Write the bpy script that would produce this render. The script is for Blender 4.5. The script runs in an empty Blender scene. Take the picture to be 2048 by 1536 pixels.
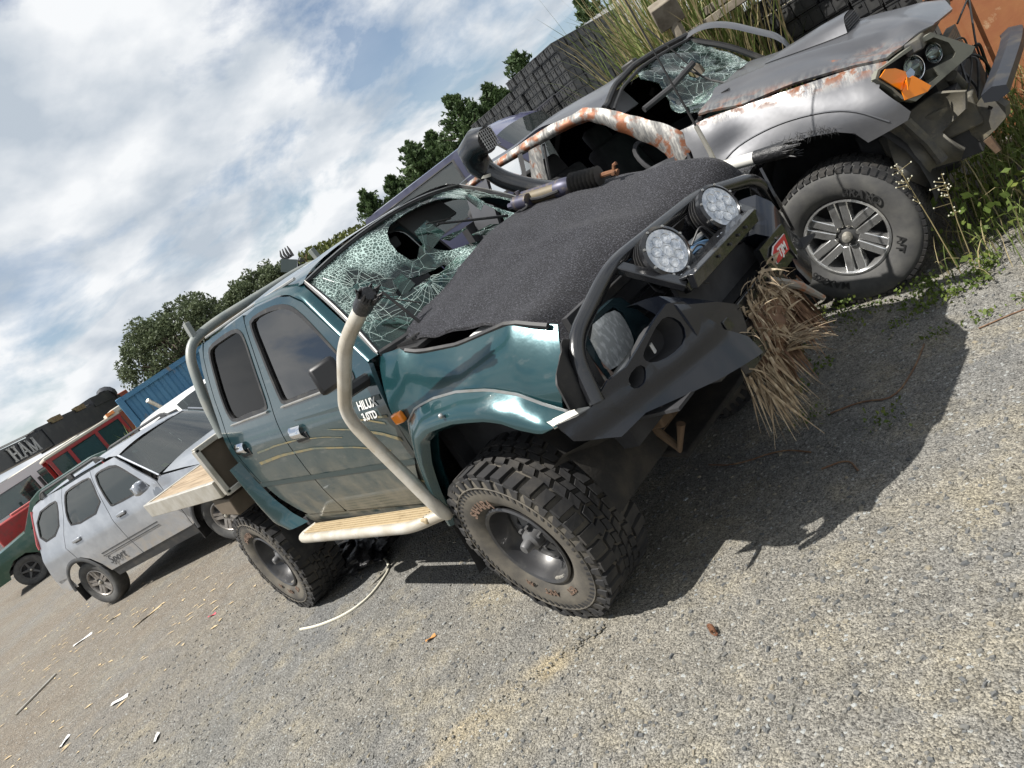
import bpy, bmesh, math, random
import numpy as np
from mathutils import Vector, Matrix
from mathutils.geometry import delaunay_2d_cdt
R = math.radians
SC = bpy.context.scene
COL = SC.collection

# ------------------------------------------------------------------ camera
CAM = Vector((2.492, -2.453, 1.678))
YAW, PITCH, ROLL, FPX = R(141.491), R(12.613), R(33.695), 1500.0
def cam_axes():
    f0 = Vector((math.cos(YAW), math.sin(YAW), 0)); r0 = Vector((math.sin(YAW), -math.cos(YAW), 0)); u0 = Vector((0, 0, 1))
    f = f0*math.cos(PITCH) - u0*math.sin(PITCH); u = u0*math.cos(PITCH) + f0*math.sin(PITCH)
    return r0*math.cos(ROLL) - u*math.sin(ROLL), u*math.cos(ROLL) + r0*math.sin(ROLL), f
_r, _u, _f = cam_axes()
cam_d = bpy.data.cameras.new('camera'); cam = bpy.data.objects.new('camera', cam_d); COL.objects.link(cam)
cam_d.sensor_width = 36.0; cam_d.lens = FPX/2048*36.0; cam_d.clip_start = 0.05; cam_d.clip_end = 2000
M = Matrix((( _r.x, _u.x, -_f.x, CAM.x), (_r.y, _u.y, -_f.y, CAM.y), (_r.z, _u.z, -_f.z, CAM.z), (0, 0, 0, 1)))
cam.matrix_world = M
SC.camera = cam

# ------------------------------------------------------------------ sky and sun
SUN_DIR = Vector((-0.25, -0.50, 1.0)).normalized()          # towards the sun
SUN_EL = math.asin(SUN_DIR.z); SUN_AZ = math.atan2(SUN_DIR.x, SUN_DIR.y)
w = bpy.data.worlds.new('World'); SC.world = w; w.use_nodes = True
nt = w.node_tree; nt.nodes.clear()
def N(t, **k):
    n = nt.nodes.new(t)
    for a, b in k.items():
        if a.startswith('i_'):
            n.inputs[a[2:].replace('_', ' ')].default_value = b
        else: setattr(n, a, b)
    return n
L = lambda a, b: nt.links.new(a, b)
sky = N('ShaderNodeTexSky', sky_type='NISHITA', sun_disc=False, sun_elevation=SUN_EL, sun_rotation=SUN_AZ, altitude=10, air_density=1.0, dust_density=0.6, ozone_density=1.6)
bg1 = N('ShaderNodeBackground', i_Strength=0.066); L(sky.outputs[0], bg1.inputs[0])
tc = N('ShaderNodeTexCoord'); sx = N('ShaderNodeSeparateXYZ'); L(tc.outputs['Generated'], sx.inputs[0])
za = N('ShaderNodeMath', operation='MAXIMUM'); L(sx.outputs['Z'], za.inputs[0]); za.inputs[1].default_value = 0.0
zb_ = N('ShaderNodeMath', operation='ADD'); L(za.outputs[0], zb_.inputs[0]); zb_.inputs[1].default_value = 0.34
dx = N('ShaderNodeMath', operation='DIVIDE'); L(sx.outputs['X'], dx.inputs[0]); L(zb_.outputs[0], dx.inputs[1])
dy = N('ShaderNodeMath', operation='DIVIDE'); L(sx.outputs['Y'], dy.inputs[0]); L(zb_.outputs[0], dy.inputs[1])
cv = N('ShaderNodeCombineXYZ'); L(dx.outputs[0], cv.inputs[0]); L(dy.outputs[0], cv.inputs[1])
cn = N('ShaderNodeTexNoise'); cn.inputs['Scale'].default_value = 2.1; cn.inputs['Detail'].default_value = 8; cn.inputs['Roughness'].default_value = 0.58; cn.inputs['Distortion'].default_value = 0.25
cm0 = N('ShaderNodeMapping'); cm0.inputs['Location'].default_value = (0.6, 14.9, 0); L(cv.outputs[0], cm0.inputs[0]); L(cm0.outputs[0], cn.inputs['Vector'])
cr = N('ShaderNodeValToRGB'); cr.color_ramp.elements[0].position = 0.37; cr.color_ramp.elements[1].position = 0.49
cr.color_ramp.elements[0].color = (0.16, 0.16, 0.16, 1); cr.color_ramp.elements[1].color = (1, 1, 1, 1); L(cn.outputs['Fac'], cr.inputs[0])
cn2 = N('ShaderNodeTexNoise'); cn2.inputs['Scale'].default_value = 2.8; cn2.inputs['Detail'].default_value = 6; cn2.inputs['Roughness'].default_value = 0.5
cm2 = N('ShaderNodeMapping'); cm2.inputs['Location'].default_value = (7.3, 2.2, 0); L(cv.outputs[0], cm2.inputs[0]); L(cm2.outputs[0], cn2.inputs['Vector'])
cr2 = N('ShaderNodeValToRGB'); cr2.color_ramp.elements[0].position = 0.39; cr2.color_ramp.elements[1].position = 0.58
cr2.color_ramp.elements[0].color = (0.54, 0.61, 0.69, 1); cr2.color_ramp.elements[1].color = (0.98, 1.0, 1.02, 1); L(cn2.outputs['Fac'], cr2.inputs[0])
bg2 = N('ShaderNodeBackground', i_Strength=0.60); L(cr2.outputs[0], bg2.inputs[0])
mx = N('ShaderNodeMixShader'); L(cr.outputs[0], mx.inputs[0]); L(bg1.outputs[0], mx.inputs[1]); L(bg2.outputs[0], mx.inputs[2])
wo = N('ShaderNodeOutputWorld'); L(mx.outputs[0], wo.inputs[0])

sd = bpy.data.lights.new('sun', 'SUN'); sd.energy = 5.0; sd.angle = R(0.55); sd.color = (1.0, 0.962, 0.905)
sun = bpy.data.objects.new('sun', sd); COL.objects.link(sun); sun.location = (0, 0, 30)
sun.rotation_euler = SUN_DIR.to_track_quat('Z', 'Y').to_euler()
vs = SC.view_settings; vs.view_transform = 'Standard'; vs.look = 'None'; vs.exposure = 0.68; vs.gamma = 1.0
SC.render.film_transparent = False
try:
    SC.cycles.max_bounces = 5; SC.cycles.diffuse_bounces = 2; SC.cycles.glossy_bounces = 3; SC.cycles.transmission_bounces = 3; SC.cycles.transparent_max_bounces = 10; SC.cycles.caustics_reflective = False; SC.cycles.caustics_refractive = False
    SC.cycles.use_denoising = True
except Exception: pass

# ------------------------------------------------------------------ materials
MATS = {}
def mat(name, col, rough=.5, metal=0., coat=0., spec=.5, var=None, var2=None, var3=None, bump=None, dirt=None, ior=None, sheen=0, trans=None):
    """procedural principled material. var/var2=(colour, scale, lo, hi[, stretch]) noise patches of another colour; bump=(scale, strength)
    dirt=(colour, z_low, z_high, scale) dried mud that thins with height; all in object space"""
    if name in MATS: return MATS[name]
    m = bpy.data.materials.new(name); MATS[name] = m; m.use_nodes = True
    t = m.node_tree; b = t.nodes['Principled BSDF']; lk = t.links.new
    b.inputs['Base Color'].default_value = (*col, 1); b.inputs['Roughness'].default_value = rough; b.inputs['Metallic'].default_value = metal
    b.inputs['Coat Weight'].default_value = coat; b.inputs['Coat Roughness'].default_value = .04; b.inputs['Specular IOR Level'].default_value = spec
    if ior: b.inputs['IOR'].default_value = ior
    if sheen: b.inputs['Sheen Weight'].default_value = sheen
    tc = t.nodes.new('ShaderNodeTexCoord'); csock = None; rs = None
    def noise(scale, det=6, stretch=None, rgh=.6):
        n = t.nodes.new('ShaderNodeTexNoise'); n.inputs['Scale'].default_value = scale; n.inputs['Detail'].default_value = det; n.inputs['Roughness'].default_value = rgh
        if stretch:
            mp = t.nodes.new('ShaderNodeMapping'); mp.inputs['Scale'].default_value = stretch; lk(tc.outputs['Object'], mp.inputs[0]); lk(mp.outputs[0], n.inputs['Vector'])
        else: lk(tc.outputs['Object'], n.inputs['Vector'])
        return n
    def ramp(sock, lo, hi):
        r = t.nodes.new('ShaderNodeMapRange'); r.inputs['From Min'].default_value = lo; r.inputs['From Max'].default_value = hi; lk(sock, r.inputs['Value']); return r.outputs[0]
    def mixc(fac, a, bcol):
        mx = t.nodes.new('ShaderNodeMix'); mx.data_type = 'RGBA'; lk(fac, mx.inputs['Factor'])
        if a is None: mx.inputs['A'].default_value = (*col, 1)
        else: lk(a, mx.inputs['A'])
        mx.inputs['B'].default_value = (*bcol, 1); return mx.outputs['Result']
    facs = []
    for v in (var, var2, var3):
        if v:
            n = noise(v[1], stretch=v[4] if len(v) > 4 else None); f = ramp(n.outputs['Fac'], v[2], v[3]); csock = mixc(f, csock, v[0])
            if len(v) > 5: facs.append((f, v[5]))
    if dirt:
        n = noise(dirt[3]); sp = t.nodes.new('ShaderNodeSeparateXYZ'); lk(tc.outputs['Object'], sp.inputs[0])
        z = ramp(sp.outputs['Z'], dirt[2], dirt[1]); a = t.nodes.new('ShaderNodeMath'); a.operation = 'MULTIPLY'; lk(z, a.inputs[0]); lk(ramp(n.outputs['Fac'], .32, .62), a.inputs[1])
        csock = mixc(a.outputs[0], csock, dirt[0]); facs.append((a.outputs[0], .85))
    for f, rv in facs:
        mr = t.nodes.new('ShaderNodeMix'); lk(f, mr.inputs['Factor'])
        if rs is None: mr.inputs['A'].default_value = rough
        else: lk(rs, mr.inputs['A'])
        mr.inputs['B'].default_value = rv; rs = mr.outputs['Result']
        if metal or coat:
            iv = t.nodes.new('ShaderNodeMath'); iv.operation = 'SUBTRACT'; iv.inputs[0].default_value = 1; lk(f, iv.inputs[1])
            for key, val in (('Metallic', metal), ('Coat Weight', coat)):
                if val and not b.inputs[key].is_linked:
                    ml = t.nodes.new('ShaderNodeMath'); ml.operation = 'MULTIPLY'; lk(iv.outputs[0], ml.inputs[0]); ml.inputs[1].default_value = val; lk(ml.outputs[0], b.inputs[key])
    if csock: lk(csock, b.inputs['Base Color'])
    if rs: lk(rs, b.inputs['Roughness'])
    if bump:
        n = noise(bump[0], 5); bp = t.nodes.new('ShaderNodeBump'); bp.inputs['Strength'].default_value = bump[1]; bp.inputs['Distance'].default_value = bump[2] if len(bump) > 2 else .01
        lk(n.outputs['Fac'], bp.inputs['Height']); lk(bp.outputs[0], b.inputs['Normal'])
    return m

def glass_mat(name, tint, refl=1.0, rough=.02, crack=None, ior=1.5, diff=None):
    """thin tinted pane: transparent + mirror reflection; crack=(coarse scale, fine scale, line width, colour) crazes it"""
    if name in MATS: return MATS[name]
    m = bpy.data.materials.new(name); MATS[name] = m; m.use_nodes = True; t = m.node_tree; t.nodes.clear(); lk = t.links.new
    tr = t.nodes.new('ShaderNodeBsdfTransparent'); tr.inputs[0].default_value = (*tint, 1)
    gl = t.nodes.new('ShaderNodeBsdfGlossy'); gl.inputs['Roughness'].default_value = rough; gl.inputs[0].default_value = (refl, refl, refl, 1)
    fr = t.nodes.new('ShaderNodeFresnel'); fr.inputs[0].default_value = ior
    mx = t.nodes.new('ShaderNodeMixShader'); lk(fr.outputs[0], mx.inputs[0]); lk(tr.outputs[0], mx.inputs[1]); lk(gl.outputs[0], mx.inputs[2])
    out = t.nodes.new('ShaderNodeOutputMaterial'); last = mx.outputs[0]
    if crack:
        tc = t.nodes.new('ShaderNodeTexCoord'); acc = None
        nz = t.nodes.new('ShaderNodeTexNoise'); nz.inputs['Scale'].default_value = 5.0; nz.inputs['Detail'].default_value = 4; lk(tc.outputs['Object'], nz.inputs['Vector'])
        pz = t.nodes.new('ShaderNodeTexNoise'); pz.inputs['Scale'].default_value = 3.1; pz.inputs['Detail'].default_value = 5; lk(tc.outputs['Object'], pz.inputs['Vector'])
        pm = t.nodes.new('ShaderNodeMapRange'); pm.inputs['From Min'].default_value = .47; pm.inputs['From Max'].default_value = .64; lk(pz.outputs['Fac'], pm.inputs['Value'])
        wv = t.nodes.new('ShaderNodeMix'); wv.data_type = 'RGBA'; wv.blend_type = 'LINEAR_LIGHT'; wv.inputs['Factor'].default_value = .035; lk(tc.outputs['Object'], wv.inputs['A']); lk(nz.outputs['Color'], wv.inputs['B'])
        for sc, wd in ((crack[0], crack[2]), (crack[1], crack[2]*.9)):
            v = t.nodes.new('ShaderNodeTexVoronoi'); v.feature = 'DISTANCE_TO_EDGE'; v.inputs['Scale'].default_value = sc; lk(wv.outputs['Result'], v.inputs['Vector'])
            wn = t.nodes.new('ShaderNodeMath'); wn.operation = 'MULTIPLY'; lk(nz.outputs['Fac'], wn.inputs[0]); wn.inputs[1].default_value = wd*sc*(1.1 if sc == crack[0] else 4.2)
            if sc != crack[0]:
                w2 = t.nodes.new('ShaderNodeMath'); w2.operation = 'MULTIPLY'; lk(wn.outputs[0], w2.inputs[0]); lk(pm.outputs[0], w2.inputs[1]); wn = w2
            lt = t.nodes.new('ShaderNodeMath'); lt.operation = 'LESS_THAN'; lk(v.outputs['Distance'], lt.inputs[0]); lk(wn.outputs[0], lt.inputs[1])
            if acc is None: acc = lt.outputs[0]
            else:
                a = t.nodes.new('ShaderNodeMath'); a.operation = 'MAXIMUM'; lk(acc, a.inputs[0]); lk(lt.outputs[0], a.inputs[1]); acc = a.outputs[0]
        df = t.nodes.new('ShaderNodeBsdfPrincipled'); df.inputs['Base Color'].default_value = (*crack[3], 1); df.inputs['Roughness'].default_value = .25; df.inputs['Specular IOR Level'].default_value = .8
        m2 = t.nodes.new('ShaderNodeMixShader'); ml = t.nodes.new('ShaderNodeMath'); ml.operation = 'MULTIPLY'; lk(acc, ml.inputs[0]); ml.inputs[1].default_value = .85
        lk(ml.outputs[0], m2.inputs[0]); lk(last, m2.inputs[1]); lk(df.outputs[0], m2.inputs[2]); last = m2.outputs[0]
    if diff:
        df = t.nodes.new('ShaderNodeBsdfPrincipled'); df.inputs['Base Color'].default_value = (*diff[0], 1); df.inputs['Roughness'].default_value = .6
        m3 = t.nodes.new('ShaderNodeMixShader'); m3.inputs[0].default_value = diff[1]
        if crack:
            dm = t.nodes.new('ShaderNodeMath'); dm.operation = 'MULTIPLY_ADD'; lk(pm.outputs[0], dm.inputs[0]); dm.inputs[1].default_value = diff[1]*1.6; dm.inputs[2].default_value = diff[1]*.25; lk(dm.outputs[0], m3.inputs[0])
        lk(last, m3.inputs[1]); lk(df.outputs[0], m3.inputs[2]); last = m3.outputs[0]
    lk(last, out.inputs[0]); return m

# ------------------------------------------------------------------ mesh helpers
def lerp(a, b, t): return a + (b - a)*t
class MB:
    def __init__(s): s.v = []; s.f = []
    def add(s, vs, fs):
        o = len(s.v); s.v += [tuple(v) for v in vs]; s.f += [tuple(i + o for i in f) for f in fs]; return s
    def box(s, c, d, rot=None, taper=None):
        x, y, z = d[0]/2, d[1]/2, d[2]/2; tx, ty = taper or (1, 1)
        vs = [(-x, -y, -z), (x, -y, -z), (x, y, -z), (-x, y, -z), (-x*tx, -y*ty, z), (x*tx, -y*ty, z), (x*tx, y*ty, z), (-x*tx, y*ty, z)]
        if rot is not None:
            m = rot if isinstance(rot, Matrix) else Matrix.Rotation(rot, 3, 'Z'); vs = [m @ Vector(v) for v in vs]
        c = Vector(c); return s.add([Vector(v) + c for v in vs], [(0, 3, 2, 1), (4, 5, 6, 7), (0, 1, 5, 4), (1, 2, 6, 5), (2, 3, 7, 6), (3, 0, 4, 7)])
    def hexa(s, p):
        return s.add(p, [(0, 3, 2, 1), (4, 5, 6, 7), (0, 1, 5, 4), (1, 2, 6, 5), (2, 3, 7, 6), (3, 0, 4, 7)])
    def tube(s, path, r, n=10, cap=True, flat=None):
        P = [Vector(p) for p in path]; k = len(P); rr = r if isinstance(r, (list, tuple)) else [r]*k
        T = [(P[min(i+1, k-1)] - P[max(i-1, 0)]).normalized() for i in range(k)]
        up = Vector((0, 0, 1)) if abs(T[0].z) < .9 else Vector((1, 0, 0)); nrm = (up - T[0]*up.dot(T[0])).normalized(); vs = []; fs = []
        for i in range(k):
            nrm = (nrm - T[i]*nrm.dot(T[i])); nrm = nrm.normalized() if nrm.length > 1e-6 else T[i].orthogonal().normalized(); bi = T[i].cross(nrm)
            for j in range(n):
                a = 2*math.pi*j/n; vs.append(P[i] + (nrm*math.cos(a)*(flat or 1) + bi*math.sin(a))*rr[i])
        for i in range(k-1):
            for j in range(n): fs.append((i*n+j, i*n+(j+1) % n, (i+1)*n+(j+1) % n, (i+1)*n+j))
        if cap: fs += [tuple(range(n))[::-1], tuple((k-1)*n+j for j in range(n))]
        return s.add(vs, fs)
    def lathe(s, prof, n=32, mtx=None, a0=0, a1=2*math.pi):
        """prof: (r, h) pairs about local Y axis; h along Y"""
        full = abs(a1 - a0 - 2*math.pi) < 1e-6; vs = []; fs = []; m = n if full else n+1; k = len(prof)
        for j in range(m):
            a = a0 + (a1-a0)*j/n
            for r, h in prof: vs.append(Vector((r*math.cos(a), h, r*math.sin(a))))
        for j in range(n):
            j2 = (j+1) % m
            for i in range(k-1): fs.append((j*k+i, j*k+i+1, j2*k+i+1, j2*k+i))
        if mtx is not None: vs = [mtx @ v for v in vs]
        return s.add(vs, fs)
    def grid(s, fn, nu, nv):
        vs = [fn(i/(nu-1), j/(nv-1)) for i in range(nu) for j in range(nv)]
        return s.add(vs, [(i*nv+j, i*nv+j+1, (i+1)*nv+j+1, (i+1)*nv+j) for i in range(nu-1) for j in range(nv-1)])
    def ball(s, c, rad, n=8, m=6, jit=0, rnd=None):
        c = Vector(c); rad = rad if isinstance(rad, (tuple, list)) else (rad,)*3; vs = []; fs = []
        for i in range(1, m):
            for j in range(n):
                t = math.pi*i/m; a = 2*math.pi*j/n; k = 1 + (rnd.uniform(-jit, jit) if jit else 0)
                vs.append(c + Vector((rad[0]*math.sin(t)*math.cos(a)*k, rad[1]*math.sin(t)*math.sin(a)*k, rad[2]*math.cos(t)*k)))
        vs += [c + Vector((0, 0, rad[2])), c - Vector((0, 0, rad[2]))]; tp = len(vs)-2
        for i in range(m-2):
            for j in range(n): fs.append((i*n+j, (i+1)*n+j, (i+1)*n+(j+1) % n, i*n+(j+1) % n))
        for j in range(n): fs += [(tp, j, (j+1) % n), (tp+1, (m-2)*n+(j+1) % n, (m-2)*n+j)]
        return s.add(vs, fs)
    def xf(s, m): s.v = [tuple(m @ Vector(v)) for v in s.v]; return s
    def mesh(s, name, smooth=True, ang=38, recalc=True, weld=False):
        me = bpy.data.meshes.new(name); me.from_pydata(s.v, [], s.f); me.update()
        if recalc or weld:
            bm = bmesh.new(); bm.from_mesh(me)
            if weld: bmesh.ops.remove_doubles(bm, verts=bm.verts, dist=1e-4)
            if recalc: bmesh.ops.recalc_face_normals(bm, faces=bm.faces)
            bm.to_mesh(me); bm.free()
        if smooth:
            me.shade_smooth()
            try: me.set_sharp_from_angle(angle=R(ang))
            except Exception: pass
        return me
    def obj(s, name, material, parent=None, smooth=True, ang=38, bevel=0, recalc=True, weld=False, loc=None):
        me = s.mesh(name, smooth, ang, recalc, weld); o = bpy.data.objects.new(name, me); COL.objects.link(o)
        if material: me.materials.append(MATS[material] if isinstance(material, str) else material)
        if parent: o.parent = parent
        if loc: o.location = loc
        if bevel:
            b = o.modifiers.new('bevel', 'BEVEL'); b.width = bevel; b.segments = 2; b.limit_method = 'ANGLE'; b.angle_limit = R(40)
        return o
def thing(name, label, cat, loc=(0, 0, 0), rz=0, group=None):
    o = bpy.data.objects.new(name, None); COL.objects.link(o); o.location = loc; o.rotation_euler = (0, 0, rz); o.empty_display_size = .2
    o['label'] = label; o['category'] = cat
    if group: o['group'] = group
    return o
def tag(o, label, cat=None, group=None, kind=None):
    if label: o['label'] = label
    if cat: o['category'] = cat
    if group: o['group'] = group
    if kind: o['kind'] = kind
    return o
def copy_tree(o, parent=None):
    c = o.copy(); COL.objects.link(c); c.parent = parent
    for ch in list(o.children): copy_tree(ch, c)
    return c
def inpoly(P, poly):
    x, y = P[:, 0], P[:, 1]; ins = np.zeros(len(P), bool); n = len(poly); j = n-1
    for i in range(n):
        xi, yi = poly[i]; xj, yj = poly[j]
        c = ((yi > y) != (yj > y)) & (x < (xj-xi)*(y-yi)/((yj-yi) if yj != yi else 1e-12) + xi); ins ^= c; j = i
    return ins
def dens(poly, step, closed=True):
    out = []; n = len(poly)
    for i in range(n if closed else n-1):
        a, b = poly[i], poly[(i+1) % n]; d = math.dist(a, b); k = max(1, round(d/step))
        out += [(lerp(a[0], b[0], t/k), lerp(a[1], b[1], t/k)) for t in range(k)]
    if not closed: out.append(tuple(poly[-1]))
    return out
def chaikin(pts, it=2, closed=False):
    pts = [tuple(p) for p in pts]
    for _ in range(it):
        q = []; n = len(pts)
        if not closed: q.append(pts[0])
        for i in range(n if closed else n-1):
            a, b = pts[i], pts[(i+1) % n]
            q.append(tuple(lerp(a[k], b[k], .25) for k in range(len(a)))); q.append(tuple(lerp(a[k], b[k], .75) for k in range(len(a))))
        if not closed: q.append(pts[-1])
        pts = q
    return pts
def patch_mb(outline, mapf, res=.05, holes=(), thick=.004, mb=None):
    """fill a 2-D outline (with holes) with a fine triangle grid and map it onto a surface; shell of given thickness"""
    ol = dens(outline, res); hs = [dens(h, res*.8) for h in holes]
    A = np.array(ol); lo = A.min(0); hi = A.max(0)
    gx = np.arange(lo[0]+res*.5, hi[0], res); gy = np.arange(lo[1]+res*.5, hi[1], res)
    G = np.array([(a+(.25*res if k % 2 else -.25*res), b) for k, b in enumerate(gy) for a in gx]) if len(gx) and len(gy) else np.zeros((0, 2))
    pts = list(ol); edges = [(i, (i+1) % len(ol)) for i in range(len(ol))]
    allb = [ol]
    for h in hs:
        o = len(pts); pts += h; edges += [(o+i, o+(i+1) % len(h)) for i in range(len(h))]; allb.append(h)
    if len(G):
        ins = inpoly(G, ol)
        for h in hs: ins &= ~inpoly(G, h)
        G = G[ins]; B = np.array(pts)
        if len(G):
            d = np.sqrt(((G[:, None, :]-B[None])**2).sum(-1)).min(1); G = G[d > res*.55]
        pts += [tuple(g) for g in G]
    vo, eo, fo, *_ = delaunay_2d_cdt([Vector(q) for q in pts], edges, [], 0, 1e-7)
    fo = [f for f in fo if len(f) == 3]; V2 = np.array([(v.x, v.y) for v in vo]); cen = np.array([V2[list(f)].mean(0) for f in fo])
    keep = inpoly(cen, ol)
    for h in hs: keep &= ~inpoly(cen, h)
    fo = [tuple(f) for f, k in zip(fo, keep) if k]
    V3 = np.array([tuple(mapf(v[0], v[1])) for v in V2]); Fi = np.array(fo)
    fn = np.cross(V3[Fi[:, 1]]-V3[Fi[:, 0]], V3[Fi[:, 2]]-V3[Fi[:, 0]]); vn = np.zeros_like(V3)
    for k in range(3): np.add.at(vn, Fi[:, k], fn)
    vn /= np.linalg.norm(vn, axis=1, keepdims=True) + 1e-12
    n = len(V3); back = V3 - vn*thick; ec = {}
    for f in fo:
        for a, b in ((f[0], f[1]), (f[1], f[2]), (f[2], f[0])): ec[(a, b)] = 1
    rim = [(b, a, a+n, b+n) for (a, b) in ec if (b, a) not in ec]
    mb = mb or MB()
    mb.add([tuple(v) for v in V3] + [tuple(v) for v in back], fo + [(f[0]+n, f[2]+n, f[1]+n) for f in fo] + rim)
    return mb
def resamp(poly, n):
    P = np.array(poly, float); d = np.r_[0, np.cumsum(np.linalg.norm(np.diff(P, axis=0), axis=1))]; t = np.linspace(0, d[-1], n)
    return np.stack([np.interp(t, d, P[:, k]) for k in range(P.shape[1])], -1)
def strip_mb(A, B, fn, n=40, m=8, mb=None):
    """surface between two 2-D polylines; fn(a2d, s) maps the point and s (0..1 across) to 3-D"""
    a = resamp(A, n); b = resamp(B, n); mb = mb or MB()
    return mb.grid(lambda u, v: fn(a[round(u*(n-1))]*(1-v) + b[round(u*(n-1))]*v, v), n, m)
def fillet(pts, r=.08, k=5):
    P = [Vector(p) for p in pts]; out = [P[0]]
    for i in range(1, len(P)-1):
        a, b, c = P[i-1], P[i], P[i+1]; d1 = min(r, (a-b).length*.45); d2 = min(r, (c-b).length*.45); p = b+(a-b).normalized()*d1; q = b+(c-b).normalized()*d2
        for j in range(k+1):
            t = j/k; out.append(p*(1-t)**2 + b*2*t*(1-t) + q*t*t)
    return out + [P[-1]]
def text_mesh(s, size, depth=.002, bold=0):
    cu = bpy.data.curves.new('lettering', 'FONT'); cu.body = s; cu.size = size; cu.extrude = depth; cu.offset = bold; cu.resolution_u = 3; cu.align_x = 'CENTER'
    o = bpy.data.objects.new('lettering', cu); COL.objects.link(o); bpy.context.view_layer.update()
    dg = bpy.context.evaluated_depsgraph_get(); me = bpy.data.meshes.new_from_object(o.evaluated_get(dg)); v = [tuple(q.co) for q in me.vertices]; f = [tuple(q.vertices) for q in me.polygons]
    COL.objects.unlink(o); bpy.data.objects.remove(o); bpy.data.meshes.remove(me); bpy.data.curves.remove(cu); return v, f
def bgp(az, el, D):
    """a point seen from the standpoint at azimuth/elevation (degrees) and horizontal distance"""
    return Vector((CAM.x + D*math.cos(R(az)), CAM.y + D*math.sin(R(az)), CAM.z + D*math.tan(R(el))))
RND = random.Random(7)
def gz(x, y):
    t = min(1, max(0, (y-1.0)/.5)); t = t*t*(3-2*t); k = .07*t*min(1, max(0, (x+6)/2))
    return k + .006*math.sin(2.1*x+1.3*y) * min(1, max(0, abs(y+.0)-.2)) * .6
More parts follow.
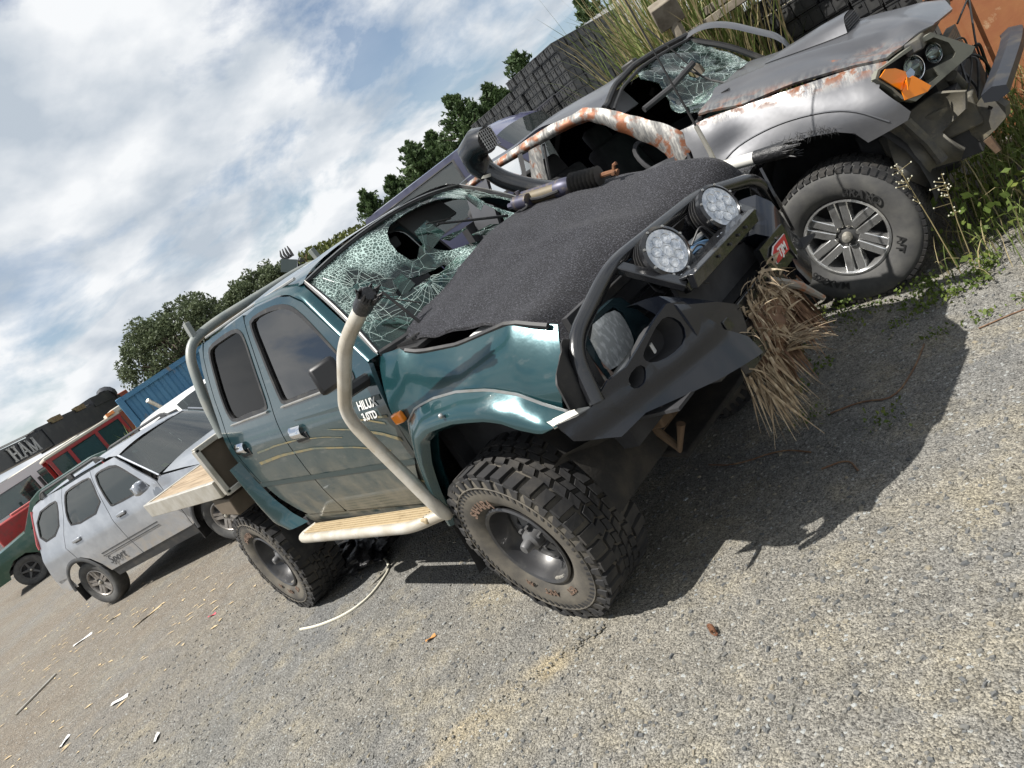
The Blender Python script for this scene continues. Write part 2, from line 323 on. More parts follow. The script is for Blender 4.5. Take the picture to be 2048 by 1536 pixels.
# ------------------------------------------------------------------ ground
def ground_material():
    m = bpy.data.materials.new('gravel_ground'); m.use_nodes = True; t = m.node_tree; b = t.nodes['Principled BSDF']; lk = t.links.new
    tc = t.nodes.new('ShaderNodeTexCoord'); obj = tc.outputs['Object']
    def noise(sc, det=6, rgh=.6, loc=(0, 0, 0), scl=(1, 1, 1)):
        mp = t.nodes.new('ShaderNodeMapping'); mp.inputs['Location'].default_value = loc; mp.inputs['Scale'].default_value = scl; lk(obj, mp.inputs[0])
        n = t.nodes.new('ShaderNodeTexNoise'); n.inputs['Scale'].default_value = sc; n.inputs['Detail'].default_value = det; n.inputs['Roughness'].default_value = rgh; lk(mp.outputs[0], n.inputs['Vector']); return n.outputs['Fac']
    def rng(s, a, c, lo=0, hi=1):
        r = t.nodes.new('ShaderNodeMapRange'); r.inputs['From Min'].default_value = a; r.inputs['From Max'].default_value = c; r.inputs['To Min'].default_value = lo; r.inputs['To Max'].default_value = hi; lk(s, r.inputs['Value']); return r.outputs[0]
    def mix(f, a, c, bt='MIX'):
        x = t.nodes.new('ShaderNodeMix'); x.data_type = 'RGBA'; x.blend_type = bt
        for s, k in ((f, 'Factor'), (a, 'A'), (c, 'B')):
            if isinstance(s, (int, float)): x.inputs[k].default_value = s
            elif isinstance(s, tuple): x.inputs[k].default_value = (*s, 1)
            else: lk(s, x.inputs[k])
        return x.outputs['Result']
    def mth(op, a, c):
        x = t.nodes.new('ShaderNodeMath'); x.operation = op
        for i, s in enumerate((a, c)):
            if isinstance(s, (int, float)): x.inputs[i].default_value = s
            else: lk(s, x.inputs[i])
        return x.outputs[0]
    def vor(sc, feat='F1'):
        v = t.nodes.new('ShaderNodeTexVoronoi'); v.feature = feat; v.inputs['Scale'].default_value = sc; lk(obj, v.inputs['Vector']); return v
    big = noise(.55, 5, .62); col = mix(rng(big, .36, .66), (.145, .145, .140), (.186, .172, .142))
    col = mix(rng(noise(2.6, 5, .68, (4, 2, 0)), .49, .74), col, (.240, .214, .158))              # sandy fines
    col = mix(rng(noise(1.3, 4, .6, (9, 1, 0)), .52, .75, 0, .38), col, (.082, .086, .086))         # darker metal chip
    sp = t.nodes.new('ShaderNodeSeparateXYZ'); lk(obj, sp.inputs[0])
    dirt = mth('MULTIPLY', rng(sp.outputs['X'], -2.4, -5.2), rng(noise(.8, 3, .6, (1, 7, 0)), .25, .6))
    col = mix(dirt, col, (.160, .137, .108))                                                       # trodden earth of the yard
    dl = mth('ABSOLUTE', mth('ADD', mth('MULTIPLY', mth('SUBTRACT', sp.outputs['X'], .05), .852), mth('MULTIPLY', mth('ADD', sp.outputs['Y'], 1.1), -.524)), 0.)
    trk = mth('MULTIPLY', rng(dl, .13, .04), mth('MULTIPLY', rng(sp.outputs['Y'], -.95, -1.1), rng(noise(5, 4, .65, (2, 5, 0)), .35, .62)))
    col = mix(trk, col, (.262, .222, .150))                                                       # sandy wheel track
    v1 = vor(210); v2 = vor(92)
    hs = t.nodes.new('ShaderNodeSeparateColor'); lk(v1.outputs['Color'], hs.inputs[0]); hs2 = t.nodes.new('ShaderNodeSeparateColor'); lk(v2.outputs['Color'], hs2.inputs[0])
    tone = mth('ADD', rng(hs.outputs[0], 0, 1, .42, 1.56), rng(hs2.outputs[0], 0, 1, -.20, .25))
    tone = mth('MULTIPLY', tone, rng(noise(9, 2, .6), .25, .75, .82, 1.15))
    cb = t.nodes.new('ShaderNodeCombineColor')
    for i in range(3): lk(tone, cb.inputs[i])
    col = mix(1.0, col, cb.outputs[0], 'MULTIPLY')
    lk(mix(rng(hs2.outputs[1], .975, .99), col, (.30, .31, .30)), b.inputs['Base Color'])           # pale chips
    b.inputs['Roughness'].default_value = .88; b.inputs['Specular IOR Level'].default_value = .3
    h = mth('ADD', mth('MULTIPLY', mth('SUBTRACT', 1.0, v1.outputs['Distance']), .5), mth('MULTIPLY', mth('SUBTRACT', 1.0, v2.outputs['Distance']), .9))
    h = mth('ADD', h, mth('MULTIPLY', noise(14, 3, .6), 1.6))
    bp = t.nodes.new('ShaderNodeBump'); bp.inputs['Strength'].default_value = .85; bp.inputs['Distance'].default_value = .009; lk(h, bp.inputs['Height']); lk(bp.outputs[0], b.inputs['Normal'])
    return m
GM = ground_material()
def axis(lo, hi, step, far):
    a = list(np.arange(lo, hi+1e-6, step)); s = step; x = hi
    while x < far: s *= 1.35; x += s; a.append(x)
    s = step; x = lo
    while x > -far: s *= 1.35; x -= s; a.insert(0, x)
    return a
_gx = axis(-10, 4.0, .14, 900); _gy = axis(-4.5, 5.5, .14, 900); g = MB()
_ny = len(_gy)
g.add([(x, y, gz(x, y)) for x in _gx for y in _gy], [(i*_ny+j, (i+1)*_ny+j, (i+1)*_ny+j+1, i*_ny+j+1) for i in range(len(_gx)-1) for j in range(_ny-1)])
go = g.obj('ground', GM, smooth=True, recalc=False); tag(go, 'grey and sandy gravel yard surface', kind='structure')

def stone_mat():
    m = bpy.data.materials.new('stone_chip'); m.use_nodes = True; t = m.node_tree; b = t.nodes['Principled BSDF']
    a = t.nodes.new('ShaderNodeAttribute'); a.attribute_name = 'tone'; r = t.nodes.new('ShaderNodeValToRGB'); e = r.color_ramp.elements
    e[0].position = 0; e[0].color = (.06, .064, .066, 1); e[1].position = 1; e[1].color = (.30, .31, .30, 1)
    for p, c in ((.3, (.10, .102, .10, 1)), (.55, (.155, .147, .125, 1)), (.75, (.225, .195, .14, 1)), (.9, (.20, .215, .22, 1))):
        q = e.new(p); q.color = c
    t.links.new(a.outputs['Fac'], r.inputs[0]); t.links.new(r.outputs[0], b.inputs['Base Color']); b.inputs['Roughness'].default_value = .85; return m
def scatter_stones(name, n, seed, smin, smax, power, region):
    rg = np.random.default_rng(seed); base = np.array([(-1, -1, -.6), (1, -1, -.6), (1, 1, -.6), (-1, 1, -.6), (-.7, -.6, .6), (.6, -.7, .5), (.7, .6, .7), (-.6, .7, .45)], float)*.5
    F = np.array([(0, 3, 2, 1), (4, 5, 6, 7), (0, 1, 5, 4), (1, 2, 6, 5), (2, 3, 7, 6), (3, 0, 4, 7)])
    # denser towards the standpoint
    pts = []
    while len(pts) < n:
        D = rg.uniform(.7, 1)**0; r = region[0] + (region[1]-region[0])*rg.random(20000)**power; a = np.radians(rg.uniform(78, 186, 20000))
        x = CAM.x + r*np.cos(a); y = CAM.y + r*np.sin(a); ok = (y < 2.3) & (x < 4) & (x > -9)
        pts += list(zip(x[ok], y[ok]))
    pts = np.array(pts[:n]); sz = smin + (smax-smin)*rg.random(n)**5
    ang = rg.uniform(0, 6.28, n); V = base[None]*(1+rg.uniform(-.3, .3, (n, 8, 3)))*sz[:, None, None]*np.stack([rg.uniform(.8, 1.5, n), rg.uniform(.6, 1, n), rg.uniform(.45, .8, n)], -1)[:, None]
    c, s = np.cos(ang), np.sin(ang); X = V[..., 0]*c[:, None] - V[..., 1]*s[:, None] + pts[:, 0:1]; Y = V[..., 0]*s[:, None] + V[..., 1]*c[:, None] + pts[:, 1:2]
    Z = V[..., 2] + np.array([gz(a, b) for a, b in pts])[:, None] + (sz*.18)[:, None]
    vv = np.stack([X, Y, Z], -1).reshape(-1, 3); ff = (F[None] + (np.arange(n)*8)[:, None, None]).reshape(-1, 4)
    me = bpy.data.meshes.new(name); me.from_pydata(vv.tolist(), [], ff.tolist()); at = me.attributes.new('tone', 'FLOAT', 'POINT'); tn = np.clip(rg.normal(.42, .19, n), 0, 1); at.data.foreach_set('value', np.repeat(tn, 8).astype(np.float32))
    me.materials.append(SM); o = bpy.data.objects.new(name, me); COL.objects.link(o); return o
SM = stone_mat()
tag(scatter_stones('gravel', 42000, 3, .0028, .019, 1.0, (1.0, 7.0)), 'loose stone chips strewn over the yard', kind='stuff')

def ridge_stones():
    rg = random.Random(12); mb = MB()
    for i in range(90):
        t = rg.random(); x = lerp(.17, -.30, t**1.6) + rg.gauss(0, .014); y = lerp(-.93, -1.60, t**1.6) + rg.gauss(0, .014); r = rg.uniform(.003, .010)*(1.3 if t < .3 else .7); mb.ball((x, y, r*.5), (r*rg.uniform(.8, 1.5), r, r*.8), 5, 4, .25, rg)
    o = mb.obj('kicked_stones', SM, smooth=False); at = o.data.attributes.new('tone', 'FLOAT', 'POINT'); at.data.foreach_set('value', np.random.default_rng(3).uniform(.3, .9, len(o.data.vertices)//22+1).repeat(22)[:len(o.data.vertices)].astype(np.float32)); return o
tag(ridge_stones(), 'line of kicked-up stones behind the front wheel track', kind='stuff')
# ------------------------------------------------------------------ green crew-cab pickup
mat('rim_disc', (.11, .11, .112), .5, .2, var=((.05, .048, .045), 12, .45, .7))
mat('rim_black', (.045, .045, .047), .35, .3, coat=.2, var=((.12, .115, .105), 9, .5, .8))
mat('letter_brown', (.15, .098, .07), .8)
mat('board_brown', (.085, .066, .045), .7, var=((.13, .10, .07), 6, .4, .7), bump=(20, .2, .004))
mat('hoop_grey', (.19, .21, .20), .5, .2, var=((.28, .28, .25), 7, .45, .7))
mat('white_tube', (.62, .61, .57), .4, .1, var=((.40, .36, .28), 9, .55, .75))
mat('teal_paint', (.0095, .034, .042), .28, .3, .9, var=((.012, .043, .052), 3.0, .3, .7), var2=((.10, .115, .115), 11, .58, .80, (.5, 1, 2.2)), var3=((.50, .50, .47), 34, .775, .785), dirt=((.175, .155, .115), .60, 1.25, 6.0), bump=(2.4, .14, .03))
mat('teal_clean', (.010, .043, .051), .25, .42, .9, var=((.013, .057, .065), 3.0, .3, .7), var2=((.09, .11, .11), 13, .60, .82, (.6, 1, 2)), var3=((.50, .50, .47), 36, .775, .785), bump=(3.5, .14, .02))
mat('rubber', (.018, .018, .019), .8, var=((.055, .05, .043), 9, .45, .75), bump=(60, .25, .004))
mat('tyre_side', (.05, .046, .040), .85, var=((.13, .115, .09), 7, .35, .7), bump=(40, .25, .004))
mat('black_trim', (.014, .014, .015), .55, var=((.05, .047, .04), 14, .5, .8))
mat('bar_black', (.009, .0095, .011), .26, coat=.5, var=((.022, .0215, .020), 9, .5, .85), var2=((.10, .085, .06), 6, .62, .85), bump=(90, .12, .003))
mat('chrome', (.75, .76, .78), .12, 1.0)
mat('steel_grey', (.42, .42, .41), .42, .85, var=((.30, .28, .24), 12, .45, .75))
mat('alu', (.58, .56, .51), .48, .75, var=((.40, .37, .30), 8, .4, .75), bump=(30, .1, .004))
mat('cream_tube', (.42, .38, .31), .4, .25, var=((.62, .60, .55), 5, .4, .7), var2=((.30, .23, .15), 16, .6, .8), bump=(50, .1, .003))
mat('step_top', (.35, .275, .165), .75, var=((.24, .18, .10), 14, .5, .75), bump=(60, .3, .004))
mat('rust_arm', (.085, .05, .028), .85, var=((.125, .085, .05), 10, .35, .7), var2=((.06, .045, .03), 6, .5, .75), bump=(40, .5, .006))
mat('underbody', (.013, .012, .011), .9, var=((.04, .034, .026), 8, .45, .75), bump=(25, .5, .01))
mat('interior', (.018, .018, .02), .8, var=((.05, .05, .052), 6, .4, .8))
mat('interior_grey', (.12, .12, .125), .85, bump=(70, .2, .003))
mat('amber', (.85, .24, .012), .18, coat=.6, spec=.6)
mat('lamp_glass', (.40, .42, .42), .06, .25, coat=1, var=((.62, .64, .65), 38, .50, .62, (1, 1.6, .7)), bump=(90, .4, .004))
mat('lamp_red', (.28, .16, .12), .15, .2, coat=1, var=((.5, .48, .42), 14, .45, .6))
mat('wood', (.34, .26, .17), .8, var=((.20, .145, .09), 10, .4, .65, (.25, 3, 3)), bump=(30, .3, .004))
mat('gold_decal', (.20, .165, .085), .5, .1, var=((.10, .12, .10), 18, .45, .65))
mat('dark_decal', (.03, .045, .045), .5)
mat('white_paint', (.72, .72, .70), .4)
mat('red_badge', (.45, .015, .03), .35, coat=.4)
mat('tape', (.011, .011, .012), .42, bump=(50, .8, .008))
glass_mat('tint_glass', (.03, .03, .04), 1.0, .012, ior=1.85)
glass_mat('dark_glass', (.045, .045, .05), .8, .02, ior=1.28)
glass_mat('crazed_glass', (.46, .66, .60), .9, .04, crack=(9, 62, .0008, (.55, .70, .65)), diff=((.30, .42, .38), .11))
glass_mat('clear_glass', (.62, .72, .70), 1.0, .01, ior=1.6)

G = thing('pickup_truck', 'wrecked teal green crew-cab pickup with black bull bar and shattered windscreen', 'pickup truck', (-1.4, 0, 0))
class _P:      # children keep world coordinates although the root stands under the truck's middle
    pass
def gpart(mb, name, m, parent=None, **k):
    o = mb.obj(name, m, parent or G, **k)
    if (parent or G) is G: o.location = (1.4, 0, 0)
    return o
def B(x, y, zb): return (x, y, zb - .04*(x + 1.4))
_Wz = [.45, .55, .68, .85, 1.0, 1.22, 1.34, 1.40, 1.6, 1.8, 1.87, 1.92]; _Wy = [.76, .79, .82, .848, .856, .852, .825, .80, .735, .665, .637, .60]
_wz = np.linspace(.45, 1.92, 200); _wy = np.convolve(np.pad(np.interp(_wz, _Wz, _Wy), 6, 'edge'), np.ones(13)/13, 'valid')
def W(z): return float(np.interp(z, _wz, _wy))
def sidef(sg, off=0):
    return lambda x, z: B(x, sg*(W(z)+off), z)
F_DOOR = [(-.34, 1.415), (-.33, 1.256), (-.342, 1.146), (-.362, .99), (-.395, .85), (-.455, .70), (-.475, .685), (-1.425, .685), (-1.437, .70), (-1.437, 1.15), (-1.432, 1.27), (-1.425, 1.40), (-1.41, 1.6), (-1.405, 1.845), (-1.39, 1.868), (-1.24, 1.880), (-.954, 1.862), (-.83, 1.835), (-.72, 1.78), (-.545, 1.615), (-.35, 1.435)]
F_WIN = chaikin([(-1.352, 1.80), (-1.335, 1.845), (-1.136, 1.848), (-.955, 1.832), (-.84, 1.797), (-.769, 1.745), (-.699, 1.675), (-.621, 1.586), (-.545, 1.495), (-.49, 1.42), (-.49, 1.376), (-.56, 1.375), (-.876, 1.379), (-1.205, 1.386), (-1.285, 1.387), (-1.305, 1.42), (-1.32, 1.52), (-1.334, 1.65)], 1, True)
R_DOOR = [(-1.447, .70), (-1.455, .685), (-1.93, .685), (-2.00, .74), (-2.08, .84), (-2.14, .98), (-2.175, 1.15), (-2.185, 1.35), (-2.18, 1.55), (-2.155, 1.70), (-2.125, 1.80), (-2.07, 1.868), (-1.42, 1.882), (-1.415, 1.845), (-1.42, 1.6), (-1.435, 1.40), (-1.442, 1.27), (-1.447, 1.15)]
R_WIN = chaikin([(-2.035, 1.80), (-1.985, 1.838), (-1.744, 1.850), (-1.55, 1.846), (-1.478, 1.815), (-1.462, 1.757), (-1.466, 1.636), (-1.470, 1.521), (-1.476, 1.41), (-1.50, 1.389), (-1.738, 1.388), (-2.01, 1.386), (-2.068, 1.43), (-2.08, 1.53), (-2.062, 1.67)], 1, True)
def inset(poly, d):
    P = np.array(poly); c = P.mean(0); v = P - c; l = np.linalg.norm(v, axis=1, keepdims=True); return [tuple(q) for q in c + v*(l-d)/l]
ZT = ([-.36, -.32, -.17, -.15, -.07, .176, .243, .44, .503, .60, .683, .75], [1.432, 1.430, 1.417, 1.394, 1.367, 1.34, 1.342, 1.35, 1.353, 1.315, 1.286, 1.28])
def ztop(x): return float(np.interp(x, *ZT))
def fender_f(sg):
    def f(x, z):
        t = max(0, min(1, (z-1.08)/(ztop(x)-1.08))); y = .856 - .125*t**2.1
        y += .014*math.sin((x-.1)*9)*math.exp(-((z-1.22)/.1)**2)*(1 if sg < 0 else .3) - .05*max(0, x-.5)*2
        if z < 1.08: y = min(y, W(z)+.004)
        return B(x, sg*y, z)
    return f
ARCH_IN = [(-.385, .60), (-.35, .66), (-.307, .779), (-.208, .943), (-.117, 1.048), (-.015, 1.082), (.151, 1.094), (.33, 1.076), (.414, 1.05), (.47, 1.012), (.56, .985), (.654, 1.02)]
ARCH_OUT = [(-.475, .62), (-.45, .72), (-.36, .93), (-.287, 1.075), (-.245, 1.136), (-.131, 1.190), (.014, 1.208), (.178, 1.208), (.353, 1.182), (.481, 1.136), (.575, 1.075), (.66, 1.03)]
def flare_fn(sg, bul=.075):
    def f(q, s):
        k = math.sin(min(1, s*1.35)*math.pi/2)
        y = W(q[1])*.6+.856*.4 + .004 + bul*k
        if s > .86: y -= (s-.86)*.22
        return B(q[0], sg*y, q[1])
    return f
for sg in (-1, 1):
    fd = gpart(patch_mb(F_DOOR, sidef(sg), .045, [F_WIN], .022), 'front_door', 'teal_paint')
    rd = gpart(patch_mb(R_DOOR, sidef(sg), .045, [R_WIN], .022), 'rear_door', 'teal_paint')
    for par, win, nm in ((fd, F_WIN, 'tint_glass' if sg < 0 else 'clear_glass'), (rd, R_WIN, 'dark_glass' if sg < 0 else 'clear_glass')):
        gpart(patch_mb(inset(win, -.002), sidef(sg, .004), .05, [inset(win, .022)], .016), 'window_seal', 'black_trim', par)
        if sg < 0 or win is R_WIN: gpart(patch_mb(inset(win, .018), sidef(sg, -.012), .08, (), .004), 'window', nm, par)
    # chrome sill strips below the panes
    for a, b in ((-1.30, -.50), (-2.05, -1.49)):
        gpart(MB().tube([B(a+(b-a)*i/6, sg*(W(1.375)+.004), 1.376+.003*i/6) for i in range(7)], .011, 6, flat=.6), 'sill_strip', 'steel_grey', fd if a > -1.4 else rd)
    # inner door trims
    gpart(patch_mb([(-.45, .72), (-1.4, .72), (-1.4, 1.36), (-.42, 1.36)], sidef(sg, -.075), .2, (), .02), 'door_trim', 'interior', fd)
    gpart(patch_mb([(-1.46, .72), (-2.0, .76), (-2.1, 1.36), (-1.46, 1.36)], sidef(sg, -.075), .2, (), .02), 'door_trim', 'interior', rd)
    # chrome door handles: recess plate + lever
    for (hx, par) in ((-1.245, fd), (-2.045, rd)):
        h = MB(); y = W(1.225)
        h.grid(lambda u, v: B(hx-.068+.136*u, sg*(y+.004+.030*math.sin(math.pi*min(1, max(0, v)))**.7*(1-.25*(2*u-1)**6)), 1.186+.078*v), 9, 9)
        gpart(h, 'door_handle', 'chrome', par)
        gpart(MB().box(B(hx+.01, sg*(y+.002), 1.196), (.155, .012, .045)), 'handle_recess', 'black_trim', par, bevel=.004)
    # rear corner of the cab
    gpart(patch_mb([(-2.135, 1.80), (-2.165, 1.70), (-2.19, 1.55), (-2.195, 1.35), (-2.185, 1.15), (-2.15, .98), (-2.25, .98), (-2.262, 1.30), (-2.255, 1.5), (-2.24, 1.62), (-2.215, 1.75), (-2.17, 1.85), (-2.09, 1.878)], sidef(sg, 0), .05, (), .02), 'cab_corner', 'teal_paint')
    # sill under the doors
    gpart(MB().grid(lambda u, v: B(-2.0+1.53*u, sg*(.815+.012*math.sin(v*3.1)-.05*v), .68-.11*v), 12, 6), 'sill_panel', 'teal_paint')
    # pillar between windscreen and door
    A = [(-.35, 1.43), (-.545, 1.622), (-.712, 1.786), (-.825, 1.842), (-.954, 1.870), (-1.25, 1.889)]; Bq = [(-.315, 1.43), (-.52, 1.63), (-.715, 1.825), (-.80, 1.868), (-.954, 1.895), (-1.25, 1.907)]
    def pil(q, s):
        return B(q[0], sg*(lerp(W(min(q[1], 1.9)), .745-.33*(q[1]-1.42) if q[1] < 1.84 else .585, s) + .012*math.sin(math.pi*s)), q[1])
    gpart(strip_mb(A, Bq, pil, 30, 7), 'windscreen_pillar', 'teal_clean')
    # front fender, flare, rear flare
    top = [(x, ztop(x)) for x in (-.17, -.15, -.07, .05, .176, .243, .35, .44, .503, .60, .683)]
    FEN = [(-.33, 1.424)] + top + [(.70, 1.20), (.66, 1.10), (.62, 1.03)] + ARCH_IN[::-1][2:-1] + [(-.45, .68), (-.385, .85), (-.352, .99), (-.332, 1.146), (-.32, 1.256)]
    fe = gpart(patch_mb(FEN, fender_f(sg), .03, (), .008), 'front_fender', 'teal_clean' if sg < 0 else 'teal_paint')
    fl = gpart(strip_mb(ARCH_OUT, ARCH_IN, flare_fn(sg), 46, 12), 'wheel_arch_flare', 'teal_clean')
    gpart(MB().tube([flare_fn(sg)(q, 0) for q in resamp(ARCH_OUT, 30)], .006, 5), 'flare_edge', 'steel_grey', fl)
    gpart(strip_mb([(-2.205, 1.15), (-2.18, 1.0), (-2.14, .85), (-2.07, .72), (-1.97, .64)], [(-2.25, 1.14), (-2.25, .99), (-2.27, .84), (-2.30, .70), (-2.19, .635)], flare_fn(sg, .07), 26, 10), 'rear_flare', 'teal_clean')
    gpart(MB().box(B(-.283, sg*.862, 1.167), (.072, .03, .05), Matrix.Rotation(R(-4), 3, 'Y')), 'side_indicator', 'amber', fe, bevel=.008)
    gpart(MB().ball(B(.11, sg*.934, 1.16), .011), 'flare_bolt', 'steel_grey', fl)
# painted stripes and lettering on the near side
def ribbon(path, w0, w1, off, sg=-1, n=24):
    P = resamp(path, n); mb = MB()
    return mb.grid(lambda u, v: sidef(sg, off)(P[round(u*(n-1))][0], P[round(u*(n-1))][1] + (v-.5)*lerp(w0, w1, u)), n, 2)
gpart(ribbon([(-1.22, 1.291), (-.345, 1.277)], .004, .024, .0035), 'stripe', 'dark_decal')
gpart(ribbon([(-2.19, .960), (-.39, .94)], .03, .03, .0035), 'stripe', 'dark_decal')
for pth, a, b in (([(-1.88, 1.175), (-1.6, 1.19), (-1.3, 1.19), (-1.0, 1.165), (-.85, 1.14)], .012, .004), ([(-1.95, 1.105), (-1.6, 1.125), (-1.2, 1.12), (-.8, 1.075), (-.52, 1.02)], .02, .006),
                  ([(-.93, 1.20), (-.7, 1.165), (-.5, 1.11), (-.38, 1.06)], .004, .022), ([(-.72, 1.225), (-.55, 1.195), (-.42, 1.155)], .003, .012), ([(-.62, 1.20), (-.5, 1.20), (-.37, 1.185)], .003, .014),
                  ([(-.62, .86), (-.5, .84), (-.40, .80)], .004, .02)):
    gpart(ribbon(pth, a, b, .003), 'stripe', 'gold_decal')
def side_text(s, size, cx, cz, slant=0, m='white_paint', name='lettering', off=.004, parent=None):
    v, f = text_mesh(s, size, .0015, .0012); mb = MB(); mb.add([(lambda q: (q[0], q[1]-vz, q[2]))(sidef(-1, off)(cx + vx + slant*vy, cz + vy)) for vx, vy, vz in v], f); return gpart(mb, name, m, parent)
side_text('HILUX', .058, -.475, 1.245, .15); side_text('3.0TD', .05, -.50, 1.193, .15)

# roof, rear wall, windscreen
def roof_f(s, t):
    u = 2*t-1; xf = -.735 + .075*(1-u*u); x = lerp(xf, -2.20, s); zb = 1.872 + .062*(1-abs(u)**3) - .03*(1-s)**6*(1-u*u)*.3 - .03*s**8 + (.004*math.sin(s*14)*math.exp(-((u)/.6)**8))
    return B(x, u*(.602+.02*math.sin(math.pi*s)), zb - .02*(abs(u)**14))
gpart(MB().grid(roof_f, 34, 30), 'roof', 'teal_clean')
for sg in (-1, 1): gpart(MB().tube([B(-.80-1.3*i/10, sg*.588, 1.897-.01*abs(i/10-.5)) for i in range(11)], .008, 6), 'roof_gutter', 'steel_grey')
rw = MB(); rw.grid(lambda u, v: B(-2.235-.012*math.sin(math.pi*v)+.05*max(0, v-.8), (2*u-1)*(W(lerp(.95, 1.86, v))-.02), lerp(.95, 1.875, v)), 14, 12)
REARWIN = (.30, 1.0); gpart(patch_mb([(-.79, .95), (.79, .95), (.78, 1.38), (.62, 1.85), (.5, 1.875), (-.5, 1.875), (-.62, 1.85), (-.78, 1.38)], lambda y, z: B(-2.245+.05*max(0, (z-1.7)/.2)**2, y, z), .09, [[(-.60, 1.45), (.60, 1.45), (.52, 1.78), (-.52, 1.78)]], .02), 'cab_rear_wall', 'teal_paint')
gpart(patch_mb([(-.61, 1.44), (.61, 1.44), (.53, 1.79), (-.53, 1.79)], lambda y, z: B(-2.238, y, z), .2, (), .004), 'rear_window', 'clear_glass')
def ws_f(y, v, sag=True):
    """windscreen: y across (-1..1), v up (0..1)"""
    u = y; k = 1-u*u; xb = -.325 + .10*k; xt = -.735 + .075*k; zb0 = 1.428 - .018*k; zb1 = 1.845 + .063*k
    hw = lerp(.735, .585, v); bow = .02*math.sin(math.pi*v)
    d = 0
    if sag: d = .075*math.exp(-((u+.25)/.38)**2-((v-.42)/.26)**2) + .05*math.exp(-((u-.35)/.3)**2-((v-.3)/.3)**2) + .012*math.sin(u*9+v*7)*math.sin(math.pi*v)*(1-u**4)
    if sag: d -= (.045*math.exp(-((u+.2)/.35)**2-((v-.24)/.10)**2) + .02*abs(math.sin(u*6.3+v*4))*math.exp(-((v-.28)/.16)**2)*(1-u**4))
    return B(lerp(xb, xt, v)+bow-d*.7, u*hw, lerp(zb0, zb1, v)+bow*.7-d*.75)
WS = [(-1, 0), (1, 0), (1, 1), (-1, 1)]
hole1 = chaikin([(-.24, .55), (-.08, .64), (-.04, .52), (.05, .41), (.30, .34), (.60, .31), (.74, .46), (.67, .84), (.42, .93), (.06, .94), (-.18, .90), (-.30, .74)], 1, True)
hole2 = chaikin([(-.66, .34), (-.48, .46), (-.25, .45), (-.06, .38), (-.26, .31), (-.48, .28)], 1, True)
hole3 = chaikin([(.70, .58), (.80, .70), (.94, .62), (.97, .3), (.80, .24)], 1, True)
wg = gpart(patch_mb(WS, lambda a, b: ws_f(a, b), .035, [hole1, hole2, hole3], .005), 'windscreen', 'crazed_glass', smooth=False)
# a folded flap of laminated glass hanging at the hole's edge and a few loose shards
def flap(cx, cv, dx, dv, bend, nm='glass_shard'):
    p0 = Vector(ws_f(cx, cv)); p1 = Vector(ws_f(cx+dx, cv+dv*.2)); p2 = Vector(ws_f(cx+dx*.8, cv+dv)); p3 = Vector(ws_f(cx+dx*.1, cv+dv*.9)); n = Vector((bend, -.1*bend, bend*.6))
    mb = MB(); mb.add([p0, p1, p2+n, p3+n*.8, p0-Vector((.004, 0, .003)), p1-Vector((.004, 0, .003)), p2+n-Vector((.004, 0, .003)), p3+n*.8-Vector((.004, 0, .003))], [(0, 1, 2, 3), (4, 7, 6, 5), (0, 4, 5, 1), (1, 5, 6, 2), (2, 6, 7, 3), (3, 7, 4, 0)]); gpart(mb, nm, 'crazed_glass', wg, smooth=False)
flap(-.10, .54, .24, .18, .03); flap(.10, .50, .26, .10, -.05); flap(-.60, .30, .14, .16, .05); flap(.30, .44, .22, -.14, .045); flap(.62, .56, .12, .18, .03)
ck = MB(); cq = random.Random(17)
def in_hole(u, v): return any(inpoly(np.array([[u, v]]), h)[0] for h in (hole1, hole2, hole3)) or abs(u) > .985 or not .01 < v < .99
for cu, cvv, nr, ln in ((-.42, .24, 30, .55), (.52, .16, 22, .45), (-.78, .62, 18, .40), (.84, .80, 16, .32)):
    rings = [[] for _ in range(6)]
    for k in range(nr):
        a = 2*math.pi*k/nr + cq.uniform(-.12, .12); run = []; L0 = ln*cq.uniform(.45, 1)
        for i in range(9):
            r = .02 + L0*i/8; a += cq.uniform(-.05, .05); u, v = cu + r*math.cos(a), cvv + r*math.sin(a)*1.5
            if in_hole(u, v): break
            run.append(Vector(ws_f(u, v)) + Vector((.004, 0, .003)))
        if len(run) > 2: ck.tube(run, [.0008]*(len(run)-1) + [.0003], 3, cap=False)
        for j in range(6):
            r = .03 + .035*j + cq.uniform(-.008, .008); rings[j].append((cu + r*math.cos(a), cvv + r*math.sin(a)*1.5))
    for rg_ in rings:
        for k in range(len(rg_)):
            q1, q2 = rg_[k], rg_[(k+1) % len(rg_)]
            if cq.random() < .6 and not in_hole(*q1) and not in_hole(*q2): ck.tube([Vector(ws_f(*q1)) + Vector((.004, 0, .003)), Vector(ws_f(*q2)) + Vector((.004, 0, .003))], .0006, 3, cap=False)
tag(gpart(ck, 'crack_lines', mat('crack_white', (.42, .52, .48), .3, spec=.8), wg, smooth=False, recalc=False), None, kind='stuff')
fr = [ws_f(a, b, False) for a, b in [(-1, i/8) for i in range(9)] + [(-1+2*i/16, 1) for i in range(1, 17)] + [(1, 1-i/8) for i in range(1, 9)]]
gpart(MB().tube(fr, .014, 6), 'windscreen_seal', 'black_trim', wg)
gpart(MB().tube([(q[0]+.012, q[1]*1.01, q[2]+.012) for q in fr], .004, 5), 'windscreen_bright_trim', 'steel_grey', wg)
gpart(MB().tube([ws_f(-1+2*i/16, -.01, False) for i in range(17)], .02, 6), 'cowl_seal', 'black_trim', wg)
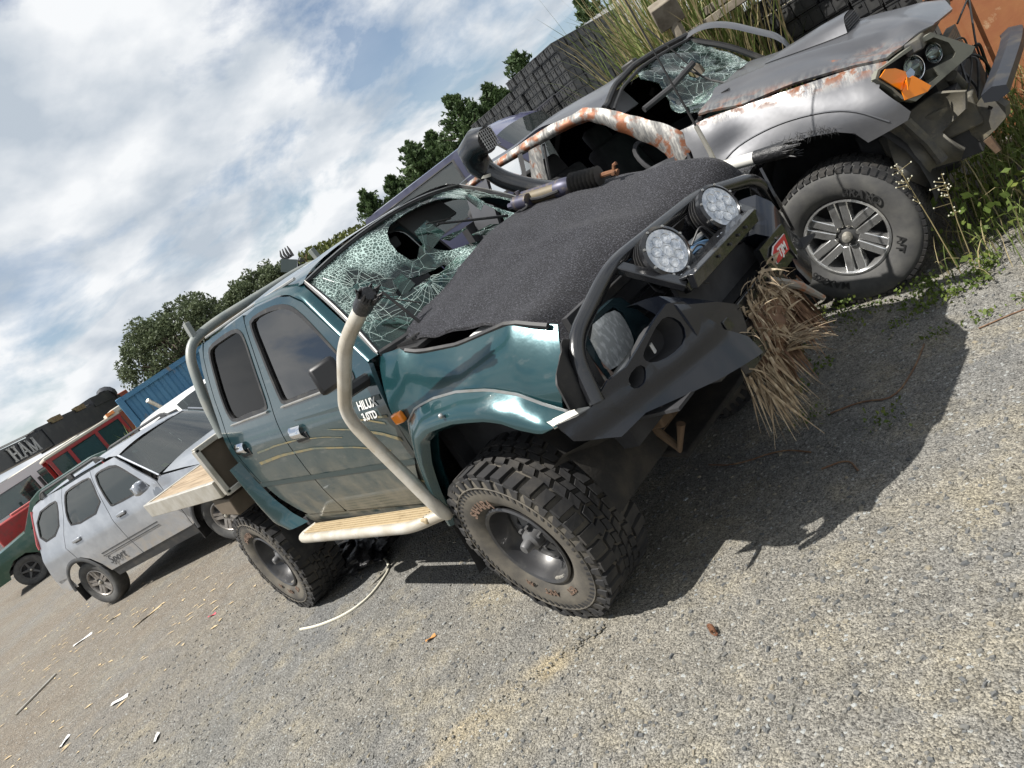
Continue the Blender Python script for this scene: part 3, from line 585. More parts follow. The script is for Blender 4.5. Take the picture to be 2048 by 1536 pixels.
# wipers: one lifted across the hole, one by the near pillar
def wiper(a, b, c):
    o = gpart(MB().tube(fillet([a, b], .02), [.008, .006], 6), 'wiper_arm', 'black_trim'); gpart(MB().tube([c[0], c[1]], .008, 5, flat=.4), 'wiper_blade', 'rubber', o)
q0 = Vector(ws_f(-.70, .0)); wiper(q0+Vector((.03, 0, .02)), Vector(ws_f(-.80, .26))+Vector((.09, .0, .09)), (Vector(ws_f(-.80, .26))+Vector((.07, -.02, .08)), Vector(ws_f(-.62, .08))+Vector((.05, 0, .05))))
wiper(Vector(ws_f(.62, .30))+Vector((.02, 0, .03)), Vector(ws_f(.08, .60))+Vector((.04, 0, .04)), (Vector(ws_f(.20, .57))+Vector((.05, 0, .045)), Vector(ws_f(-.02, .64))+Vector((.06, 0, .05))))
gpart(patch_mb([(-.70, -.36), (.70, -.36), (.70, -.10), (-.70, -.10)], lambda y, x: B(x, y, 1.395-.1*(x+.36)), .2, (), .02), 'cowl', 'black_trim')
for i in range(9): gpart(MB().box(B(-.235, -.66+.022*i, 1.412), (.16, .008, .012)), 'cowl_vent_rib', 'black_trim')

# cab inside: floor, dashboard, steering wheel, seats
gpart(MB().box(B(-1.25, 0, .62), (2.0, 1.5, .06)), 'cab_floor', 'interior')
gpart(MB().tube([B(-.52, -.70, 1.28), B(-.50, 0, 1.30), B(-.52, .70, 1.28)], [.15, .16, .15], 12, flat=.7), 'dashboard', 'interior')
gpart(MB().box(B(-.30, 0, .95), (.05, 1.45, .7)), 'firewall', 'interior')
sw = MB(); rot = Matrix.Translation(Vector(B(-.78, -.37, 1.26))) @ Matrix.Rotation(R(62), 4, 'Y')
sw.tube([rot @ Vector((.19*math.cos(a), .19*math.sin(a), 0)) for a in np.linspace(0, 2*math.pi, 25)], .015, 6); sw.box(rot @ Vector((0, 0, -.02)), (.06, .33, .03), rot.to_3x3()); gpart(sw, 'steering_wheel', 'interior')
for y, xs in ((-.37, -1.15), (.37, -1.15), (-.34, -1.95), (.34, -1.95)):
    s = MB(); s.box(B(xs, y, .92), (.5, .5, .16), Matrix.Rotation(R(-8), 3, 'Y')); s.box(B(xs-.27, y, 1.24), (.13, .48, .62), Matrix.Rotation(R(-14), 3, 'Y')); s.box(B(xs-.36, y, 1.62), (.09, .26, .18), Matrix.Rotation(R(-14), 3, 'Y'))
    gpart(s, 'seat', 'interior_grey', bevel=.04)
gpart(MB().box(B(-.86, .0, 1.78), (.03, .22, .06)), 'rear_view_mirror', 'interior', bevel=.01)
for y in (-.37, .37): gpart(MB().box(B(-.86, y, 1.80), (.17, .34, .02), Matrix.Rotation(R(60), 3, 'Y')), 'sun_visor', 'interior_grey', bevel=.006)
gpart(MB().grid(lambda u, v: B(-.80-1.38*u, (2*v-1)*.58, 1.842+.045*(1-(2*v-1)**2)), 8, 8), 'headlining', 'interior_grey')

# engine bay: inner wings, tank, battery, pipes
gpart(MB().box(B(.17, 0, .86), (.95, 1.30, .30)), 'engine_bay_floor', 'interior')
for sg in (-1, 1):
    gpart(MB().grid(lambda u, v: B(-.28+.93*u, sg*(.72-.10*v), ztop(-.28+.93*u)-.015-.38*v), 12, 6), 'inner_wing', 'black_trim')
    gpart(MB().tube([B(x, sg*.725, ztop(x)+.004) for x in np.linspace(-.15, .66, 14)], .011, 5), 'wing_rail', 'black_trim')
    gpart(MB().grid(lambda u, v: B(.0+.56*math.cos(math.pi*(1.02-u*1.04))*(1-.02*v)+.03, sg*(.86-.42*v), .62+.50*math.sin(math.pi*(1.02-u*1.04))), 20, 5), 'wheel_well_liner', 'underbody')
gpart(MB().box(B(.24, -.60, 1.23), (.22, .14, .20), Matrix.Rotation(R(12), 3, 'Y')), 'washer_bottle', 'white_paint', bevel=.03)
gpart(MB().box(B(.0, -.57, 1.18), (.18, .16, .18)), 'battery', 'black_trim', bevel=.01)
gpart(MB().box(B(.12, .05, 1.14), (.55, .5, .2)), 'engine_cover', 'steel_grey', bevel=.03)
for a in range(4): gpart(MB().tube(fillet([B(-.2+.1*a, -.6, 1.20), B(.05+.06*a, -.5+.03*a, 1.27-.02*a), B(.35+.03*a, -.58, 1.16)], .1), .013+.004*(a % 2), 7), 'hose', 'black_trim')
# door mirror, folded, on the near side; its far twin
for sg in (-1, 1):
    mr = MB(); c = Vector(B(-.42, sg*.945, 1.475)); ro = Matrix.Rotation(R(sg*34), 3, 'Z') @ Matrix.Rotation(R(-8), 3, 'Y')
    mr.box(c, (.05, .135, .135), ro, (.8, .92)); mo = gpart(mr, 'door_mirror', mat('mirror_black', (.006, .006, .007), .45), bevel=.02)
    gpart(MB().box(c + ro @ Vector((-.028, 0, 0)), (.004, .11, .11), ro), 'mirror_glass', 'chrome', mo); gpart(MB().tube([B(-.40, sg*.93, 1.37), B(-.40, sg*.80, 1.36)], .03, 8), 'mirror_stalk', 'black_trim', mo)
# side steps and the broken scrub bars
for sg in (-1, 1):
    st = MB(); 
    st.box((-1.20, sg*.885, .628), (1.42, .115, .03)); so = gpart(st, 'side_step', 'step_top', bevel=.008)
    for i in range(5): gpart(MB().box((-1.20, sg*(.845+.02*i), .645), (1.36, .006, .006)), 'step_rib', 'step_top', so)
    gpart(MB().tube(fillet([(-1.90, sg*.83, .620), (-1.95, sg*.945, .620), (-.62, sg*.95, .615), (-.36, sg*.86, .625)], .09), .029, 10), 'step_rail', 'cream_tube', so)
SB = fillet([(-.42, -.855, .60), (-.335, -.93, .655), (-.45, -.975, 1.25), (-.06, -1.0, 1.52), (.26, -1.0, 1.625)], .11, 7)
gpart(MB().tube(SB, .030, 12), 'scrub_bar', 'cream_tube')
tp = Vector(SB[-1]); td = (tp - Vector(SB[-3])).normalized(); rr = random.Random(3); tb = MB()
tb.tube([tp-td*.075, tp-td*.05, tp-td*.02, tp+td*.01, tp+td*.03], [.033, .036, .035, .040, .026], 11)
for i in range(16):
    a = rr.uniform(0, 6.28); o1 = td.orthogonal().normalized(); o2 = td.cross(o1); d = o1*math.cos(a)+o2*math.sin(a); tb.tube([tp+d*.022, tp+d*.034+td*rr.uniform(.01, .03), tp+d*rr.uniform(.02, .05)+td*rr.uniform(.03, .055)], [.010, .008, .003], 5)
gpart(tb, 'tape_wrap', 'tape')

# ------------------------------------------------ wheels
def wheel(center, yaw, camber, name='wheel', R0=.415, hw=.158, rim_r=.205, parent=None, dish=.012, text=True, seed=1):
    root = parent or G; MT = Matrix.Translation(center) @ Matrix.Rotation(yaw, 4, 'Z') @ Matrix.Rotation(camber, 4, 'X')
    rd = random.Random(seed); T = R0/.415
    e = bpy.data.objects.new('wheel', None); COL.objects.link(e); e.parent = root
    if root is G: e.location = (1.4, 0, 0)
    def put(mb, nm, m, **k): mb.xf(MT); return mb.obj(nm, m, e, **k)
    t = MB(); prof = [(rim_r+.004, -hw*.72), (rim_r+.028, -hw*.84), (rim_r+.07, -hw*.985), (rim_r+.115, -hw), (R0*.90, -hw*.96), (R0*.945, -hw*.90), (R0*.958, -hw*.7), (R0*.964, 0), (R0*.958, hw*.7), (R0*.945, hw*.90), (R0*.90, hw*.96), (rim_r+.115, hw), (rim_r+.05, hw*.93), (rim_r+.004, hw*.72)]
    t.lathe(prof, 64); put(t, 'tyre', 'tyre_side', ang=50)
    tr = MB(); n = 36
    def blk(a0, a1, y0, y1, r0, r1, sk=0, y0t=None, y1t=None):
        y0t = y0 if y0t is None else y0t; y1t = y1 if y1t is None else y1t
        def pt(a, y, r): return (r*math.cos(a+sk*y), y, r*math.sin(a+sk*y))
        da = (a1-a0)*.06
        tr.hexa([pt(a0, y0, r0), pt(a1, y0, r0), pt(a1, y1, r0), pt(a0, y1, r0), pt(a0+da, y0t, r1), pt(a1-da, y0t, r1), pt(a1-da, y1t, r1), pt(a0+da, y1t, r1)])
    dA = 2*math.pi/n; ri = R0*.945; ro = R0
    for k in range(n):
        a = k*dA; j = lambda: rd.uniform(-.006, .006)
        for sg in (-1, 1):
            off = 0 if sg < 0 else dA*.5; yo = hw*(.985 if k % 2 else .93); yi = hw*(.52 if k % 2 else .42)
            blk(a+off+j(), a+off+dA*.72, *sorted((sg*yo, sg*yi)), ri, ro-(.002 if k % 2 else 0), .35*sg)
            # side biters down the shoulder
            y1 = sg*hw*.965; y2 = sg*hw*1.035
            tr.hexa([(r*math.cos(q), y, r*math.sin(q)) for r, y in ((R0*.86, y1), ) for q in (a+off, a+off+dA*.42)] + [(R0*.965*math.cos(q), y1, R0*.965*math.sin(q)) for q in (a+off+dA*.66, a+off)] + [(R0*.86*math.cos(q), y2*.985, R0*.86*math.sin(q)) for q in (a+off+.01, a+off+dA*.40)] + [(R0*.955*math.cos(q), y2*.96, R0*.955*math.sin(q)) for q in (a+off+dA*.62, a+off+.01)])
        for sg, o2 in ((-1, .15), (1, .62)):
            b0 = a+dA*o2; y0, y1 = sorted((sg*hw*.22, sg*hw*.42)); blk(b0+j(), b0+dA*.80, y0, y1, ri, ro, -.9*sg); y0, y1 = sorted((sg*hw*.02, sg*hw*.18)); blk(b0+dA*.4+j(), b0+dA*1.2, y0, y1, ri, ro-.002, 1.1*sg)
    for k in range(62):
        a = 2*math.pi*k/62; tr.hexa([(r*math.cos(q), -hw*y, r*math.sin(q)) for y in (.955, 1.012) for r, q in ((R0*.775, a), (R0*.775, a+.035), (R0*.835, a+.075), (R0*.835, a+.03))])
    put(tr, 'tread', 'rubber', smooth=False)
    # ring ridge on the sidewall
    rg = MB(); rg.tube([(R0*.84*math.cos(a), -hw*1.0, R0*.84*math.sin(a)) for a in np.linspace(0, 2*math.pi, 65)], .004, 5, cap=False); put(rg, 'sidewall_ridge', 'tyre_side')
    # steel rim with deep dish and triangular holes
    rm = MB(); rm.lathe([(rim_r+.010, -hw*.80), (rim_r+.013, -hw*.86), (rim_r+.004, -hw*.90), (rim_r-.008, -hw*.86), (rim_r-.016, -hw*.66), (rim_r-.022, -hw*.45), (rim_r-.040, -hw*.25), (rim_r-.044, dish-.06), (rim_r-.05, dish-.02), (rim_r-.05, hw*.7), (rim_r+.01, hw*.8)], 48); ri_o = put(rm, 'rim', 'rim_black')
    ds = [[(q*math.cos(c+dd), q*math.sin(c+dd)) for q, dd in ((.085, 0), (.128, .20), (.128, -.20))] for c in [2*math.pi*k/8 for k in range(8)]]
    circ = [((rim_r-.043)*math.cos(a), (rim_r-.043)*math.sin(a)) for a in np.linspace(0, 2*math.pi, 41)[:-1]]
    dp = patch_mb(circ, lambda x, z: (x, dish-.05-.035*max(0, 1-((x*x+z*z)**.5/.15)**2), z), .02, [[(q*math.cos(c+dd)*1.0, q*math.sin(c+dd)) for q, dd in ((.072, 0), (.112, .24), (.112, -.24))] for c in [2*math.pi*k/8 for k in range(8)]], .008); d_o = put(dp, 'wheel_disc', 'rim_disc')
    hb = MB(); hb.lathe([(0, dish-.17), (.02, dish-.168), (.026, dish-.155), (.028, dish-.13), (.045, dish-.12), (.05, dish-.08), (.0, dish-.08)], 20); put(hb, 'hub_cap', 'rim_disc')
    for k in range(6):
        a = k*math.pi/3+.3; nb = MB(); nb.tube([(.062*math.cos(a), dish-.075, .062*math.sin(a)), (.062*math.cos(a), dish-.11, .062*math.sin(a))], .010, 6); put(nb, 'wheel_nut', 'rim_disc')
    wt = MB()
    for k in range(3): wt.box(((rim_r-.012)*math.cos(4.85+k*.13), -hw*.80, (rim_r-.012)*math.sin(4.85+k*.13)), (.022, .012, .010), Matrix.Rotation(-(4.85+k*.13-math.pi/2), 3, 'Y'))
    if text: put(wt, 'balance_weight', 'alu')
    if text:
        # sidewall lettering, tops outward; angle measured in the wheel plane seen from outside (forward = +x)
        for s, a0, size in (('SAHARA', R(107), .058), ('EST', R(296), .045), ('M/T', R(260), .048), ('RR', R(233), .034)):
            v, f = text_mesh(s, size, .0015, .001); mb = MB(); rb = rim_r+.036
            mb.add([((rb+vy)*math.cos(a0 - vx/(rb+.02)), -hw*.985-.002+vz, (rb+vy)*math.sin(a0 - vx/(rb+.02))) for vx, vy, vz in v], f); put(mb, 'sidewall_lettering', 'letter_brown')
    return e
wheel(Vector((0, -.745, .413)), R(-3.7), R(3.6), seed=1)
wheel(Vector((-2.85, -.75, .405)), 0, R(-1.2), seed=2, dish=.03)
wheel(Vector((0, .76, .413)), R(176.3), 0, seed=3, text=False)
wheel(Vector((-2.85, .76, .405)), R(180), 0, seed=4, text=False)
# mud flap behind the front wheel and axle gear
gpart(MB().grid(lambda u, v: (-.40-.03*math.sin(v*2)+.02*u-.02*v, -.90+.16*u+.02*math.sin(v*3), .64-.36*v), 5, 8), 'mud_flap', 'black_trim')
gpart(MB().grid(lambda u, v: (-2.30+.02*math.sin(v*2), -.90+.26*u, .66-.25*v), 4, 5), 'mud_flap', 'black_trim')
for y in (-.40, .40): gpart(MB().box((-1.6, y, .62), (4.3, .09, .13)), 'chassis_rail', 'underbody')
gpart(MB().tube([(-2.85, -.65, .42), (-2.85, -.15, .42), (-2.85, .0, .42), (-2.85, .15, .42), (-2.85, .65, .42)], [.05, .05, .14, .05, .05], 12), 'rear_axle', 'underbody')
gpart(MB().tube([(.1, -.25, .42), (.1, 0, .42), (.1, .25, .42)], [.07, .13, .07], 12), 'front_differential', 'rust_arm')
for sg in (-1, 1):
    gpart(MB().tube([(.02, sg*.62, .40), (.06, sg*.22, .42)], .028, 8), 'drive_shaft', 'rust_arm')
    gpart(MB().tube(fillet([(.25, sg*.28, .42), (.05, sg*.60, .27), (-.18, sg*.28, .42)], .1), [.035]*8, 8), 'lower_arm', 'rust_arm')
    gpart(MB().tube(fillet([(.18, sg*.36, .70), (.04, sg*.60, .62), (-.12, sg*.36, .70)], .08), .025, 8), 'upper_arm', 'rust_arm')
    gpart(MB().tube([(.03, sg*.62, .26), (.03, sg*.60, .45), (.03, sg*.60, .62)], [.05, .075, .045], 9), 'steering_knuckle', 'rust_arm')
    gpart(MB().tube([(.14, sg*.50, .34), (.12, sg*.42, .78)], .032, 9), 'shock_absorber', 'rust_arm')
    gpart(MB().tube([(.20, sg*.60, .36), (.24, sg*.2, .40)], .016, 7), 'tie_rod', 'rust_arm')
gpart(MB().tube([(.38, -.55, .52), (.42, -.30, .50), (.42, .30, .50), (.38, .55, .52)], .022, 8), 'sway_bar', 'rust_arm')
gpart(MB().box((.42, 0, .60), (.08, .9, .10)), 'front_crossmember', 'underbody', bevel=.01)
gpart(MB().box((.30, 0, .44), (.5, .7, .03), Matrix.Rotation(R(12), 3, 'Y')), 'sump_guard', 'underbody', bevel=.01)
for sg in (-1, 1):
    gpart(MB().box((.46, sg*.44, .66), (.36, .08, .11)), 'chassis_horn', 'rust_arm', bevel=.01)
    gpart(MB().tube([(.56, sg*.46, .62), (.64, sg*.47, .50), (.70, sg*.46, .60)], .018, 8), 'tow_hook', 'rust_arm')

# ------------------------------------------------ tray, headboard and hoop
TZ = lambda z, x: z
gpart(MB().box((-2.405, 0, 1.215), (.04, 1.94, .33)), 'tray_headboard', 'board_brown')
for a, b in (((-2.385, -.97, 1.385), (-2.385, .97, 1.385)), ((-2.385, -.975, 1.05), (-2.385, -.975, 1.39)), ((-2.385, .975, 1.05), (-2.385, .975, 1.39)), ((-2.385, -.97, 1.055), (-2.385, .97, 1.055))):
    a, b = Vector(a), Vector(b); gpart(MB().box((a+b)/2, (.055, max(.035, abs(b.y-a.y)+.03), max(.035, abs(b.z-a.z)))), 'headboard_frame', 'alu', bevel=.004)
for sg in (-1, 1): gpart(MB().box((-3.36, sg*.985, 1.10), (1.82, .04, .118)), 'tray_side_rail', 'alu', bevel=.005)
gpart(MB().box((-4.27, 0, 1.10), (.04, 2.0, .118)), 'tray_end_rail', 'alu', bevel=.005)
for i in range(9): gpart(MB().box((-3.345, -.855+.2138*i, 1.135+.003*(i % 2)), (1.80, .207, .028)), 'deck_plank', 'wood', bevel=.004)
for sg in (-1, 1): gpart(MB().box((-3.3, sg*.45, .95), (1.9, .08, .16)), 'tray_bearer', 'underbody')
for x in (-2.6, -3.1, -3.6, -4.1): gpart(MB().box((x, 0, 1.07), (.06, 1.86, .06)), 'tray_crossbeam', 'underbody')
for sg in (-1, 1):
    gpart(MB().box((-2.62, sg*.90, .96), (.30, .16, .13), Matrix.Rotation(R(6), 3, 'Y')), 'tray_toolbox', 'board_brown', bevel=.008)
    gpart(MB().box((-2.42, sg*.80, .90), (.05, .06, .35)), 'tray_bracket', 'alu', bevel=.005)
HO = fillet([(-2.345, -.795, 1.36), (-2.345, -.745, 1.62), (-2.345, -.63, 1.945), (-2.345, -.40, 1.985), (-2.345, .40, 1.985), (-2.345, .63, 1.945), (-2.345, .745, 1.62), (-2.345, .795, 1.36)], .13, 7)
ho = gpart(MB().tube(HO, .032, 12), 'cab_guard_hoop', 'hoop_grey')
for sg in (-1, 1): gpart(MB().box((-2.345, sg*.545, 2.01), (.05, .035, .13), Matrix.Rotation(R(sg*6), 3, 'X')), 'hoop_bracket', 'hoop_grey', ho, bevel=.004)
# snorkel on the far pillar
sk = MB(); sk.tube(fillet([(-.02, .84, 1.40), (-.40, .85, 1.52), (-.60, .80, 1.70), (-.665, .78, 1.83)], .16, 7), .052, 12); sko = gpart(sk, 'snorkel_pipe', 'bar_black')
sh = MB(); sh.tube([(-.665, .78, 1.80), (-.69, .775, 1.87), (-.66, .76, 1.945), (-.57, .75, 1.965), (-.50, .745, 1.945)], [.062, .078, .088, .082, .072], 14); gpart(sh, 'snorkel_head', 'bar_black', sko)
mg = MB()
for i in range(-3, 4):
    mg.tube([(-.482, .745+i*.018, 1.945-.055), (-.482, .745+i*.018, 1.945+.055)], .0025, 4); mg.tube([(-.482, .745-.06, 1.945+i*.018), (-.482, .745+.06, 1.945+i*.018)], .0025, 4)
gpart(mg, 'snorkel_grille', 'steel_grey', sko)
gpart(MB().tube([(-.665, .78, 1.785), (-.66, .78, 1.80)], .062, 14), 'hose_clamp', 'alu', sko)
# far-side scrub bar, torn off at the front, carries the radio aerial
gpart(MB().tube(fillet([(-.34, .93, .66), (-.2, .99, 1.10), (.42, .94, 1.205), (.86, .89, 1.135)], .12, 6), .030, 12), 'scrub_bar', 'white_tube')
tq = Vector((.86, .89, 1.135)); td = Vector((.44, -.05, -.07)).normalized(); tb = MB(); tb.tube([tq-td*.13, tq-td*.04, tq+td*.02, tq+td*.05], [.034, .037, .039, .028], 10)
for i in range(14):
    a = rr.uniform(0, 6.28); o1 = td.orthogonal().normalized(); o2 = td.cross(o1); d = o1*math.cos(a)+o2*math.sin(a); tb.tube([tq+d*.02, tq+d*.035+td*.04, tq+d*rr.uniform(.02, .05)+td*rr.uniform(.06, .12)], [.008, .006, .002], 5)
gpart(tb, 'tape_wrap', 'tape')
# ------------------------------------------------ bull bar of the green pickup
mat('led_lens', (.62, .64, .66), .12, .25, coat=1.0, var=((.36, .40, .46), 38, .42, .6), var2=((.80, .82, .85), 26, .58, .66), bump=(70, .8, .006))
mat('blue_pipe', (.05, .10, .17), .4)
mat('bar_gloss', (.004, .0055, .0095), .22, spec=.5, coat=.3, var=((.018, .017, .016), 7, .62, .9), bump=(6, .05, .01))
mat('bezel_dark', (.018, .036, .044), .25, .3, coat=.6)
BB = gpart(MB().tube(fillet([(.75, -.81, .93), (.72, -.745, 1.125), (.73, -.375, 1.24), (.73, .35, 1.208), (.775, .74, 1.10), (.76, .80, .92)], .11, 7), .031, 14), 'bull_bar_hoop', 'bar_black')
def bx(y): return .97 - .28*max(0, (abs(y)-.28)/.62)**1.5
def bpart(mb, nm, m='bar_black', **k): return gpart(mb, nm, m, BB, **k)
def flatbar(a, b, w, t, nm):
    a, b = Vector(a), Vector(b); d = (b-a).normalized(); s = Vector((0, 1, 0)); s = (s - d*s.dot(d)).normalized(); n = d.cross(s); mb = MB()
    P = []
    for q in (a, b):
        P += [q - s*w/2 - n*t/2, q + s*w/2 - n*t/2, q + s*w/2 + n*t/2, q - s*w/2 + n*t/2]
    mb.hexa(P); return bpart(mb, nm, bevel=.004)
for sg, z0 in ((-1, 1.248), (1, 1.218)):
    flatbar((.715, sg*.365, z0), (.925, sg*.305, 1.05), .05, .03, 'hoop_strut')
    # solid tower beside the winch opening: rounded plate from top to bumper
    iv = ([0, .4, .7, 1], [.33, .19, .205, .27]) if sg < 0 else ([0, .4, .7, 1], [.22, .30, .335, .34])
    def tower(u, v):
        # u across from outer to inner, v from top to bottom along the front
        y = sg*lerp(.44, float(np.interp(v, *iv)), u); tp = 1.085 - (.10*u if True else 0); z = lerp(tp, .72, v)
        x = .935 + .035*u + .03*math.sin(min(1, v*2.2)*math.pi/2) - .02*v; x -= .09*max(0, .12-v)/.12
        if v < .12: z = tp + .012 - .10*v
        return (x, y, z)
    t = MB(); t.grid(tower, 8, 16)
    t.grid(lambda u, v: (lambda q: (q[0]-.10*u, q[1], q[2]))(tower(0, v)), 4, 16); t.grid(lambda u, v: (lambda q: (q[0]-.10*u, q[1], q[2]))(tower(1, v)), 4, 16)
    t.grid(lambda u, v: (lambda q: (q[0]-.10*v, q[1], q[2]))(tower(u, 0)), 8, 4); bpart(t, 'bull_bar_tower', 'bar_gloss', weld=True)
    # winged outer panel with the two lamp openings
    WING = [(.27, .705), (.48, .745), (.72, .808), (.82, .792), (.93, .875), (.938, .95), (.88, .935), (.83, .93), (.75, .972), (.68, .972), (.52, 1.042), (.455, 1.06), (.40, 1.03), (.33, .86), (.27, .78)]
    H1 = chaikin([(.625, .962), (.60, .985), (.51, 1.03), (.468, 1.02), (.446, .967), (.473, .916), (.548, .906), (.61, .925)], 1, True); H2 = chaikin([(.708, .915), (.69, .944), (.645, .955), (.632, .928), (.662, .892), (.70, .893)], 1, True)
    def wingf(a, z): return (bx(a) + .30*max(0, .87-z) - .10*max(0, z-.90) + .010*math.exp(-((z-.88)/.02)**2), sg*a, z)
    bpart(patch_mb(WING, wingf, .025, [H1, H2], .018), 'bumper_wing', 'bar_gloss')
    for H in (H1, H2):
        P = [wingf(*q) for q in H]; c = Vector((sum(q[0] for q in P)/len(P), sum(q[1] for q in P)/len(P), sum(q[2] for q in P)/len(P))); k = len(P)
        cup = MB(); cup.add([q for q in P] + [Vector(q)*.85 + c*.15 + Vector((-.07, 0, 0)) for q in P], [(i, (i+1) % k, k+(i+1) % k, k+i) for i in range(k)] + [tuple(range(k, 2*k))]); bpart(cup, 'lamp_recess', 'interior')
    bpart(MB().box((.775, sg*.675, .915), (.03, .05, .045), Matrix.Rotation(R(-sg*38), 3, 'Z')), 'bumper_lamp', 'lamp_glass', bevel=.012)
    bpart(MB().box((.85, sg*.545, .955), (.006, .022, .035), Matrix.Rotation(R(-sg*25), 3, 'Z')), 'lamp_tag', 'white_paint')
    we = MB(); wp = [(.60, .915, .957), (.69, .865, .955), (.745, .825, .93), (.64, .935, .945)]; we.add([(a, sg*b, c) for a, b, c in wp] + [(a, sg*b, c-.012) for a, b, c in wp], [(0, 1, 2, 3), (7, 6, 5, 4), (0, 4, 5, 1), (1, 5, 6, 2), (2, 6, 7, 3), (3, 7, 4, 0)]); bpart(we, 'wing_end', 'alu')
    bpart(MB().grid(lambda u, v: (bx(.30+.60*u)-.10-.10*v-.06*u, sg*(.30+.58*u), .72+.08*u-.05*v), 8, 4), 'wing_underside', 'underbody')
    # headlamp in its surround, corner lamp, bright trim
    hl = gpart(patch_mb(chaikin([(.622, 1.118), (.455, 1.108), (.428, 1.07), (.440, .975), (.47, .952), (.618, .950), (.640, .985)], 1, True), lambda y, z: (.668+.016*math.cos((y-.53)*12)*math.cos((z-1.03)*14), sg*y, z), .02, (), .03), 'headlamp', 'lamp_glass')
    gpart(patch_mb([(.655, 1.14), (.42, 1.138), (.38, 1.118), (.305, .975), (.33, .955), (.37, .93), (.66, .925), (.675, 1.06)], lambda y, z: (.655, sg*y, z), .04, [[(.632, 1.125), (.446, 1.116), (.418, 1.072), (.43, .966), (.465, .942), (.624, .940), (.650, .98)]], .05), 'headlamp_surround', 'bezel_dark', hl, bevel=.006)
    gpart(patch_mb([(.665, 1.06), (.72, 1.0), (.72, .93), (.618, .928), (.64, 1.0)], lambda y, z: (.69-.25*max(0, y-.62), sg*y, z), .03, (), .02), 'corner_lamp', 'lamp_red', hl)
    gpart(MB().tube([(.725, sg*.33, .965), (.72, sg*.50, .945), (.705, sg*.66, .928), (.64, sg*.77, .92)], .018, 8, flat=.6), 'bright_trim', 'steel_grey', hl)
# channels of the winch cradle
def chan(z0, z1, x, nm, lean=0):
    mb = MB(); mb.box((x, -.03, (z0+z1)/2), (.03, .56, z1-z0), Matrix.Rotation(R(lean), 3, 'Y')); mb.box((x-.05, -.03, z1-.006), (.10, .56, .012)); return bpart(mb, nm, bevel=.003)
chan(1.03, 1.085, .955, 'winch_cradle_top', 12); chan(.83, .88, .965, 'winch_cradle_lip'); chan(.66, .80, .955, 'bumper_centre_panel', -8)
bpart(MB().box((.86, 0, .93), (.02, .60, .26)), 'winch_cradle_back', 'interior')
bpart(MB().box((.90, 0, .825), (.14, .50, .02)), 'winch_cradle_floor')
for y in (-.12, -.02, .06, .13):
    bpart(MB().tube([(.972, y, 1.055), (.978, y, 1.055)], .006, 8), 'cradle_bolt', 'interior')
# badge plate: red slanted shield with white border and letters
bp_ = MB(); pts = [(.165, .892), (.155, .918), (.215, .94), (.30, .905), (.275, .872)]
def bplate(pl, x, m, nm, par):
    mb = MB(); k = len(pl); mb.add([(x, a, b) for a, b in pl] + [(x+.004, a, b) for a, b in pl], [tuple(range(k))[::-1], tuple(range(k, 2*k))] + [(i, (i+1) % k, k+(i+1) % k, k+i) for i in range(k)]); return gpart(mb, nm, m, par)
bpart(MB().box((.968, .24, .885), (.03, .24, .14)), 'badge_mount')
BQ = [(.165, .862), (.165, .905), (.200, .925), (.318, .925), (.295, .862)]
bd = bplate(BQ, .990, 'white_paint', 'badge', BB); bplate(inset(BQ, .005), .994, 'red_badge', 'badge_face', bd)
v, f = text_mesh('TJM', .05, .001, .001); mb = MB(); mb.add([(.999+vz, .237+vx*.95+vy*.25, .873+vy) for vx, vy, vz in v], f); gpart(mb, 'badge_lettering', 'white_paint', bd)
# driving lamps
def spot(c, tilt, yaw, nm='driving_lamp'):
    MT = Matrix.Translation(c) @ Matrix.Rotation(yaw, 4, 'Z') @ Matrix.Rotation(tilt, 4, 'Y') @ Matrix.Rotation(R(90), 4, 'Z')    # local -Y -> forward
    e = MB().lathe([(.0, .075), (.055, .075), (.075, .06), (.088, .03), (.094, .0), (.101, -.005), (.103, -.028), (.090, -.034), (.086, -.026), (.0, -.024)], 36).xf(MT); o = gpart(e, nm, 'bar_black', BB)
    for k in range(9):
        rib = MB().lathe([(.075+.002*k, .066-.008*k), (.098, .062-.008*k), (.098, .0585-.008*k), (.075+.002*k, .059-.008*k)], 30).xf(MT)
        if k % 2 == 0: rib.obj('cooling_fin', 'black_trim', o)
    MB().lathe([(0, -.031), (.086, -.029)], 32).xf(MT).obj('lens', 'led_lens', o)
    rf = random.Random(5)
    for k, (px, pz) in enumerate([(0, 0)] + [(.048*math.cos(a), .048*math.sin(a)) for a in np.linspace(0, 2*math.pi, 8)[:-1]]):
        cup = MB().lathe([(.0, -.022), (.008, -.0225), (.016, -.025), (.0215, -.0315)], 12).xf(MT @ Matrix.Translation((px, 0, pz))); cup.obj('reflector', 'chrome', o)
    for k in range(8):
        a = k*math.pi/4+.2; MB().tube([MT @ Vector((.096*math.cos(a), -.030, .096*math.sin(a))), MT @ Vector((.096*math.cos(a), -.037, .096*math.sin(a)))], .005, 6).obj('bezel_screw', 'steel_grey', o)
    b = MB(); b.tube(fillet([MT @ Vector((-.112, .02, 0)), MT @ Vector((-.112, .02, -.10)), MT @ Vector((.112, .02, -.10)), MT @ Vector((.112, .02, 0))], .03, 4), .012, 6, flat=.3); b.obj('lamp_bracket', 'bar_black', o)
    MB().box(MT @ Vector((0, .02, -.13)), (.07, .07, .06)).obj('lamp_foot', 'bar_black', o, bevel=.006)
    return o
spot(Vector((.845, -.225, 1.168)), R(-16), R(-12)); spot(Vector((.84, .225, 1.145)), R(-16), R(-8))
for y in (-.30, -.27, .05, .08): gpart(MB().ball((.90, y, 1.075), .012), 'lamp_bolt', 'chrome', BB)
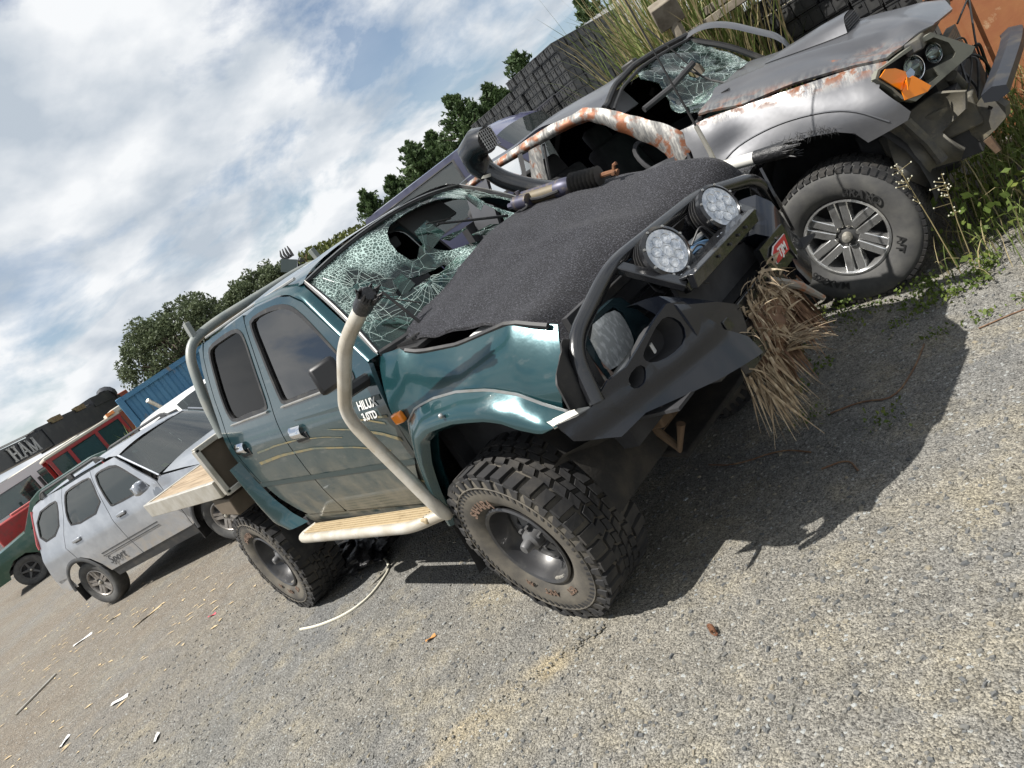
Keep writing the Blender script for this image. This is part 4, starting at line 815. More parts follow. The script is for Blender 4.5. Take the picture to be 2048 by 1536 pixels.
# stuff behind the bar: radiator, panel, hoses
gpart(MB().box((.60, 0, .92), (.05, 1.05, .46)), 'radiator', 'black_trim')
for i in range(12): gpart(MB().box((.63, 0, .74+.034*i), (.012, .98, .004)), 'radiator_fin', 'interior')
gpart(MB().box((.64, 0, 1.15), (.06, 1.15, .04)), 'radiator_panel', 'black_trim', bevel=.005)
gpart(MB().tube(fillet([(.72, -.10, 1.06), (.82, .06, 1.08), (.80, .2, 1.0)], .06), .022, 8), 'blue_hose', 'blue_pipe')
gpart(MB().tube([(.735, -.06, 1.10), (.80, .12, 1.10)], .013, 8), 'cross_pipe', 'steel_grey')
for i in range(5):
    a = Vector((.80+.02*i, .02-.1*i, 1.10-.02*i)); gpart(MB().tube(fillet([a, a+Vector((.04, .06, .05-.02*i)), a+Vector((.06, .10, -.05))], .03), .004, 5), 'lamp_wire', 'black_trim')
# torn plastic and bristles where the fender tore from the bar
gpart(patch_mb([(-.90, .97), (-.88, 1.06), (-.82, 1.13), (-.75, 1.16), (-.70, 1.12), (-.70, .95), (-.80, .92)], lambda y, z: (.715+.04*math.sin(y*60)*.3+.05*(z-1), y, z), .02, (), .006), 'torn_plastic', 'black_trim', BB)  # torn sheet, outline enlarged to close a sunlit slit in the cast shadow
# radio aerial on the far end
an = gpart(MB().tube([(.52, .93, 1.195), (.53, .93, 1.27), (.53, .93, 1.42)], [.016, .0125, .011], 10), 'aerial_base', 'alu')
gpart(MB().tube([(.53, .93, 1.42), (.528, .93, 1.60), (.52, .93, 2.5)], [.007, .0055, .0042], 6), 'aerial_whip', 'black_trim', an)
gpart(MB().box((.52, .93, 1.19), (.06, .07, .045)), 'aerial_clamp', 'steel_grey', an, bevel=.006)

gpart(patch_mb([(.76, .80), (.93, .86), (.95, 1.0), (.90, 1.10), (.80, 1.12), (.74, 1.0)], lambda y, z: (.80-.5*(y-.78), y, z), .05, (), .012), 'far_wing_plate', 'bar_black', BB)
gpart(MB().box((.64, .0, 1.13), (.03, 1.25, .12)), 'shadow_fill_panel', 'interior')  # added panel, fills bright holes in the shadow cast by the bar
gpart(MB().box((.775, 0, .772), (.30, 1.36, .012)), 'light_block_plate', 'interior', BB)  # added plate, stops sun slipping down behind the bumper wings
# ------------------------------------------------------------------ carpet over the engine bay, and what lies on it
def carpet_mat():
    m = bpy.data.materials.new('carpet_felt'); m.use_nodes = True; t = m.node_tree; b = t.nodes['Principled BSDF']; lk = t.links.new; tc = t.nodes.new('ShaderNodeTexCoord')
    n = t.nodes.new('ShaderNodeTexNoise'); n.inputs['Scale'].default_value = 165; n.inputs['Detail'].default_value = 3; n.inputs['Roughness'].default_value = .7; lk(tc.outputs['Object'], n.inputs['Vector'])
    r = t.nodes.new('ShaderNodeValToRGB'); e = r.color_ramp.elements; e[0].position = .40; e[0].color = (.011, .011, .013, 1); e[1].position = .66; e[1].color = (.090, .091, .104, 1); q = e.new(.53); q.color = (.019, .019, .023, 1); lk(n.outputs['Fac'], r.inputs[0]); lk(r.outputs[0], b.inputs['Base Color'])
    b.inputs['Roughness'].default_value = 1; b.inputs['Specular IOR Level'].default_value = .1; b.inputs['Sheen Weight'].default_value = .12
    bp = t.nodes.new('ShaderNodeBump'); bp.inputs['Strength'].default_value = .8; bp.inputs['Distance'].default_value = .006; lk(n.outputs['Fac'], bp.inputs['Height']); lk(bp.outputs[0], b.inputs['Normal']); MATS['carpet'] = m
carpet_mat()
_near = [(-.37, 1.393), (-.20, 1.368), (.03, 1.333), (.33, 1.291), (.45, 1.268), (.525, 1.205), (.585, 1.15)]
_mid = [(-.30, 1.515), (-.10, 1.478), (.12, 1.425), (.36, 1.352), (.53, 1.285), (.625, 1.195), (.665, 1.07)]
_far = [(-.37, 1.557), (-.15, 1.508), (.10, 1.462), (.40, 1.402), (.66, 1.357), (.76, 1.295), (.79, 1.17)]
_N, _Mi, _Fa = (resamp(chaikin(q, 2), 60) for q in (_near, _mid, _far))
def carpet_f(u, v):
    k = u*59; i = min(58, int(k)); f = k-i; a, b, c = (P[i]*(1-f)+P[i+1]*f for P in (_N, _Mi, _Fa))
    # quadratic through near (v=0), mid (v=.55), far (v=1)
    m = .55; l0 = (v-m)*(v-1)/(m); l1 = v*(v-1)/(m*(m-1)); l2 = v*(v-m)/(1-m); q = a*l0 + b*l1 + c*l2
    y = lerp(-.66+.05*(1-u)**2, .70, v); edge = max(0, v-.93)/.07
    z = q[1] + .010*math.exp(-((v-.30-.35*u)/.05)**2)*math.sin(math.pi*u) + .008*math.exp(-((v-.62+.2*u)/.04)**2)*math.sin(math.pi*u) + .010*math.sin(9*v+4*u)*math.sin(math.pi*u) + .009*math.sin(u*7-v*9)*math.sin(math.pi*v) + .004*math.sin(31*u+12*v) - .10*edge**1.6*(.4+u)
    if v < .04: z -= .004
    z -= .05*max(0, u-.86)/.14*math.exp(-((v-.06)/.08)**2)
    return Vector((q[0] + .012*math.sin(v*17)*(1 if u < .02 or u > .98 else .3), y + .012*math.sin(u*13)*(1-v), z))
cp_ = MB(); NU, NV = 70, 70
cp_.grid(lambda u, v: carpet_f(u, v), NU, NV); cp_.grid(lambda u, v: carpet_f(u, 1-v) - Vector((0, 0, .013)), NU, NV)
cp_.grid(lambda u, v: carpet_f(u, 0) - Vector((0, 0, .013*v)), NU, 2); cp_.grid(lambda u, v: carpet_f(u, 1) - Vector((0, 0, .013*v)), NU, 2); cp_.grid(lambda u, v: carpet_f(0, u) - Vector((0, 0, .013*v)), NV, 2); cp_.grid(lambda u, v: carpet_f(1, u) - Vector((0, 0, .013*v)), NV, 2)
tag(cp_.obj('carpet', 'carpet', weld=True, ang=80), 'charcoal speckled carpet draped over the open engine bay of the green pickup', 'carpet')
def on_carpet(x, y, h=0):
    best = None
    for i in range(61):
        for v in (max(0, min(1, (y+.66)/1.36)),):
            q = carpet_f(i/60, v); d = abs(q.x-x)
            if best is None or d < best[0]: best = (d, q)
    return Vector((x, y, best[1].z + h))
mat('ram_tan', (.13, .105, .065), .6, .15, var=((.10, .09, .075), 20, .5, .7)); mat('ram_blue', (.055, .055, .085), .45, .4, var=((.16, .13, .09), 22, .5, .7)); mat('rust', (.12, .05, .025), .9, var=((.18, .085, .04), 30, .4, .65), bump=(60, .4, .004))
rk = thing('steering_rack', 'old steering rack with rubber bellows lying on the charcoal carpet', 'car part', on_carpet(.02, .50))
A = on_carpet(-.27, .47, .045); Bv = on_carpet(.30, .53, .045); D = (Bv-A); dn = D.normalized(); kx = Vector(rk.location)
def rpart(mb, nm, m): mb.v = [tuple(Vector(v)-kx) for v in mb.v]; return mb.obj(nm, m, rk)
P_ = lambda t, o=Vector((0, 0, 0)): A + D*t + o
sdv = dn.cross(Vector((0, 0, 1))).normalized()
rpart(MB().tube([P_(.02), P_(.42)], .036, 14), 'cylinder', 'ram_tan'); rpart(MB().tube([P_(.05, Vector((0, 0, .035))), P_(.45, Vector((0, 0, .035)))], .010, 8), 'pipe', 'ram_blue')
rpart(MB().tube([P_(-.03, sdv*.03), P_(.14, sdv*.045)], .036, 12), 'valve_housing', 'ram_blue'); rpart(MB().tube([P_(-.08, sdv*.05), P_(.0, sdv*.05)], .016, 8), 'input_shaft', 'ram_blue')
rpart(MB().tube([P_(.0, Vector((0, 0, -.02))), P_(.02, Vector((0, 0, .055)))], .014, 8), 'mounting_lug', 'ram_blue')
rpart(MB().tube([P_(.40), P_(.45), P_(.52), P_(.56)], [.044, .048, .046, .036], 14), 'end_housing', 'ram_blue')
rpart(MB().tube(fillet([P_(.16, sdv*.04), P_(.28, sdv*.055+Vector((0, 0, -.005))), P_(.46, sdv*.045)], .04), .009, 7), 'fluid_line', 'black_trim'); rpart(MB().tube(fillet([P_(.10, sdv*.06), P_(.16, sdv*.09+Vector((0, 0, -.02))), P_(.08, sdv*.10-Vector((0, 0, .03)))], .04), .006, 6), 'fluid_line', 'black_trim')
bel = []; rad = []
for i in range(17): bel.append(P_(.55+.30*i/16)); rad.append(.040-.010*i/16 + (.020 if i % 2 else -.008))
rpart(MB().tube(bel, rad, 14), 'bellows', 'rubber'); rpart(MB().tube([P_(.84), P_(.96), P_(1.0, Vector((0, 0, -.01)))], [.013, .012, .018], 8), 'rod_end', 'rust')
rpart(MB().tube([P_(.97), P_(1.0, Vector((0, 0, .03))), P_(1.03, Vector((0, 0, .035)))], .009, 6), 'rod_end', 'rust'); rpart(MB().tube([P_(.98), P_(1.0, sdv*.05)], .009, 6), 'rod_end', 'rust')

# dry palm fibre caught on the front of the bull bar
mat('palm_fibre', (.33, .255, .165), .85, var=((.17, .12, .075), 22, .4, .65), var2=((.52, .44, .31), 30, .52, .72))
mat('palm_brown', (.125, .07, .042), .9, var=((.24, .155, .09), 25, .5, .7))
pr = random.Random(21)
def blade(mb, p0, d, ln, w, droop, curl=0, seg=5):
    d = Vector(d).normalized(); s = d.cross(Vector((0, 0, 1))); s = s.normalized() if s.length > .05 else Vector((0, 1, 0)); a = pr.uniform(0, 3.14); s = s*math.cos(a) + d.cross(s)*math.sin(a); p = Vector(p0); vs = []; fs = []; o = len(mb.v)
    for i in range(seg+1):
        t = i/seg; ww = w*(1-.75*t)*(.7+.6*math.sin(math.pi*min(1, t*1.3))); vs += [p - s*ww/2, p + s*ww/2]
        d = (d + Vector((0, 0, -droop/seg)) + s*curl*pr.uniform(-.5, 1)/seg).normalized(); p = p + d*ln/seg
    mb.add(vs, [(2*i, 2*i+1, 2*i+3, 2*i+2) for i in range(seg)])
pb = MB(); pd = MB()
for i in range(330):
    y = pr.gauss(.03, .10); z = pr.uniform(.70, .90) - .25*max(0, -y); blade(pb, (.985+pr.uniform(-.02, .03), y, z), (pr.uniform(-.2, .5), pr.uniform(-.9, .6), pr.uniform(-1.0, .55)), pr.uniform(.04, .12), pr.uniform(.004, .014), pr.uniform(.4, 1.6), pr.uniform(-1, 1))
for i in range(150):
    y = pr.gauss(.17, .045); blade(pd, (.98+pr.uniform(-.02, .03), y, pr.uniform(.66, .80)), (pr.uniform(-.1, .25), pr.uniform(.0, .40), pr.uniform(-1.2, -.5)), pr.uniform(.14, .25), pr.uniform(.006, .016), pr.uniform(.2, .9), pr.uniform(-.8, .8))
for i in range(170):
    y = pr.gauss(-.10, .055); blade(pb, (.93+pr.uniform(-.03, .04), y, pr.uniform(.52, .68)), (pr.uniform(-.2, .35), pr.uniform(-.45, .30), pr.uniform(-1.2, -.7)), pr.uniform(.13, .27), pr.uniform(.004, .013), pr.uniform(.0, .5), pr.uniform(-.5, .5))
for i in range(60):
    blade(pb, (.97+pr.uniform(-.02, .02), .02+pr.uniform(-.03, .03), .60+pr.uniform(-.03, .03)), (pr.uniform(.2, .6), pr.uniform(-.1, .6), pr.uniform(-.1, .35)), pr.uniform(.10, .20), pr.uniform(.004, .008), pr.uniform(.3, 1.0), .2)
for i in range(90):
    y = pr.gauss(.03, .06); blade(pd, (.95+pr.uniform(-.03, .02), y, pr.uniform(.55, .72)), (pr.uniform(.0, .5), pr.uniform(-.5, .3), pr.uniform(-1, -.2)), pr.uniform(.08, .18), .014, .8, .8)
for i in range(70):
    y = pr.gauss(.02, .09); blade(pb, (.99+pr.uniform(-.02, .03), y, pr.uniform(.62, .88)), (pr.uniform(-.5, .6), pr.uniform(-1, 1), pr.uniform(-.8, .6)), pr.uniform(.03, .08), pr.uniform(.012, .024), pr.uniform(.5, 2), pr.uniform(-2, 2))
mt_ = MB(); mt_.ball((.975, .02, .73), (.045, .12, .12), 16, 12, .22, pr); mt_.ball((.95, .15, .70), (.04, .07, .10), 14, 10, .25, pr); mt_.ball((.93, -.08, .60), (.04, .06, .08), 14, 10, .25, pr)
pt = thing('palm_debris', 'bundle of dry brown palm fibre hanging off the front of the bull bar', 'palm debris', (.96, .02, .6))
for mb, nm, m in ((pb, 'pale_fibre', 'palm_fibre'), (pd, 'brown_fibre', 'palm_brown'), (mt_, 'matted_core', 'palm_brown')):
    mb.v = [(a-.97, b-.05, c-.6) for a, b, c in mb.v]; tag(mb.obj(nm, m, pt, smooth=False, recalc=False), None, kind='stuff')
stk = MB(); stk.tube([(.02, .06, .24), (.05, .18, .14), (.06, .28, .02)], [.016, .018, .012], 8); stk.obj('broken_stalk', 'stalk', pt) if 'stalk' in MATS else stk.obj('broken_stalk', mat('stalk', (.20, .19, .17), .7, var=((.30, .12, .05), 12, .5, .6)), pt)
# ------------------------------------------------------------------ silver wreck parked alongside
def silver_mat(name, k=1.0):
    m = bpy.data.materials.new(name); MATS[name] = m; m.use_nodes = True; t = m.node_tree; b = t.nodes['Principled BSDF']; lk = t.links.new; tc = t.nodes.new('ShaderNodeTexCoord')
    sp = t.nodes.new('ShaderNodeSeparateXYZ'); lk(tc.outputs['Object'], sp.inputs[0])
    def mth(op, a, c=0.):
        x = t.nodes.new('ShaderNodeMath'); x.operation = op
        for i, s in enumerate((a, c)):
            if isinstance(s, (int, float)): x.inputs[i].default_value = s
            else: lk(s, x.inputs[i])
        return x.outputs[0]
    def rng(s, a, c):
        r = t.nodes.new('ShaderNodeMapRange'); r.inputs['From Min'].default_value = a; r.inputs['From Max'].default_value = c; lk(s, r.inputs['Value']); return r.outputs[0]
    def noise(sc, st=(1, 1, 1), det=6):
        mp = t.nodes.new('ShaderNodeMapping'); mp.inputs['Scale'].default_value = st; lk(tc.outputs['Object'], mp.inputs[0]); n = t.nodes.new('ShaderNodeTexNoise'); n.inputs['Scale'].default_value = sc; n.inputs['Detail'].default_value = det; n.inputs['Roughness'].default_value = .65; lk(mp.outputs[0], n.inputs['Vector']); return n.outputs['Fac']
    line = mth('ADD', mth('MULTIPLY', sp.outputs['X'], -.2376), 1.2955); d = mth('ABSOLUTE', mth('SUBTRACT', sp.outputs['Z'], line))
    scr = mth('MULTIPLY', rng(d, .060, .008), rng(noise(26, (1.5, .4, .35)), .40, .56)); scr = mth('MULTIPLY', scr, k)
    rus = mth('MULTIPLY', rng(d, .05, .0), rng(noise(17, (.7, 1, 1)), .48, .56)); rus = mth('MULTIPLY', rus, k)
    rus2 = mth('MULTIPLY', rng(noise(5.5), .70, .74), .8); rus = mth('MAXIMUM', rus, rus2)
    def mix(f, a, c):
        x = t.nodes.new('ShaderNodeMix'); x.data_type = 'RGBA'; lk(f, x.inputs['Factor'])
        if isinstance(a, tuple): x.inputs['A'].default_value = (*a, 1)
        else: lk(a, x.inputs['A'])
        x.inputs['B'].default_value = (*c, 1); return x.outputs['Result']
    col = mix(rng(noise(3), .35, .7), (.070, .072, .080), (.09, .091, .096)); col = mix(scr, col, (.23, .225, .21)); col = mix(rus, col, (.19, .068, .028)); lk(col, b.inputs['Base Color'])
    lk(mth('MULTIPLY', mth('SUBTRACT', 1.0, rus), .40), b.inputs['Metallic']); lk(mth('ADD', .43, mth('MULTIPLY', rus, .55)), b.inputs['Roughness']); b.inputs['Coat Weight'].default_value = .35; b.inputs['Coat Roughness'].default_value = .12
    bp = t.nodes.new('ShaderNodeBump'); bp.inputs['Strength'].default_value = .16; bp.inputs['Distance'].default_value = .012; lk(mth('ADD', noise(5, (1, 1, 1), 3), mth('MULTIPLY', scr, .35)), bp.inputs['Height']); lk(bp.outputs[0], b.inputs['Normal']); return m
silver_mat('silver_paint'); silver_mat('silver_plain', .0)
def scraped_mat():
    m = mat('scraped_metal', (.125, .124, .12), .5, .4, var=((.27, .26, .24), 34, .42, .62, (2.2, .4, .5)), var2=((.165, .06, .026), 8.5, .50, .57), bump=(28, .25, .006))
scraped_mat()
mat('beam_dark', (.022, .025, .032), .5, .2, var=((.08, .07, .055), 7, .5, .75))
mat('mud_metal', (.115, .105, .08), .7, .2, var=((.06, .06, .06), 8, .4, .65), var2=((.22, .19, .13), 11, .58, .72), bump=(18, .4, .01))
mat('lamp_shell', (.165, .165, .135), .55, var=((.10, .10, .085), 10, .5, .7)); mat('alloy', (.74, .74, .73), .2, .85, var=((.40, .39, .37), 14, .5, .75)); mat('alloy_dark', (.10, .10, .10), .5, .6)
mat('tyre_grey', (.055, .055, .055), .85, var=((.10, .098, .09), 8, .4, .7), bump=(50, .2, .003)); mat('rad_fin', (.16, .15, .12), .6, .4, var=((.09, .085, .07), 20, .4, .7))
glass_mat('wreck_glass', (.62, .80, .73), .9, .04, crack=(12, 40, .0008, (.62, .74, .70)), diff=((.42, .55, .50), .12))
S = thing('wrecked_pickup', 'silver pickup wreck with rust along its scraped bonnet edge and broken headlamp', 'pickup truck', (.672, 1.472, 0), R(6))
def sp_(mb, nm, m='silver_paint', parent=None, **k): return mb.obj(nm, m, parent or S, **k)
SZT = ([-.60, -.385, -.218, .097, .363, .53], [1.40, 1.383, 1.346, 1.287, 1.226, 1.168])
def szt(X): return float(np.interp(X, *SZT))
def sfen(X, Z):
    t = max(0, min(1, (Z-.98)/(szt(X)-.98))); Y = -.045 + .155*t**1.7 + .012*math.sin(X*13+Z*8)*t
    Y += .03*math.exp(-((X+.32)/.12)**2-((Z-1.19)/.07)**2)
    if X > .35: Y += .9*(X-.35)**2
    return (X, Y, Z)
SARCH = [(.50, .895), (.31, .885), (.275, .955), (.20, 1.005), (.067, 1.046), (-.10, 1.062), (-.25, 1.04), (-.37, .96), (-.44, .84), (-.47, .68), (-.47, .55)]
FEN2 = [(-.545, .55), (-.545, 1.27), (-.60, 1.40)] + [(x, szt(x)-.006) for x in (-.385, -.218, -.05, .097, .25, .363, .50)] + [(.455, 1.115), (.44, 1.09), (.50, .985), (.525, .925)] + SARCH
fe = sp_(patch_mb(FEN2, sfen, .03, (), .01), 'front_fender')
sp_(MB().tube([sfen(*q) for q in resamp(chaikin([(-.40, 1.13), (-.30, 1.17), (-.12, 1.176), (.05, 1.155), (.22, 1.105), (.34, 1.035), (.43, .93)], 2), 24)], .006, 5), 'flare_crease', 'silver_plain', fe)
sp_(MB().grid(lambda u, v: (lambda q: (q[0], q[1]+.10*v+.0, q[2]-.012*v))(sfen(*resamp(SARCH, 30)[round(u*29)])), 30, 4), 'arch_return', 'black_trim', fe)
wl = MB(); wl.grid(lambda u, v: (-.02+.47*math.cos(math.pi*(1.08-1.16*u)), .06+.5*v, .56+.50*math.sin(math.pi*(1.08-1.16*u))), 18, 4); sp_(wl, 'wheel_well_liner', 'interior'); sp_(MB().box((-.05, .60, .82), (1.1, .04, .80)), 'inner_wing', 'interior')
# fibres of paint and bristles along the arch
bz = MB(); q_ = random.Random(9)
for i in range(220):
    t = q_.random(); a = Vector(sfen(*resamp([(.20, 1.012), (.067, 1.052), (-.10, 1.068), (-.25, 1.046), (-.36, .985)], 40)[int(t*39)])); bz.tube([a+Vector((0, -.004, .02)), a+Vector((q_.uniform(-.03, .03), -.012, q_.uniform(-.03, .05)))], [.0012, .0006], 3, cap=False)
tag(sp_(bz, 'arch_bristles', 'black_trim', fe), None, kind='stuff')
# bonnet with scoop
def sbon(X, Y):
    c = 1-((Y-.80)/.70)**2; z = szt(min(.53, max(-.6, X))) - (.55*(X-.53) if X > .53 else 0) + .004 + .105*max(0, c)**.7
    z += .020*math.exp(-((Y-.42)/.05)**2) * (1 if X < .45 else 0.3) + .006*math.sin(X*9+Y*6)
    z -= .05*math.exp(-((X-.42)/.13)**2-((Y-.33)/.13)**2) - .03*math.exp(-((X-.60)/.07)**2-((Y-.45)/.2)**2)
    return (X, Y, z)
BON = [(-.46, .16), (-.38, .55), (-.34, .8), (-.38, 1.05), (-.46, 1.46), (.50, 1.47), (.64, 1.25), (.72, .8), (.68, .40), (.57, .20), (.50, .122), (.2, .108), (-.2, .108)]
bo = sp_(patch_mb(BON, sbon, .035, (), .014), 'bonnet')
# washer jets slot, scoop
sc = MB(); 
def scoop(u, v):
    X = lerp(.28, -.16, u); w = lerp(.19, .23, u); Y = .80 + (2*v-1)*w; h = .075*(1-u)**.8*(1-abs(2*v-1)**5); return (X, Y, sbon(X, Y)[2]+.004+h)
sc.grid(scoop, 12, 14); so = sp_(sc, 'bonnet_scoop', 'silver_plain', bo)
mo = MB(); mo.grid(lambda u, v: (.282, .80+(2*v-1)*.185, sbon(.28, .80+(2*v-1)*.185)[2]+.002+.073*(1-abs(2*v-1)**5)*u), 4, 14); sp_(mo, 'scoop_mouth', 'interior', so)
for i in range(5): sp_(MB().tube([(.287, .64, sbon(.28, .64)[2]+.012+.013*i), (.287, .96, sbon(.28, .96)[2]+.012+.013*i)], .003, 4), 'scoop_mesh', 'black_trim', so)
for Y in (.33, .70): sp_(MB().box((-.33, Y, sbon(-.33, Y)[2]+.004), (.05, .016, .006)), 'washer_jet', 'black_trim', bo)
# headlamp
def HLp(Y, Z, o=0): return (.4475+.75*Y+o*.8, Y-o*.6, Z)
FR = [(.25, 1.172), (.302, 1.171), (.375, 1.086), (.455, .987), (.43, .968), (.245, .948), (.116, .935), (.064, .985), (.043, 1.052), (.0, 1.14), (.026, 1.168), (.08, 1.167), (.16, 1.172)]
OPN = [(.235, 1.155), (.305, 1.143), (.355, 1.08), (.366, 1.02), (.345, 1.005), (.25, 1.02), (.255, .972), (.085, .965), (.05, 1.058), (.012, 1.13), (.035, 1.158)]
hl = sp_(patch_mb(FR, lambda y, z: HLp(y, z), .03, [OPN], .03), 'headlamp_shell', 'lamp_shell')
sp_(patch_mb(inset(OPN, -.01), lambda y, z: HLp(y, z, -.085), .05, (), .01), 'headlamp_bowl', 'interior', hl)
cw = MB(); k = len(OPN); cw.add([HLp(y, z) for y, z in OPN] + [HLp(y, z, -.085) for y, z in OPN], [(i, (i+1) % k, k+(i+1) % k, k+i) for i in range(k)]); sp_(cw, 'headlamp_wall', 'lamp_shell', hl)
for (y, z, r, m) in ((.302, 1.072, .046, 'chrome'), (.195, 1.068, .058, 'chrome')):
    fw = Vector((.8, -.6, 0)); MT = Matrix.Translation(Vector(HLp(y, z, -.055))) @ fw.to_track_quat('-Y', 'Z').to_matrix().to_4x4()
    l = sp_(MB().lathe([(0, .03), (r*.55, .02), (r*.9, -.006), (r, -.02), (r*1.06, -.022)], 28).xf(MT), 'lamp_reflector', m, hl)
    sp_(MB().lathe([(0, -.048), (r*.5, -.044), (r*.85, -.032), (r*.99, -.02)], 24).xf(MT), 'lamp_lens', 'clear_glass', l)
    sp_(MB().box(MT @ Vector((0, -.01, 0)), (r*1.5, .006, .012), MT.to_3x3()), 'lamp_bar', 'steel_grey', l)
AM = [[(.007, 1.137), (.049, 1.152), (.097, 1.126), (.147, 1.073), (.113, 1.04), (.078, 1.02), (.051, 1.062)], [(.113, 1.05), (.143, 1.051), (.193, .958), (.168, .944), (.072, .972), (.078, 1.016)]]
for i, pl in enumerate(AM): sp_(patch_mb(pl, lambda y, z: HLp(y, z, .004-.25*(y-.08)*(1 if i == 0 else -.5)), .03, (), .006), 'indicator_shard', 'amber', hl, smooth=False)
sp_(MB().add([HLp(.09, 1.07, .05), HLp(.125, 1.045, .02), HLp(.085, 1.01, .03), HLp(.09, 1.07, .045), HLp(.125, 1.045, .015), HLp(.085, 1.01, .025)], [(0, 1, 2), (3, 5, 4), (0, 3, 4, 1), (1, 4, 5, 2), (2, 5, 3, 0)]), 'indicator_shard', 'amber', hl, smooth=False)
sp_(patch_mb([(.125, 1.075), (.165, 1.085), (.175, 1.055), (.15, 1.03), (.12, 1.05)], lambda y, z: HLp(y, z, -.01), .03, (), .006), 'lamp_shard', 'blue_shard' if 'blue_shard' in MATS else mat('blue_shard', (.33, .45, .62), .1, .3, coat=1), hl, smooth=False)
# front structure: slam panel, radiator with fins, crash beam, horn bracket, inner guard
sp_(MB().box((.60, .80, 1.16), (.08, 1.20, .06)), 'slam_panel', 'mud_metal', bevel=.008)
rd_ = sp_(MB().box((.607, .86, .86), (.05, .90, .34)), 'radiator', 'rad_fin')
for i in range(20): sp_(MB().box((.632, .86, .70+.016*i), (.006, .86, .010)), 'radiator_fin', 'rad_fin', rd_)
sp_(MB().tube([(.66, .40, .92), (.67, .50, .80)], .03, 10), 'receiver_drier', 'mud_metal')
sp_(MB().tube(fillet([(.83, .12, .80), (.87, .45, .84), (.885, .80, .85), (.87, 1.20, .84), (.83, 1.5, .80)], .2), .062, 6, flat=.62), 'crash_beam', 'beam_dark')
hn = sp_(patch_mb([(.775, .80), (.83, .70), (.815, .65), (.755, .61), (.675, .572), (.615, .70), (.705, .745)], lambda x, z: (x, .28-.4*(x-.7), z), .03, [[(.77, .735), (.785, .72), (.772, .705), (.757, .718)]], .05), 'horn_bracket', 'mud_metal'); sp_(MB().tube([(.72, .20, .60), (.74, .19, .52)], [.022, .016], 8), 'tow_hook', 'rust_arm', hn)
sp_(patch_mb([(.36, .90), (.456, .88), (.60, .90), (.72, .86), (.69, .78), (.56, .72), (.62, .60), (.575, .54), (.463, .58), (.40, .50), (.345, .66), (.335, .79)], lambda x, z: (x, .17+.06*math.sin(x*14)+.05*math.sin(z*17), z), .03, (), .012), 'inner_guard', 'mud_metal')
sp_(MB().tube([(.44, .13, .90), (.50, .14, .72), (.52, .15, .60)], [.03, .026, .03], 8), 'guard_stay', 'mud_metal'); sp_(MB().box((.50, .32, .74), (.45, .12, .16)), 'chassis_rail', 'mud_metal', bevel=.01); sp_(MB().box((.42, .8, .70), (.5, 1.0, .35)), 'engine_block', 'interior')
for i in range(8):
    a = Vector((.66, q_.uniform(.45, 1.3), q_.uniform(.85, 1.1))); sp_(MB().tube(fillet([a, a+Vector((q_.uniform(.02, .1), q_.uniform(-.1, .2), q_.uniform(-.1, .1))), a+Vector((q_.uniform(.0, .08), q_.uniform(-.1, .2), -.15)), a+Vector((.03, q_.uniform(-.2, .2), -.25))], .05), q_.uniform(.004, .009), 5), 'loose_wire', 'black_trim')
# cab: bent roof rail and pillar, centre pillar, doors, roof, header
def sY(z): return float(np.interp(z, [.5, .9, 1.28, 1.40, 1.60, 1.75, 1.85], [.02, .0, .05, .09, .14, .19, .22]))
RT = [(-2.30, 1.845), (-1.95, 1.862), (-1.56, 1.856), (-1.361, 1.846), (-1.19, 1.818), (-1.094, 1.816), (-.956, 1.736), (-.765, 1.583), (-.615, 1.456), (-.56, 1.39), (-.555, 1.27)]
RI = [(-2.26, 1.80), (-1.93, 1.808), (-1.55, 1.780), (-1.336, 1.765), (-1.184, 1.746), (-1.091, 1.722), (-1.01, 1.655), (-.86, 1.505), (-.74, 1.375), (-.70, 1.32), (-.70, 1.20)]
sp_(strip_mb(RT, RI, lambda q, s: (q[0], sY(q[1]) - .018*math.sin(math.pi*s) + .006*math.sin(q[0]*55) + .05*max(0, s-.8), q[1]), 70, 8), 'roof_rail', 'scraped_metal')
sp_(strip_mb([(-1.50, 1.78), (-1.53, 1.66), (-1.56, 1.50), (-1.60, 1.30)], [(-1.61, 1.79), (-1.655, 1.66), (-1.70, 1.52), (-1.74, 1.30)], lambda q, s: (q[0], sY(q[1]) - .02*math.sin(math.pi*s), q[1]), 20, 7), 'centre_pillar', 'scraped_metal')
sp_(strip_mb([(-1.475, 1.77), (-1.52, 1.60), (-1.57, 1.40)], [(-1.50, 1.775), (-1.545, 1.60), (-1.60, 1.40)], lambda q, s: (q[0], sY(q[1])+.02-.01*math.sin(math.pi*s), q[1]), 12, 4), 'pillar_seal', 'black_trim')
sp_(strip_mb([(-1.66, 1.80), (-1.68, 1.70), (-1.75, 1.50)], [(-1.70, 1.815), (-1.72, 1.70), (-1.80, 1.50)], lambda q, s: (q[0], sY(q[1])-.006, q[1]), 10, 3), 'window_frame', 'black_trim')
SD = [(-.565, .55), (-.565, 1.27), (-.70, 1.30), (-1.58, 1.34), (-1.60, .55)]
sp_(patch_mb(SD, lambda x, z: (x, sY(z)-.01, z), .08, (), .03), 'front_door', 'silver_plain'); sp_(patch_mb([(-1.61, .55), (-1.59, 1.34), (-2.28, 1.38), (-2.30, 1.2), (-2.2, .55)], lambda x, z: (x, sY(z)-.01, z), .08, (), .03), 'rear_door', 'silver_plain')
sp_(patch_mb([(-2.10, 1.38), (-2.04, 1.80), (-2.28, 1.79), (-2.32, 1.38)], lambda x, z: (x, sY(z), z), .08, (), .03), 'cab_corner', 'silver_plain')
